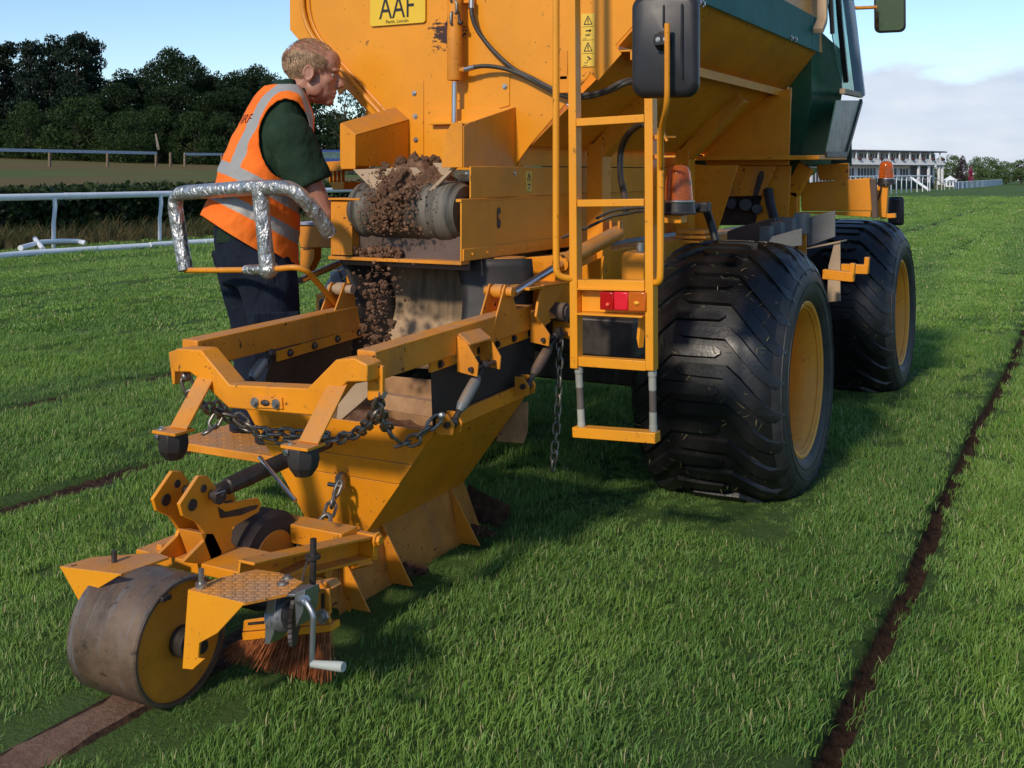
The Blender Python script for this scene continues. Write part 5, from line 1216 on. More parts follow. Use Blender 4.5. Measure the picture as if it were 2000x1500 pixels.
# ---- turnbuckle links
def turnbuckle(p, q, nm='turnbuckle', mat='greysteel'):
    p, q = Vector(p), Vector(q); d = q - p
    mb = MB(); mb.tube([p + d * f for f in (.20, .24, .30, .5, .70, .76, .80)], [.011, .014, .018, .019, .018, .014, .011], 12); o = FB(mb, nm, mat, bevel=0, smooth=60)
    mb = MB(); mb.cyl(p, p + d * .24, .009, 10); mb.ball(p, .017, 10); FB(mb, 'link_end', 'darksteel', o, 0)
    mb = MB(); mb.cyl(q, q - d * .24, .009, 10); mb.ball(q, .017, 10); FB(mb, 'link_end', 'darksteel', o, 0)
    return o
XT = -1.705
def clevis(x0, y0, x1, y1, xm, nm='clevis'):
    """bracket on the beam's outer face"""
    mb = MB(); a = onX(x0, y0, -1.742); b = onX(x1, y1, -1.742); w = abs(b.y - a.y)
    for y in (a.y, b.y): mb.plate([(-1.743, y, a.z), (-1.743, y, b.z), (-1.672, y, b.z - .01), (-1.668, y, b.z + .03), (-1.71, y, a.z - .02)], V(0, .006, 0))
    mb.plate([(-1.743, a.y + .007, a.z), (-1.743, b.y - .001, a.z), (-1.70, b.y - .001, a.z - .03), (-1.70, a.y + .007, a.z - .03)], V(0, 0, .006))
    o = FB(mb, nm, 'yellow_worn', bevel=.001)
    mb = MB(); bolt(mb, (-1.69, b.y + .006, b.z + .012), (0, 1, 0), .009, .012); mb.cyl((-1.69, a.y - .012, b.z + .012), (-1.69, b.y + .012, b.z + .012), .008, 8); FB(mb, 'clevis_bolt', 'darksteel', o, 0)
    return V(-1.69, (a.y + b.y) / 2 + .003, b.z + .012)
c1 = clevis(893, 655, 938, 712, 0); c2 = clevis(1036, 610, 1080, 655, 0)
def low_clevis(p, X=-1.745):
    mb = MB()
    for y in (p.y - .026, p.y + .02): mb.plate([(X, y, p.z - .035), (X, y, p.z + .03), (X + .03, y, p.z + .03), (X + .055, y, p.z), (X + .05, y, p.z - .03)], V(0, .006, 0))
    o = FB(mb, 'clevis', 'yellow_worn', bevel=.001); mb = MB(); mb.cyl((p.x, p.y - .04, p.z), (p.x, p.y + .036, p.z), .009, 10); FB(mb, 'clevis_bolt', 'darksteel', o, 0)
l1, l2 = onX(884, 826, -1.71), onX(1030, 752, -1.71)
low_clevis(l1); low_clevis(l2)
turnbuckle(c1, l1); turnbuckle(c2, l2, mat='brownsteel')
turnbuckle(onX(527, 690, -2.40), onX(482, 752, -2.40))
# ---- chains
mb = MB(); p = onY(742, 768, 2.47); mb.cyl(p + V(-.03, 0, 0), p + V(.012, -.006, 0), .009, 10); bolt(mb, p + V(.012, -.006, 0), (1, -.3, 0), .008, .01); ch = FB(mb, 'lift_chain', 'bolt', bevel=0)
Yc_ = lambda x, y, Y=2.56: onY(x, y, Y)
chain_along(ch, [Yc_(741, 770, 2.47), Yc_(737, 800, 2.50), Yc_(726, 822, 2.56), Yc_(700, 845, 2.66), Yc_(660, 858, 2.70), Yc_(600, 862, 2.70), Yc_(540, 856, 2.70), Yc_(480, 835, 2.68), Yc_(436, 806, 2.62), Yc_(418, 790, 2.55)], LINK, .041)
mb = MB(); p = onY(362, 735, 2.45); mb.ball(p, .014, 10); ch2 = FB(mb, 'lift_chain', 'bolt', bevel=0)
chain_along(ch2, [onY(362, 738, 2.45), onY(372, 768, 2.46), onY(395, 790, 2.50), onY(425, 806, 2.58), onY(465, 815, 2.62), onY(500, 843, 2.66), onY(560, 845, 2.68), onY(640, 850, 2.69)], LINK, .041, .5)
chain_along(ch2, [onY(440, 792, 2.62), onY(425, 815, 2.60), onY(412, 838, 2.58), onY(402, 845, 2.56)], LINK, .041, .3)
mb = MB(); p = onX(862, 812, -1.70); mb.ball(p, .012, 8); ch3 = FB(mb, 'lift_chain', 'bolt', bevel=0)
chain_along(ch3, [onY(738, 786, 2.50), onY(748, 820, 2.60), onY(765, 850, 2.70), onY(785, 868, 2.74), onY(808, 860, 2.74), onY(835, 838, 2.75), onY(858, 815, 2.77)], LINK, .041)
mb = MB(); p = onY(668, 942, 2.80); mb.plate([p + V(-.012, 0, -.02), p + V(.014, 0, -.02), p + V(.014, 0, .03), p + V(0, 0, .035), p + V(-.012, 0, .02)], V(0, -.02, 0)); mb.cyl(p + V(-.03, -.03, -.002), p + V(.03, -.03, -.002), .007, 8); ch4 = FB(mb, 'hoist_chain', 'chain', bevel=0)
chain_along(ch4, [onY(664, 944, 2.765), onY(652, 975, 2.74), onY(642, 1005, 2.70)], LINK, .038)
mb = MB(); c = onY(634, 1020, 2.66); d = (onY(612, 1070, 2.60) - c).normalized(); s_ = V(1, 0, 0)
pts = [c + (s_ * math.cos(a) * .019 - d * math.sin(a) * .026) for a in np.linspace(0, 2 * math.pi, 16, endpoint=False)]; mb.tube(pts, .007, 8, closed=True); mb.tube([c + d * .022, c + d * .05, c + d * .085], [.013, .012, .014], 10); hk2 = FB(mb, 'swivel_hook', 'chain', bevel=0, smooth=60)
mb = MB(); e_ = c + d * .10; mb.box(e_ + V(-.022, 0, 0), (.008, .075, .085)); mb.box(e_ + V(.028, 0, 0), (.008, .075, .085)); mb.cyl(e_ + V(-.018, 0, -.005), e_ + V(.024, 0, -.005), .035, 20); FB(mb, 'pulley_block', 'zinc', bevel=.002)
# ---- top link with T bar
p, q = onX(416, 962, -2.16), onY(640, 862, 2.74)
mb = MB(); mb.tube([p.lerp(q, f) for f in (.0, .1, .11, .3, .31, 1.0)], [.019, .019, .024, .026, .025, .023], 14); tl_ = FB(mb, 'top_link', 'darksteel', bevel=0)
mb = MB(); c = p.lerp(q, .52); d2 = (onY(577, 978, 2.42) - onY(507, 893, 2.5)).normalized(); mb.tube([onY(507, 893, 2.48), onY(577, 978, 2.40)], .0065, 10); FB(mb, 'tommy_bar', 'steel', tl_, 0)
# ---- tower on the roller frame
tp = [(388, 929), (406, 929), (434, 968), (440, 985), (505, 972), (511, 984), (506, 1000), (455, 1030), (452, 1058), (490, 1112), (358, 1098), (398, 1057), (402, 1046), (385, 1020), (358, 1008), (351, 985)]
for X, nm in ((-2.12, 'tower_plate'), (-2.215, 'tower_plate')):
    P_ = [onX(x, y, -2.12) for x, y in tp]; mb = MB(); mb.plate([(X, v.y, v.z) for v in P_], V(-.012, 0, 0)); o = FB(mb, nm, bevel=.002)
    mb = MB(); r1 = onX(375, 986, -2.12); mb.cyl((X + .001, r1.y, r1.z), (X + .004, r1.y, r1.z), .016, 16); r2 = onX(397, 954, -2.12); mb.cyl((X + .001, r2.y, r2.z), (X + .003, r2.y, r2.z), .011, 12)
    sl = [onX(x, y, -2.12) for x, y in ((425, 990), (440, 1000), (490, 988), (504, 986), (500, 993), (470, 1006), (430, 1012))]; mb.plate([(X + .0005, v.y, v.z) for v in sl], V(.002, 0, 0)); FB(mb, 'pin_hole_inlay', 'darksteel', o, 0)  # dark overlays paint the shade of holes and slot left uncut
mb = MB(); v1 = onX(413, 966, -2.12); mb.cyl((-2.26, v1.y, v1.z), (-2.09, v1.y, v1.z), .013, 14); mb.cyl((-2.10, v1.y, v1.z), (-2.085, v1.y, v1.z), .022, 14); FB(mb, 'tower_pin', 'darksteel', bevel=.001)
mb = MB(); mb.tube([onX(420, 965, -2.08), onX(440, 958, -2.07), onX(433, 968, -2.07)], .002, 6); FB(mb, 'spring_clip', 'steel', bevel=0)
mb = MB(); P_ = [onX(x, y, -2.165) for x, y in ((384, 1030), (408, 1030), (425, 1065), (422, 1085), (404, 1085))]; mb.plate([(-2.205, v.y - .03, v.z) for v in P_], V(.085, 0, 0)); FB(mb, 'tower_web', 'yellow_worn', bevel=.002)
# ---- roller frame
zf = .285
mb = MB(); a, b = onX(712, 1068, -1.88), onX(480, 1122, -1.88)
mb.bar(a + V(0, 0, .03), b + V(0, 0, .03), .055, .007); mb.bar(a - V(0, 0, .03), b - V(0, 0, .03), .055, .007); mb.bar(a + V(-.024, 0, 0), b + V(-.024, 0, 0), .007, .054); fr1 = FB(mb, 'frame_channel', bevel=.001)
mb = MB(); mb.box(a + V(.0, .012, 0), (.062, .02, .075)); bolt(mb, a + V(.032, .018, .02), (1, 0, 0), .015, .014); FB(mb, 'channel_end', parent=fr1, bevel=.002)
mb = MB(); a2, b2_ = onX(600, 1032, -2.36), onX(462, 1056, -2.36); mb.bar(a2, b2_, .055, .05); FB(mb, 'frame_channel', bevel=.003)
mb = MB(); mb.bar(V(-2.36, a.y - .03, a.z + .025), V(-1.91, a.y - .03, a.z + .025), .08, .055); FB(mb, 'frame_crossbar', bevel=.003)
mb = MB(); mb.bar(V(-2.36, 2.28, .262), V(-1.86, 2.28, .262), .16, .03); FB(mb, 'frame_crossbar', bevel=.003)
mb = MB(); mb.bar(onX(712, 1075, -1.95) + V(0, 0, -.02), V(-2.02, 2.75, .13), .05, .05); FB(mb, 'draw_arm', bevel=.003)
# press wheel in the frame
mb = MB(); mb.lathe([(-.045, .085), (-.043, .125), (-.03, .14), (.03, .14), (.043, .125), (.045, .085), (.0, .08)], (-2.14, 2.47, .205), (1, 0, 0), 40); FB(mb, 'press_wheel', surf('worn_wheel', (.055, .038, .03), .7, var=.4), bevel=0)
mb = MB(); mb.lathe([(.046, .0), (.046, .086), (-.046, .086), (-.046, 0)], (-2.14, 2.47, .205), (1, 0, 0), 28); mb.cyl((-2.36, 2.47, .205), (-1.9, 2.47, .205), .018, 12); FB(mb, 'wheel_disc', 'yellow_worn', bevel=0)
# ---- packing roller
def drum_mat():
    t = NT('worn_drum_steel')
    c = t.mix(t.ramp(t.noise(7, 6, .7), .3, .7), (.075, .050, .034), (.20, .130, .082))
    c = t.mix(t.ramp(t.noise(3, 5, .7, stretch=(22, 1.5, 1.5)), .52, .70), c, (.16, .15, .145))
    c = t.mix(t.ramp(t.noise(26, 5, .75), .56, .70), c, (.055, .036, .024))
    t.bump(t.noise(60, 5, .7), .15, .004); return t.fin(c, t.ramp(t.noise(9, 5), .3, .7, .42, .66), .25)
DX0, DX1, DY, DZ, DR = -2.25, -2.015, 2.03, .155, .157
mb = MB(); mb.lathe([(DX0, DR - .008), (DX0 + .004, DR), (DX1 - .004, DR), (DX1, DR - .004), (DX1, DR - .012), (DX1 - .012, DR - .012)], (0, DY, DZ), (1, 0, 0), 72); roll = FB(mb, 'packing_roller', drum_mat(), bevel=0)
mb = MB(); mb.lathe([(DX1 - .012, DR - .011), (DX1 - .013, .05), (DX1 - .012, .03), (DX1 + .012, .028), (DX1 + .012, 0)], (0, DY, DZ), (1, 0, 0), 56); FB(mb, 'roller_end', surf('roller_end_paint', (.60, .22, .012), .5, var=.3, grime=.7, chips=.9, dust=.4), roll, 0)
mb = MB(); mb.cyl((DX1 - .02, DY, DZ), (DX1 + .07, DY, DZ), .018, 14); mb.cyl((DX1 - .01, DY, DZ), (DX1 + .03, DY, DZ), .038, 20); FB(mb, 'axle', 'darksteel', roll, .003)
mb = MB(); mb.box((DX1 + .002, DY - .06, DZ + .128), (.014, .03, .012)); FB(mb, 'drum_plug', 'darksteel', roll, .002)
# mudguard brackets with tread plate tops
Yb = 1.93
mb = MB(); mb.plate([onY(x, y, Yb) for x, y in ((367, 1152), (478, 1178), (424, 1237), (389, 1256), (386, 1286), (398, 1288), (376, 1308), (356, 1306))], V(0, .007, 0)); br = FB(mb, 'roller_bracket', 'yellow_clean', bevel=.001)
p0 = onY(368, 1151.5, Yb); zt = p0.z
T_ = lambda x, y: onZ(x, y, zt)
top = [T_(368, 1151.5), T_(430, 1128), T_(500, 1112), T_(545, 1118), T_(592, 1136), T_(560, 1160), T_(478, 1177.5)]
for v in top: v.z = zt
mb = MB(); mb.plate(top, V(0, 0, -.006))
for i in range(17):
    for j in range(11):
        c = T_(392 + i * 11 + (j % 2) * 5, 1122 + j * 5.2); x_, y_ = CX + F * (c.x * C + c.y * S) / (-c.x * S + c.y * C), 0
        # keep the lozenges on the plate
        inside = False; n = len(top); k2 = n - 1
        for k in range(n):
            if (top[k].y > c.y) != (top[k2].y > c.y) and c.x < (top[k2].x - top[k].x) * (c.y - top[k].y) / (top[k2].y - top[k].y) + top[k].x: inside = not inside
            k2 = k
        if not inside: continue
        dd = Vector((C, S, 0)) if (i + j) % 2 else Vector((-S, C, 0)); s_ = V(-dd.y, dd.x, 0); u_ = V(0, 0, .0019)
        mb.add([c - dd * .011, c + u_ - s_ * .001, c + dd * .011, c + u_ + s_ * .001, c - s_ * .0035, c + s_ * .0035], [(0, 4, 1), (4, 2, 1), (0, 1, 3), (1, 2, 3), (0, 3, 5), (3, 2, 5)])
FB(mb, 'tread_step', 'yellow_worn', bevel=0, smooth=0)
mb = MB(); bolt(mb, T_(561, 1130), (0, 0, 1), .009, .008); bolt(mb, T_(551, 1142), (0, 0, 1), .009, .008); mb.tube([T_(393, 1148), T_(393, 1148) + V(0, 0, .045)], .007, 10); mb.cyl(T_(393, 1148), T_(393, 1148) + V(0, 0, .012), .014, 6); FB(mb, 'step_bolt', 'bolt', bevel=0)
zt2 = .312; U_ = lambda x, y: onZ(x, y, zt2)
mb = MB(); mb.plate([U_(117, 1106), U_(180, 1088), U_(306, 1079), U_(330, 1088), U_(236, 1121)], V(0, 0, -.006)); tread(mb, U_(150, 1108), U_(250, 1088) - U_(150, 1108), (U_(200, 1118) - U_(150, 1108)) * .6, 12, 4, .016, .004, .003); FB(mb, 'tread_step', 'yellow_worn', bevel=0)
a = U_(117, 1107); mb = MB(); mb.plate([a, onY(236, 1122, a.y), onY(190, 1150, a.y), onY(155, 1176, a.y)], V(0, .006, 0)); FB(mb, 'roller_bracket', 'yellow_clean', bevel=.001)
mb = MB(); c = U_(223, 1098); mb.tube([c, c + V(0, 0, .03)], .007, 8); FB(mb, 'step_bolt', 'darksteel', bevel=0)
mb = MB(); c = onX(318, 1080, -2.30); mb.box(c, (.02, .03, .055)); mb.tube([c + V(.005, .0, .015), c + V(.06, .02, .02), c + V(.10, .06, .03)], [.008, .009, .012], 8); FB(mb, 'latch_lever', 'yellow_worn', bevel=.003)
mb = MB(); c = onY(611, 1060, 2.2); mb.tube([onY(612, 1052, 2.2), onY(611, 1150, 2.2)], .0085, 10); mb.cyl(onY(611, 1084, 2.2), onY(611, 1090, 2.2), .02, 12); mb.cyl(onY(611, 1146, 2.2), onY(611, 1156, 2.2), .017, 6); FB(mb, 'adjuster_screw', 'darksteel', bevel=0)
# ---- brush
Yq = 2.22
mb = MB(); mb.plate([onY(x, y, Yq) for x, y in ((472, 1236), (645, 1220), (646, 1234), (474, 1252))], V(0, .04, 0)); brush = FB(mb, 'brush', 'yellow', bevel=.002)
mb = MB(); mb.plate([onY(x, y, Yq) for x, y in ((476, 1212), (520, 1206), (640, 1194), (645, 1218), (473, 1234))], V(0, .008, 0)); mb.plate([onY(x, y, Yq + .012) for x, y in ((586, 1154), (642, 1150), (645, 1200), (590, 1204))], V(0, .008, 0)); mb.plate([onY(x, y, Yq + .04) for x, y in ((598, 1143), (640, 1137), (650, 1150), (615, 1155))], V(0, .04, 0)); FB(mb, 'brush_mount', 'yellow_worn', brush, .002)
mb = MB(); mb.plate([onY(x, y, Yq + .008) for x, y in ((627, 1160), (633, 1160), (633, 1187), (627, 1187))], V(0, .002, 0)); mb.plate([onY(x, y, Yq - .003) for x, y in ((484, 1216), (515, 1213), (515, 1218), (484, 1221))], V(0, .002, 0)); FB(mb, 'mount_slot_inlay', 'darksteel', brush, 0)  # dark strips laid on the mount paint the shade of its slots
mb = MB(); bolt(mb, onY(629, 1204, Yq - .002), (0, -1, 0), .013, .01); FB(mb, 'mount_bolt', 'bolt', brush, 0)
mb = MB(); e0, e1 = onY(474, 1250, Yq + .02), onY(645, 1232, Yq + .02); rd = random.Random(3)
for k in range(620):
    f = rd.random(); a = e0.lerp(e1, f) + V(0, rd.uniform(-.018, .018), .005); b = Vector((a.x + (rd.uniform(-.02, .02)) - .05 * (1 - f), a.y + rd.uniform(-.03, .01), rd.uniform(.028, .046)))
    mb.tube([a, b], [.0016, .0013], 3, caps=False)
o = FB(mb, 'bristles', surf('rust_bristle', (.33, .10, .03), .7, var=.5, vs_=60), brush, 0); o['kind'] = 'stuff'
# ---- hand winch
Yw = 2.02
w = lambda x, y, d=0.0: onY(x, y, Yw - d)
mb = MB(); mb.plate([w(522, 1166), w(538, 1163), w(535, 1235), w(527, 1258), w(517, 1258), w(518, 1220)], V(.004, .05, 0)); mb.plate([w(575, 1160), w(595, 1152), w(592, 1195), w(578, 1225)], V(.004, .05, 0)); mb.plate([w(522, 1165), w(575, 1166), w(575, 1161), w(524, 1160)], V(0, .07, .0)); winch = FB(mb, 'hand_winch', 'zinc', bevel=.001)
mb = MB(); ca, cb = w(534, 1205, -.03), w(566, 1202, -.03); dx = (cb - ca)
mb.cyl(ca, cb, .032, 20)
for k in range(7): mb.lathe([(dx.length * (k + .1) / 7, .032), (dx.length * (k + .5) / 7, .036), (dx.length * (k + .9) / 7, .032)], ca, dx, 20)
FB(mb, 'cable_drum', surf('steel_cable', (.33, .32, .31), .45, .7, var=.4, vs_=60), winch, 0)
mb = MB(); g0 = w(571, 1212, -.03); n = 28; r0, r1 = .052, .058
pts = []
for k in range(n * 2): r = r1 if k % 2 else r0; a = math.pi * k / n; pts.append(g0 + V(-S, C, 0) * (r * math.cos(a)) + V(0, 0, r * math.sin(a)))
mb.plate(pts, V(C, S, 0) * .009); FB(mb, 'gear', 'darksteel', winch, 0)
mb = MB(); mb.tube(bend([w(588, 1172, .0), w(596, 1172, .015), w(612, 1200, .02), w(609, 1302, .02)], .012, 4), .0065, 10); mb.cyl(w(585, 1173, -.01), w(597, 1172, .012), .012, 6); crank = FB(mb, 'crank_arm', 'zinc', winch, 0)
mb = MB(); mb.tube([w(610, 1297, .02), w(614, 1297, .021), w(664, 1302, .03), w(671, 1303, .03)], [.0085, .0085, .0115, .011], 14); FB(mb, 'crank_handle', surf('pale_grip', (.45, .47, .42), .5), winch, .001)
mb = MB(); mb.tube([w(582, 1165, -.02), onY(590, 1130, 2.15), onY(604, 1080, 2.4), onY(612, 1056, 2.55)], .0028, 6); FB(mb, 'winch_cable', 'zinc', winch, 0)
# ---- soil
def clod_mesh(seed, n=3):
    bm = bmesh.new(); bmesh.ops.create_icosphere(bm, subdivisions=n, radius=1.0); o_ = Vector((seed * 3.7, seed * 1.3, 0))
    for v in bm.verts:
        d = v.co.normalized(); v.co = d * (.75 + .55 * mnoise.noise(d * 1.4 + o_) + .28 * mnoise.noise(d * 3.3 + o_) + .14 * mnoise.noise(d * 7 + o_))
    me = bpy.data.meshes.new('soil_clod'); bm.to_mesh(me); bm.free(); me.materials.append(M['soil'])
    me.polygons.foreach_set('use_smooth', [True] * len(me.polygons)); return me
CL = [clod_mesh(s) for s in range(6)]
rd = random.Random(21)
falling = [(724, 540, 8), (730, 556, 10), (716, 572, 9), (748, 560, 9), (756, 536, 8), (765, 545, 7), (735, 575, 14), (742, 592, 10), (722, 598, 12), (730, 620, 12), (718, 640, 10), (738, 640, 9), (728, 660, 14), (745, 600, 7), (760, 632, 13), (750, 655, 10), (776, 560, 6), (733, 672, 12), (722, 678, 8), (716, 612, 6), (712, 656, 6), (768, 572, 5), (754, 590, 6), (720, 584, 6), (746, 668, 9), (725, 555, 6), (735, 535, 6), (786, 585, 6), (745, 520, 9), (738, 508, 10), (756, 512, 8)]
for i, (x, y, r) in enumerate(falling):
    x += rd.uniform(-7, 9)
    Y_ = 3.24 + rd.uniform(-.04, .05) - .10 * max(0, (y - 520) / 160); p = onY(x, y, Y_)
    o = put('soil_clod', CL[i % 6]); o.location = p; o.rotation_euler = (rd.uniform(0, 6), rd.uniform(0, 6), rd.uniform(0, 6)); s_ = r * 4.0 / F * rd.uniform(.62, 1.0); o.scale = (s_, s_ * rd.uniform(.8, 1.1), s_ * rd.uniform(.75, 1.1))
    tag(o, 'lump of brown soil falling from the belt into the funnel', 'soil clod', 'soil clods falling from the belt')
def crumbs(name, pts, r0, r1, mat, label, cat):
    mb = MB()
    for p in pts:
        r = r0 * (r1 / r0) ** (rd.random() ** 2.2); R_ = Matrix.Rotation(rd.uniform(0, 6), 3, 'Z') @ Matrix.Rotation(rd.uniform(0, 6), 3, 'X')
        mb.ball(p, r, 5, (1, rd.uniform(.7, 1.2), rd.uniform(.6, 1)), R_)
    o = mb.build(name, mat, smooth=0); tag(o, label, cat, kind='stuff'); return o
pts = []
for _ in range(700):
    f = rd.random(); y = 470 + f * 225; x = 740 + rd.gauss(0, 17) + (rd.uniform(-30, 50) if rd.random() < .25 else 0); pts.append(onY(x, y, 3.24 - .1 * max(0, f - .2) + rd.uniform(-.05, .06)))
crumbs('falling_crumbs', pts, .0012, .009, M['soil'], 'fine brown soil crumbs falling through the air below the belt', 'soil')
# the heap that rides over the belt roller
def heap():
    bm = bmesh.new(); nu, nv = 46, 60; g_ = []
    rc = V(0, 3.305, 1.186)
    for j in range(nv):
        f = j / (nv - 1); an = math.radians(70 - 150 * f)       # over the top of the roller, then down its rear
        row = []
        for i in range(nu):
            h = i / (nu - 1); xc = -2.222 + .085 * (1 - f); wdt = .118 - .055 * f + .012 * math.sin(f * 6)
            X = xc + (h - .5) * 2 * wdt + .03 * mnoise.noise(V(f * 3, h * 2, 1))
            prof = max(0.0, 1 - (abs(h - .5) * 2) ** 2.2)
            thick = (.078 * (1 - f) + .022) * prof * (1 + .6 * mnoise.noise(V(h * 5, f * 7, 4))) + .018 * mnoise.noise(V(h * 16, f * 20, 2)) * prof + .010 * mnoise.noise(V(h * 40, f * 50, 6)) * prof - .012
            R_ = .1075 + thick; q = 90 - (90 - math.degrees(an))
            y_, z_ = -math.sin(math.radians(90 - 0)) , 0
            ang = math.radians(110 + 100 * f) if False else None
            # angle measured from straight up, growing towards the rear (-Y)
            th = math.radians(-35 + 150 * f); row.append(bm.verts.new((X, rc.y - R_ * math.sin(th), rc.z + R_ * math.cos(th))))
        g_.append(row)
    for j in range(nv - 1):
        for i in range(nu - 1): bm.faces.new((g_[j][i], g_[j][i + 1], g_[j + 1][i + 1], g_[j + 1][i]))
    bmesh.ops.recalc_face_normals(bm, faces=bm.faces); me = bpy.data.meshes.new('soil_heap'); bm.to_mesh(me); bm.free(); me.materials.append(M['soil']); me.polygons.foreach_set('use_smooth', [True] * len(me.polygons))
    o = put('soil_heap', me); tag(o, 'crumbly brown soil riding over the belt roller', 'soil', kind='stuff')
heap()
for i in range(46):                                        # broken lumps on the heap
    f = rd.random(); th = math.radians(-25 + 145 * f); X = -2.222 + .085 * (1 - f) + rd.gauss(0, .042) * (1.1 - .5 * f); R_ = .1 + .085 * (1 - f) * rd.uniform(.5, 1) + .02
    o = put('soil_clod', CL[i % 6]); o.location = (X, 3.305 - R_ * math.sin(th), 1.186 + R_ * math.cos(th)); o.rotation_euler = (rd.uniform(0, 6), rd.uniform(0, 6), rd.uniform(0, 6)); s_ = rd.uniform(.010, .026); o.scale = (s_, s_, s_ * .85)
    tag(o, 'lump of brown soil on the heap passing over the belt roller', 'soil clod', 'soil lumps on the belt')
pts = [(-2.18 + rd.gauss(0, .065), 3.305 - R_ * math.sin(th), 1.186 + R_ * math.cos(th)) for R_, th in ((.115 + .05 * rd.random(), math.radians(rd.uniform(-20, 120))) for _ in range(900))]
crumbs('belt_crumbs', pts, .0025, .009, M['soil'], 'loose soil crumbs scattered over the conveyor belt', 'soil')
pts = [(rd.uniform(-2.36, -2.18), rd.uniform(3.21, 3.255), 1.022 + rd.uniform(0, .028)) for _ in range(160)]
crumbs('lip_crumbs', pts, .004, .016, M['soil'], 'soil crumbs gathered on the lip below the belt roller', 'soil')
mb = MB(); rows = []
nx, ny = 22, 22; vs_ = []
for j in range(ny):
    for i in range(nx):
        u_, v_ = i / (nx - 1), j / (ny - 1); X = -2.385 + u_ * .49; Y_ = 2.87 + v_ * .50; ed = min(u_, 1 - u_, v_, 1 - v_)
        vs_.append((X, Y_, .40 + .10 * math.exp(-((X + 2.32) ** 2 + (Y_ - 3.12) ** 2) / .03) + .03 * mnoise.noise(V(X * 9, Y_ * 9, 0)) + .012 * mnoise.noise(V(X * 30, Y_ * 30, 0))))
mb.add(vs_, [(j * nx + i, j * nx + i + 1, (j + 1) * nx + i + 1, (j + 1) * nx + i) for j in range(ny - 1) for i in range(nx - 1)])
o = mb.build('funnel_soil', M['soil'], smooth=80); tag(o, 'brown soil collecting inside the yellow funnel', 'soil', kind='stuff')
# ================================================================== the operator
MT = 4.2
MO = at(520, HZ, MT); MO.z = 0
mf = (V(C, S, 0) * math.cos(math.radians(20)) + V(-S, C, 0) * math.sin(math.radians(20))).normalized(); ml = V(-mf.y, mf.x, 0)
def Wm(fx, ly, z): return MO + mf * fx + ml * ly + V(0, 0, z)
man = thing('person', 'man in orange hi-vis vest and dark trousers leaning over the conveyor', 'person', Wm(0, 0, .316))
def capsule(mb, p, r0, q, r1, n=14):
    p, q = Vector(p), Vector(q); d = (q - p); L = d.length; d.normalize(); pts = []; rs = []
    for k in range(5): a = math.pi / 2 * k / 4; pts.append(p - d * r0 * math.cos(a)); rs.append(max(r0 * math.sin(a), 1e-4))
    for k in range(5): a = math.pi / 2 * k / 4; pts.append(q + d * r1 * math.sin(a)); rs.append(max(r1 * math.cos(a), 1e-4))
    mb.tube(pts, rs, n)
def loft(mb, rings, n=28):
    vs_ = []
    for c, u, v in rings:
        for k in range(n): a = 2 * math.pi * k / n; vs_.append(c + u * math.cos(a) + v * math.sin(a))
    m = len(rings); fs = [(i * n + k, i * n + (k + 1) % n, (i + 1) * n + (k + 1) % n, (i + 1) * n + k) for i in range(m - 1) for k in range(n)]
    fs += [tuple(range(n - 1, -1, -1)), tuple((m - 1) * n + k for k in range(n))]; mb.add(vs_, fs)
def remesh(mb, name, voxel, smooth=2):
    me = mb.mesh(name, [], 0); o = bpy.data.objects.new(name, me); col.objects.link(o)
    r = o.modifiers.new('r', 'REMESH'); r.mode = 'VOXEL'; r.voxel_size = voxel; r.use_smooth_shade = True
    if smooth: s_ = o.modifiers.new('s', 'SMOOTH'); s_.factor = .5; s_.iterations = smooth
    bpy.context.view_layer.update()
    out = bpy.data.meshes.new_from_object(o.evaluated_get(bpy.context.evaluated_depsgraph_get())); bpy.data.objects.remove(o); out.name = name; return out
def tubefix(mb):
    return mb
RINGS = [(1.06, -.046, .150, .185), (1.14, -.046, .158, .188), (1.22, -.042, .148, .182), (1.336, -.02, .143, .182), (1.433, .022, .142, .190), (1.53, .046, .120, .192), (1.60, .054, .088, .165), (1.645, .062, .055, .10), (1.675, .075, .040, .055)]
def ring_at(z):
    for (z0, c0, a0, b0), (z1, c1, a1, b1) in zip(RINGS, RINGS[1:]):
        if z <= z1 or (z1, c1, a1, b1) == RINGS[-1]:
            f = min(1, max(0, (z - z0) / (z1 - z0))); return c0 + (c1 - c0) * f, a0 + (a1 - a0) * f, b0 + (b1 - b0) * f
SH_R, EL_R, WR_R = Wm(.050, -.185, 1.475), Wm(.180, -.225, 1.165), Wm(.40, .02, 1.13)
SH_L, EL_L, WR_L = Wm(.055, .185, 1.485), Wm(.21, .22, 1.20), Wm(.33, .10, 1.165)
# head frame
hh_ = Matrix.Rotation(math.radians(6), 3, 'Z') @ V(C, S, 0); hl_ = V(-hh_.y, hh_.x, 0)
HR = Matrix((hh_, hl_, V(0, 0, 1))).transposed() @ Matrix.Rotation(math.radians(9), 3, 'Y')
HC = Wm(.178, 0, 1.708); HS = 1.01
def Hd(x, y, z): return HC + HR @ (V(x, y, z) * HS)
def hball(mb, c, r, n=20): mb.ball(Hd(*c), HS, n, r, HR)
def skin_mat():
    t = NT('weathered_skin'); n = t.noise(14, 5, .6)
    c = t.mix(t.ramp(n, .3, .75), (.36, .145, .088), (.48, .235, .155))
    c = t.mix(t.math('MULTIPLY', t.ramp(t.noise(55, 4), .5, .75), .35), c, (.40, .14, .10))
    t.b.inputs['Subsurface Weight'].default_value = .12; t.b.inputs['Subsurface Radius'].default_value = (.01, .004, .002)
    t.bump(t.noise(120, 4), .12, .003); return t.fin(c, .5, 0, .4)
mb = MB()
hball(mb, (-.018, 0, .035), (.098, .077, .088)); hball(mb, (.035, 0, -.028), (.060, .058, .082)); hball(mb, (.028, 0, -.068), (.064, .054, .048)); hball(mb, (.050, 0, .045), (.050, .060, .055))
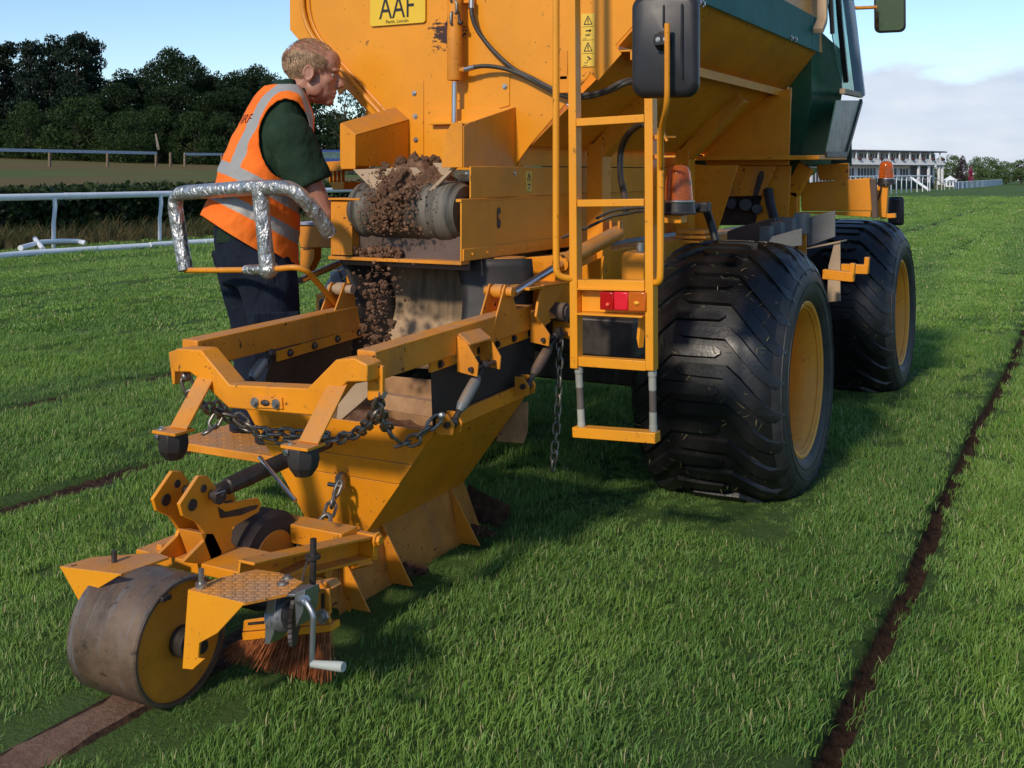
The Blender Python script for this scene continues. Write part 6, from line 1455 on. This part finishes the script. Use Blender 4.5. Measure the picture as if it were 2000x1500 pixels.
hball(mb, (.074, 0, -.098), (.022, .024, .020))
for s_ in (1, -1):
    hball(mb, (.056, .036 * s_, -.022), (.026, .022, .024)); hball(mb, (.103, .011 * s_, -.036), (.012, .009, .009)); hball(mb, (-.010, .077 * s_, -.012), (.018, .008, .028)); hball(mb, (-.005, .081 * s_, -.034), (.010, .006, .010))
    mb.tube([Hd(-.010 + .019 * math.cos(a), .084 * s_, -.009 + .028 * math.sin(a)) for a in np.linspace(-1.2, 3.6, 12)], .0042 * HS, 7)
    hball(mb, (.02, .053 * s_, -.062), (.03, .012, .03)); hball(mb, (.082, .026 * s_, .020), (.015, .024, .010)); hball(mb, (.072, .032 * s_, -.016), (.016, .018, .008))
capsule(mb, Hd(.086, 0, .016), .0105 * HS, Hd(.113, 0, -.026), .0125 * HS); hball(mb, (.114, 0, -.030), (.013, .012, .011))
hball(mb, (.088, 0, -.062), (.014, .025, .0075)); hball(mb, (.086, 0, -.077), (.014, .022, .0075)); hball(mb, (.085, 0, -.050), (.015, .02, .01))
capsule(mb, Hd(-.020, 0, -.05), .058, Wm(.085, 0, 1.585), .060)
for s_, SHx, ELx, WRx in ((-1, SH_R, EL_R, WR_R), (1, SH_L, EL_L, WR_L)):
    capsule(mb, SHx, .055, ELx, .041); capsule(mb, ELx, .042, ELx.lerp(WRx, .35), .043); capsule(mb, ELx.lerp(WRx, .3), .043, WRx, .028)
    d = (WRx - ELx).normalized(); up = V(0, 0, 1); sd = d.cross(up).normalized(); pn = sd.cross(d).normalized()
    pal = WRx + d * .05 - pn * .008
    for k in range(-2, 3): capsule(mb, WRx + d * .01 + sd * .006 * k, .016, pal + sd * (.0165 * k * .95) + d * .03, .0135, 10)
    for k, ln in zip((-1.5, -.5, .5, 1.5), (.062, .074, .078, .068)):
        b0 = pal + sd * (.0195 * k) + d * .036; b1 = b0 + d * ln * .45 - pn * .012; b2 = b1 + d * ln * .25 - pn * .026; b3 = b2 - pn * .022 + d * .004
        capsule(mb, b0, .0100, b1, .0092, 10); capsule(mb, b1, .0092, b2, .0084, 10); capsule(mb, b2, .0084, b3, .0075, 10)
    tb_ = WRx + d * .022 - sd * .022 * s_ * -1; t1 = tb_ + d * .03 + sd * .030 * s_ - pn * .010; t2 = t1 + d * .028 + sd * .008 * s_ - pn * .014
    capsule(mb, tb_, .015, t1, .0115, 10); capsule(mb, t1, .0112, t2, .0085, 10)
loft(mb, [(Wm(c, 0, z), mf * a * .80, ml * b * .85) for z, c, a, b in RINGS[:-1]])
LEGS = [(-.10, .0, .03), (.10, -.05, -.04)]
for ly, f0, f1 in LEGS: capsule(mb, Wm(f0 - .02, ly, 1.02), .075, Wm(f0 + .03, ly * 1.05, .68), .055); capsule(mb, Wm(f0 + .03, ly * 1.05, .68), .054, Wm(f1, ly * 1.1, .40), .042)
body = put('body', remesh(mb, 'body', .0042, 2), man); body.data.materials.append(skin_mat())
mb = MB()
EYE_W = surf('eye_white', (.34, .27, .24), .3)
for s_ in (1, -1):
    mb = MB(); hball(mb, (.0745, .028 * s_, -.0005), (.0112, .0112, .0100), 14); ey = mb.build('eye', EYE_W, man)
    mb = MB(); hball(mb, (.0830, .0290 * s_, -.0030), (.0034, .0058, .0058), 10); mb.build('iris', surf('iris', (.05, .07, .09), .2), ey)
# hair: short fair, thin on top
HAIRM = surf('fair_greying_hair', (.47, .30, .17), .55, var=.45, vs_=40)
def hairy(x, y, z):
    if z < -.062: return 0
    back = x < -.012 and z > (-.055 if x < -.05 else -.02)
    side = x < .040 and z > .012 + max(0, x) * .25 and z < .082
    top = z > .075 and x < .068
    return (.9 if p_ok(x, z) else .22) if back or side else (.10 if top else 0)
def p_ok(x, z): return z < .068
rd = random.Random(5); mb = MB(); cnt = 0
while cnt < 3000:
    d = Vector((rd.gauss(0, 1), rd.gauss(0, 1), rd.gauss(0, 1))).normalized()
    p = V(-.018 + .099 * d.x, .078 * d.y, .035 + .089 * d.z)
    if p.z < 0.0 and p.x < -.02: p = V(p.x * .96, p.y, p.z)
    k = hairy(*p)
    if rd.random() > k: continue
    n_ = V(d.x / .099, d.y / .078, d.z / .089).normalized(); flow = V(.75, 0, -.55 - .5 * (1 - abs(n_.z))) + V(rd.gauss(0, .16), rd.gauss(0, .16), rd.gauss(0, .16)); flow = (flow - n_ * flow.dot(n_)).normalized()
    L_ = rd.uniform(.012, .026) * (1.3 if p.z > .06 else 1); a = p + n_ * .001; b = a + flow * L_ * .5 + n_ * rd.uniform(.002, .005); c_ = a + flow * L_ + n_ * rd.uniform(.001, .005)
    mb.tube([Hd(*a), Hd(*b), Hd(*c_)], [.0009, .0008, .0003], 3, caps=False); cnt += 1
hair = mb.build('hair', HAIRM, man, smooth=60); hair['label'] = 'short fair greying hair, thin on top'
mb = MB()
for s_ in (1, -1): mb.tube([Hd(.094, .012 * s_, .022), Hd(.097, .028 * s_, .027), Hd(.086, .046 * s_, .021)], [.002, .0032, .0015], 6)
mb.build('eyebrows', HAIRM, hair)
# trousers
def cloth(name, base, rough=.8, wr=18, amp=.6, **k):
    t = NT(name); c = t.mix(t.ramp(t.noise(5, 5, .6), .3, .7), tuple(q * .75 for q in base), tuple(q * 1.15 for q in base))
    h = t.math('ADD', t.noise(wr, 4, .5, stretch=(1, 1, .6), dist=.6), t.math('MULTIPLY', t.noise(600, 2), .06)); t.bump(h, amp, .02); return t.fin(c, rough, 0, .2)
def wrinkle(me, amp, sc, stretch=(1, 1, 1)):
    me.update(); 
    for v, nrm in zip(me.vertices, [Vector(n.vector) for n in me.vertex_normals]):
        p = Vector((v.co.x * stretch[0], v.co.y * stretch[1], v.co.z * stretch[2])) * sc
        v.co += nrm * amp * (mnoise.noise(p) + .5 * mnoise.noise(p * 2.1))
mb = MB()
loft(mb, [(Wm(-.03, 0, .90), mf * .125, ml * .165), (Wm(-.035, 0, .98), mf * .145, ml * .185), (Wm(-.04, 0, 1.06), mf * .148, ml * .185), (Wm(-.042, 0, 1.16), mf * .142, ml * .175)])
for ly, f0, f1 in LEGS:
    loft(mb, [(Wm(f1 + .0, ly * 1.12, .335), mf * .082, ml * .080), (Wm(f1 + .004, ly * 1.12, .40), mf * .080, ml * .078), (Wm(f0 + .03, ly * 1.08, .62), mf * .086, ml * .082), (Wm(f0 + .02, ly * 1.05, .75), mf * .094, ml * .088), (Wm(f0 - .01, ly * 1.0, .92), mf * .112, ml * .098), (Wm(f0 - .03, ly * .9, 1.02), mf * .118, ml * .095)], 22)
tm = remesh(mb, 'trousers', .008, 3); wrinkle(tm, .011, 9, (1, 1, .55)); tm.materials.append(cloth('navy_workwear', (.012, .017, .032), .85, 22, .7))
tro = put('trousers', tm, man)
mb = MB(); pk = Wm(.01, -.205, .74); mb.plate([Wm(-.07, -.196, .64), Wm(.085, -.196, .64), Wm(.085, -.206, .80), Wm(-.07, -.206, .80)], ml * -.010); mb.plate([Wm(-.075, -.209, .775), Wm(.09, -.209, .775), Wm(.09, -.212, .815), Wm(-.075, -.212, .815)], ml * -.008); mb.build('cargo_pocket', tm.materials[0], tro, .004)
for ly, f0, f1 in LEGS:
    mb = MB(); loft(mb, [(Wm(f1 + .05, ly * 1.12, .320), mf * .135, ml * .050), (Wm(f1 + .05, ly * 1.12, .345), mf * .138, ml * .052), (Wm(f1 + .04, ly * 1.12, .385), mf * .118, ml * .048), (Wm(f1 + .005, ly * 1.12, .43), mf * .065, ml * .05)], 18); mb.build('boot', M['black'], man)
# polo shirt
mb = MB(); loft(mb, [(Wm(c, 0, z), mf * a * .93, ml * b * .95) for z, c, a, b in RINGS])
for SHx, ELx in ((SH_R, EL_R), (SH_L, EL_L)):
    m_ = SHx.lerp(ELx, .64); d = (ELx - SHx).normalized(); sd = V(0, 0, 1).cross(d).normalized(); n_ = d.cross(sd)
    loft(mb, [(SHx - d * .05, sd * .05, n_ * .05), (SHx - d * .02, sd * .075, n_ * .078), (SHx + d * .03, sd * .082, n_ * .088), (SHx.lerp(ELx, .35), sd * .078, n_ * .088), (m_, sd * .076, n_ * .084)], 22)
d = (Hd(-.03, 0, -.06) - Wm(.075, 0, 1.58)).normalized(); sd = ml.copy()
loft(mb, [(Wm(.075, 0, 1.575), mf * .085, ml * .095), (Wm(.085, 0, 1.615), mf * .075, ml * .078), (Wm(.098, 0, 1.648), mf * .068, ml * .068)], 22)
sm = remesh(mb, 'polo_shirt', .006, 3); wrinkle(sm, .006, 14); sm.materials.append(cloth('dark_green_cotton', (.018, .040, .022), .9, 26, .5)); put('polo_shirt', sm, man)
# hi-vis vest
mb = MB(); VR = [(.86, -.06, .178, .205), (.96, -.055, .178, .205)] + [(z, c, a + .014, b + .014) for z, c, a, b in RINGS[:-2]] + [(1.668, .065, .060, .10)]
loft(mb, [(Wm(c, 0, z), mf * a, ml * b) for z, c, a, b in VR], 36)
vm = remesh(mb, 'hi_vis_vest', .0062, 4); wrinkle(vm, .008, 8, (1, 1, .8)); wrinkle(vm, .003, 22)
bm = bmesh.new(); bm.from_mesh(vm)
Mi = Matrix((mf, ml, V(0, 0, 1)))
loc = lambda co: Mi @ (co - MO)
hn = (mf * .62 + V(0, 0, 1)).normalized()
geom = bm.verts[:] + bm.edges[:] + bm.faces[:]
bmesh.ops.bisect_plane(bm, geom=geom, plane_co=Wm(-.11, 0, 1.10), plane_no=hn, clear_inner=True)
kill = []
for v in bm.verts:
    q = loc(v.co)
    for sg in (-1, 1):
        ax, az = (q.x - .052) / .100, (q.z - 1.445) / .145
        if sg * q.y > .10 and ax * ax + az * az < 1: kill.append(v); break
    else:
        nk = ((q.x - .095) / .085) ** 2 + (q.y / .088) ** 2
        if q.z > 1.595 + .0 and nk < 1 or q.z > 1.655: kill.append(v)
bmesh.ops.delete(bm, geom=kill, context='VERTS')
for _ in range(6):                                         # even out the cut edges
    bv = [v for v in bm.verts if v.is_boundary]; new = {}
    for v in bv:
        nb = [e.other_vert(v) for e in v.link_edges if e.is_boundary]
        if len(nb) == 2: new[v] = v.co * .5 + (nb[0].co + nb[1].co) * .25
    for v, c_ in new.items(): v.co = c_
for v in bm.verts:                                         # the hem hangs away from the back
    q = loc(v.co)
    if q.x < 0: v.co -= mf * .045 * sstep(1.30, 1.08, q.z)
bm.to_mesh(vm); bm.free()
tv = []
for v in vm.vertices:
    q = loc(v.co); h = q.z + .55 * q.x
    b_ = min(abs(h - 1.252) - .026, abs(h - 1.135) - .026)
    if h > 1.252: b_ = min(b_, abs(abs(q.y) - .128) - .025)
    tv.append(b_)
a_ = vm.attributes.new('tape', 'FLOAT', 'POINT'); a_.data.foreach_set('value', tv)
t = NT('hi_vis_fabric'); mk = t.ramp(t.attr('tape').outputs['Fac'], .0015, -.0015)
c = t.mix(mk, t.mix(t.ramp(t.noise(6, 4), .3, .7), (.90, .15, .012), (.95, .205, .022)), (.34, .33, .31))
h = t.math('ADD', t.noise(20, 4, .5, dist=.5), t.math('MULTIPLY', t.noise(500, 2), .05)); t.bump(h, .35, .014); t.fin(c, t.math('SUBTRACT', .8, t.math('MULTIPLY', mk, .4)), 0, .25)
vm.materials.append(t.m); vm.polygons.foreach_set('use_smooth', [True] * len(vm.polygons))
vest = put('hi_vis_vest', vm, man); s_ = vest.modifiers.new('thick', 'SOLIDIFY'); s_.thickness = .004
vest['label'] = 'orange hi-vis vest with grey reflective tape'
me = text_mesh('TURF', .050, 'vest_lettering'); me.materials.clear(); me.materials.append(surf('dark_red_print', (.10, .012, .02), .8))
bm = bmesh.new(); bm.from_mesh(me); bmesh.ops.subdivide_edges(bm, edges=[e for e in bm.edges if e.calc_length() > .012], cuts=3)
from mathutils.bvhtree import BVHTree
bvh = BVHTree.FromPolygons([v.co.copy() for v in vm.vertices], [tuple(p.vertices) for p in vm.polygons])
for v in bm.verts:
    z = 1.505 + v.co.y; c0, a0, b0 = ring_at(z); ph = math.radians(25) + v.co.x / .17
    o_ = Wm(c0 - math.cos(ph) * .6, -math.sin(ph) * .6, z); tgt = Wm(c0, 0, z); hit_ = bvh.ray_cast(o_, (tgt - o_).normalized())
    v.co = hit_[0] - (tgt - o_).normalized() * .0012 if hit_[0] else tgt
bm.to_mesh(me); bm.free(); put('vest_lettering', me, vest)
# ================================================================== grass blades
def tuft(name, n, R, l0, l1, w, seed, mat, lean=.5):
    rd = random.Random(seed); vs_, fs, tn = [], [], []
    for _ in range(n):
        a = rd.uniform(0, 6.283); r = R * math.sqrt(rd.random()); x, y = r * math.cos(a), r * math.sin(a)
        L_ = rd.uniform(l0, l1); ld = rd.gauss(0, 1.1); le = abs(rd.gauss(lean, .28)); dx, dy = math.cos(ld), math.sin(ld)
        fa = rd.uniform(0, 3.14); wx, wy = math.cos(fa) * w * rd.uniform(.7, 1.2), math.sin(fa) * w; b = len(vs_)
        tt = rd.random()
        for k, (h, o_, ww) in enumerate(((0, 0, 1), (.45, .22, .9), (.8, .62, .6))):
            px, py, pz = x + dx * L_ * le * o_, y + dy * L_ * le * o_, L_ * h * (1 - .25 * le * o_)
            vs_ += [(px - wx * ww / 2, py - wy * ww / 2, pz), (px + wx * ww / 2, py + wy * ww / 2, pz)]; tn += [tt, tt]
        vs_.append((x + dx * L_ * le, y + dy * L_ * le, L_ * (1 - .3 * le))); tn.append(tt)
        fs += [(b, b + 1, b + 3, b + 2), (b + 2, b + 3, b + 5, b + 4), (b + 4, b + 5, b + 6)]
    me = bpy.data.meshes.new(name); me.from_pydata(vs_, [], fs); me.materials.append(mat); me.polygons.foreach_set('use_smooth', [True] * len(fs))
    at_ = me.attributes.new('tint', 'FLOAT', 'POINT'); at_.data.foreach_set('value', tn); return bpy.data.objects.new(name, me)
def grass_mat(name, dark, lite, straw, straw_at=.92, trans=.3):
    t = NT(name); P = t.n.new('ShaderNodeNewGeometry').outputs['Position']; tn = t.attr('tint').outputs['Fac']
    pn = t.noise(.9, 4, .6, vec=P)
    f = t.math('ADD', t.math('MULTIPLY', tn, .65), t.math('MULTIPLY', t.ramp(pn, .3, .7), .4))
    c = t.mix(f, dark, lite); c = t.mix(t.ramp(t.noise(.5, 3, .5, vec=P, stretch=(2.2, .25, 1)), .42, .62, 0, .5), c, (.085, .185, .050))
    c = t.mix(t.ramp(tn, straw_at, straw_at + .02), c, straw)
    t.fin(c, .48, 0, .35); tr = t.n.new('ShaderNodeBsdfTranslucent'); t.l.new(t.mix(.35, c, (.12, .20, .015)), tr.inputs['Color'])
    mx = t.n.new('ShaderNodeMixShader'); mx.inputs[0].default_value = trans; t.l.new(t.b.outputs[0], mx.inputs[1]); t.l.new(tr.outputs[0], mx.inputs[2]); t.l.new(mx.outputs[0], t.n['Material Output'].inputs['Surface']); return t.m
GM = grass_mat('turf_blades', (.105, .220, .024), (.300, .475, .095), (.54, .48, .23))
DM = grass_mat('dry_bank_grass', (.05, .055, .018), (.15, .12, .05), (.24, .17, .08), .6)
def scatter(name, pts, rots, scl, idx, tufts, label, cat):
    cl = bpy.data.collections.new(name + '_tufts')
    for o in tufts: cl.objects.link(o)
    me = bpy.data.meshes.new(name); me.vertices.add(len(pts)); me.vertices.foreach_set('co', np.asarray(pts, np.float32).ravel())
    for nm, ty, key, dat in (('rot', 'FLOAT_VECTOR', 'vector', rots), ('scl', 'FLOAT', 'value', scl), ('pick', 'INT', 'value', idx)):
        at_ = me.attributes.new(nm, ty, 'POINT'); at_.data.foreach_set(key, np.asarray(dat).ravel())
    o = put(name, me); tag(o, label, cat, kind='stuff')
    ng = bpy.data.node_groups.new(name, 'GeometryNodeTree'); ng.interface.new_socket('Geometry', in_out='INPUT', socket_type='NodeSocketGeometry'); ng.interface.new_socket('Geometry', in_out='OUTPUT', socket_type='NodeSocketGeometry')
    N = ng.nodes.new; L_ = ng.links.new
    gi, go, iop, ci = N('NodeGroupInput'), N('NodeGroupOutput'), N('GeometryNodeInstanceOnPoints'), N('GeometryNodeCollectionInfo')
    ci.inputs['Collection'].default_value = cl; ci.inputs['Separate Children'].default_value = True; ci.inputs['Reset Children'].default_value = True
    def na(nm, ty): n = N('GeometryNodeInputNamedAttribute'); n.data_type = ty; n.inputs['Name'].default_value = nm; return n.outputs['Attribute']
    e2r = N('FunctionNodeEulerToRotation'); L_(na('rot', 'FLOAT_VECTOR'), e2r.inputs[0])
    L_(gi.outputs[0], iop.inputs['Points']); L_(ci.outputs[0], iop.inputs['Instance']); iop.inputs['Pick Instance'].default_value = True
    L_(na('pick', 'INT'), iop.inputs['Instance Index']); L_(e2r.outputs[0], iop.inputs['Rotation']); L_(na('scl', 'FLOAT'), iop.inputs['Scale']); L_(iop.outputs[0], go.inputs[0])
    m = o.modifiers.new('scatter', 'NODES'); m.node_group = ng; return o
def turf():
    g_ = np.random.default_rng(77); P, Rt, Sc, Ix = [], [], [], []
    bands = [(1.9, 5.0, 620, 1.0, 0), (5.0, 9.0, 360, 1.10, 0), (9.0, 17, 150, 1.25, 6), (17, 34, 42, 1.9, 6), (34, 60, 14, 2.8, 6)]
    for z0, z1, dens, sc, base in bands:
        lat = lambda Z: .50 * Z + 1.0
        area = (z1 - z0) * (lat(z0) + lat(z1)); n = int(area * dens); k = 0
        Z = np.sqrt(g_.uniform(z0 ** 2, z1 ** 2, n)); l_ = g_.uniform(-1, 1, n) * (.50 * Z + 1.0)
        X = -S * Z + C * l_; Y = C * Z + S * l_
        for x, y in zip(X, Y):
            if x < -16.2 or x > 60: continue
            s_, dz = soil_at(x, y) if (y < 60 and -14 < x < .2) else (0, 0)
            if -14 < x < .2 and y < 60:
                of = .026 if z0 < 9 else .10
                s_ = max(s_, .8 * soil_at(x - of, y)[0], .8 * soil_at(x + of, y)[0])
            if g_.random() < s_ * 1.5: continue
            w = mnoise.noise(Vector((x * .55, y * .55, 7))); w2 = mnoise.noise(Vector((x * 2.2, y * 2.2, 2)))
            if w2 < -.42 and g_.random() < .45: continue
            if (-1.95 < x < -.98 and (3.85 < y < 5.3 or 6.4 < y < 7.9)) or (-2.32 < x < -1.84 and 1.7 < y < 3.75): flat = .45
            else: flat = 1.0
            P.append((x, y, T(x, y) + dz - .004)); Rt.append((g_.normal(0, .12), g_.normal(0, .12), 1.2 + 2.4 * w + g_.normal(0, .8)))
            Sc.append(flat * sc * (0.92 + .30 * w2) * g_.uniform(.8, 1.2)); Ix.append(base + int(g_.integers(0, 6)))
    tf = [tuft('grass_tuft', 38, .055, .018, .042, .0030, 100 + k, GM) for k in range(6)] + [tuft('grass_tuft_far', 44, .10, .014, .030, .0058, 200 + k, GM) for k in range(6)]
    for i, o in enumerate(tf): o.name = 'tuft_%02d' % i
    scatter('turf_grass', P, Rt, Sc, Ix, tf, 'short green racecourse turf covering the ground', 'grass')
turf()
def bank():
    g_ = np.random.default_rng(5); n = 2600; X = g_.uniform(-17.25, -16.0, n); Y = g_.uniform(4, 34, n); keep = g_.random(n) < np.clip((-X - 15.8) * .9, .2, 1); X, Y = X[keep], Y[keep]; m = len(X)
    tf = [tuft('dry_tuft', 26, .10, .18, .42, .007, 300 + k, DM, .6) for k in range(4)]
    for i, o in enumerate(tf): o.name = 'dry_tuft_%02d' % i
    scatter('bank_grass', np.stack([X, Y, np.full(m, -.02)], 1), np.stack([np.zeros(m), np.zeros(m), g_.uniform(0, 6.28, m)], 1), g_.uniform(.7, 1.3, m) * np.clip((-X - 15.7), .35, 1.3), g_.integers(0, 4, m).astype(np.int32), tf, 'tall dry grass along the foot of the hedge', 'grass')
bank()
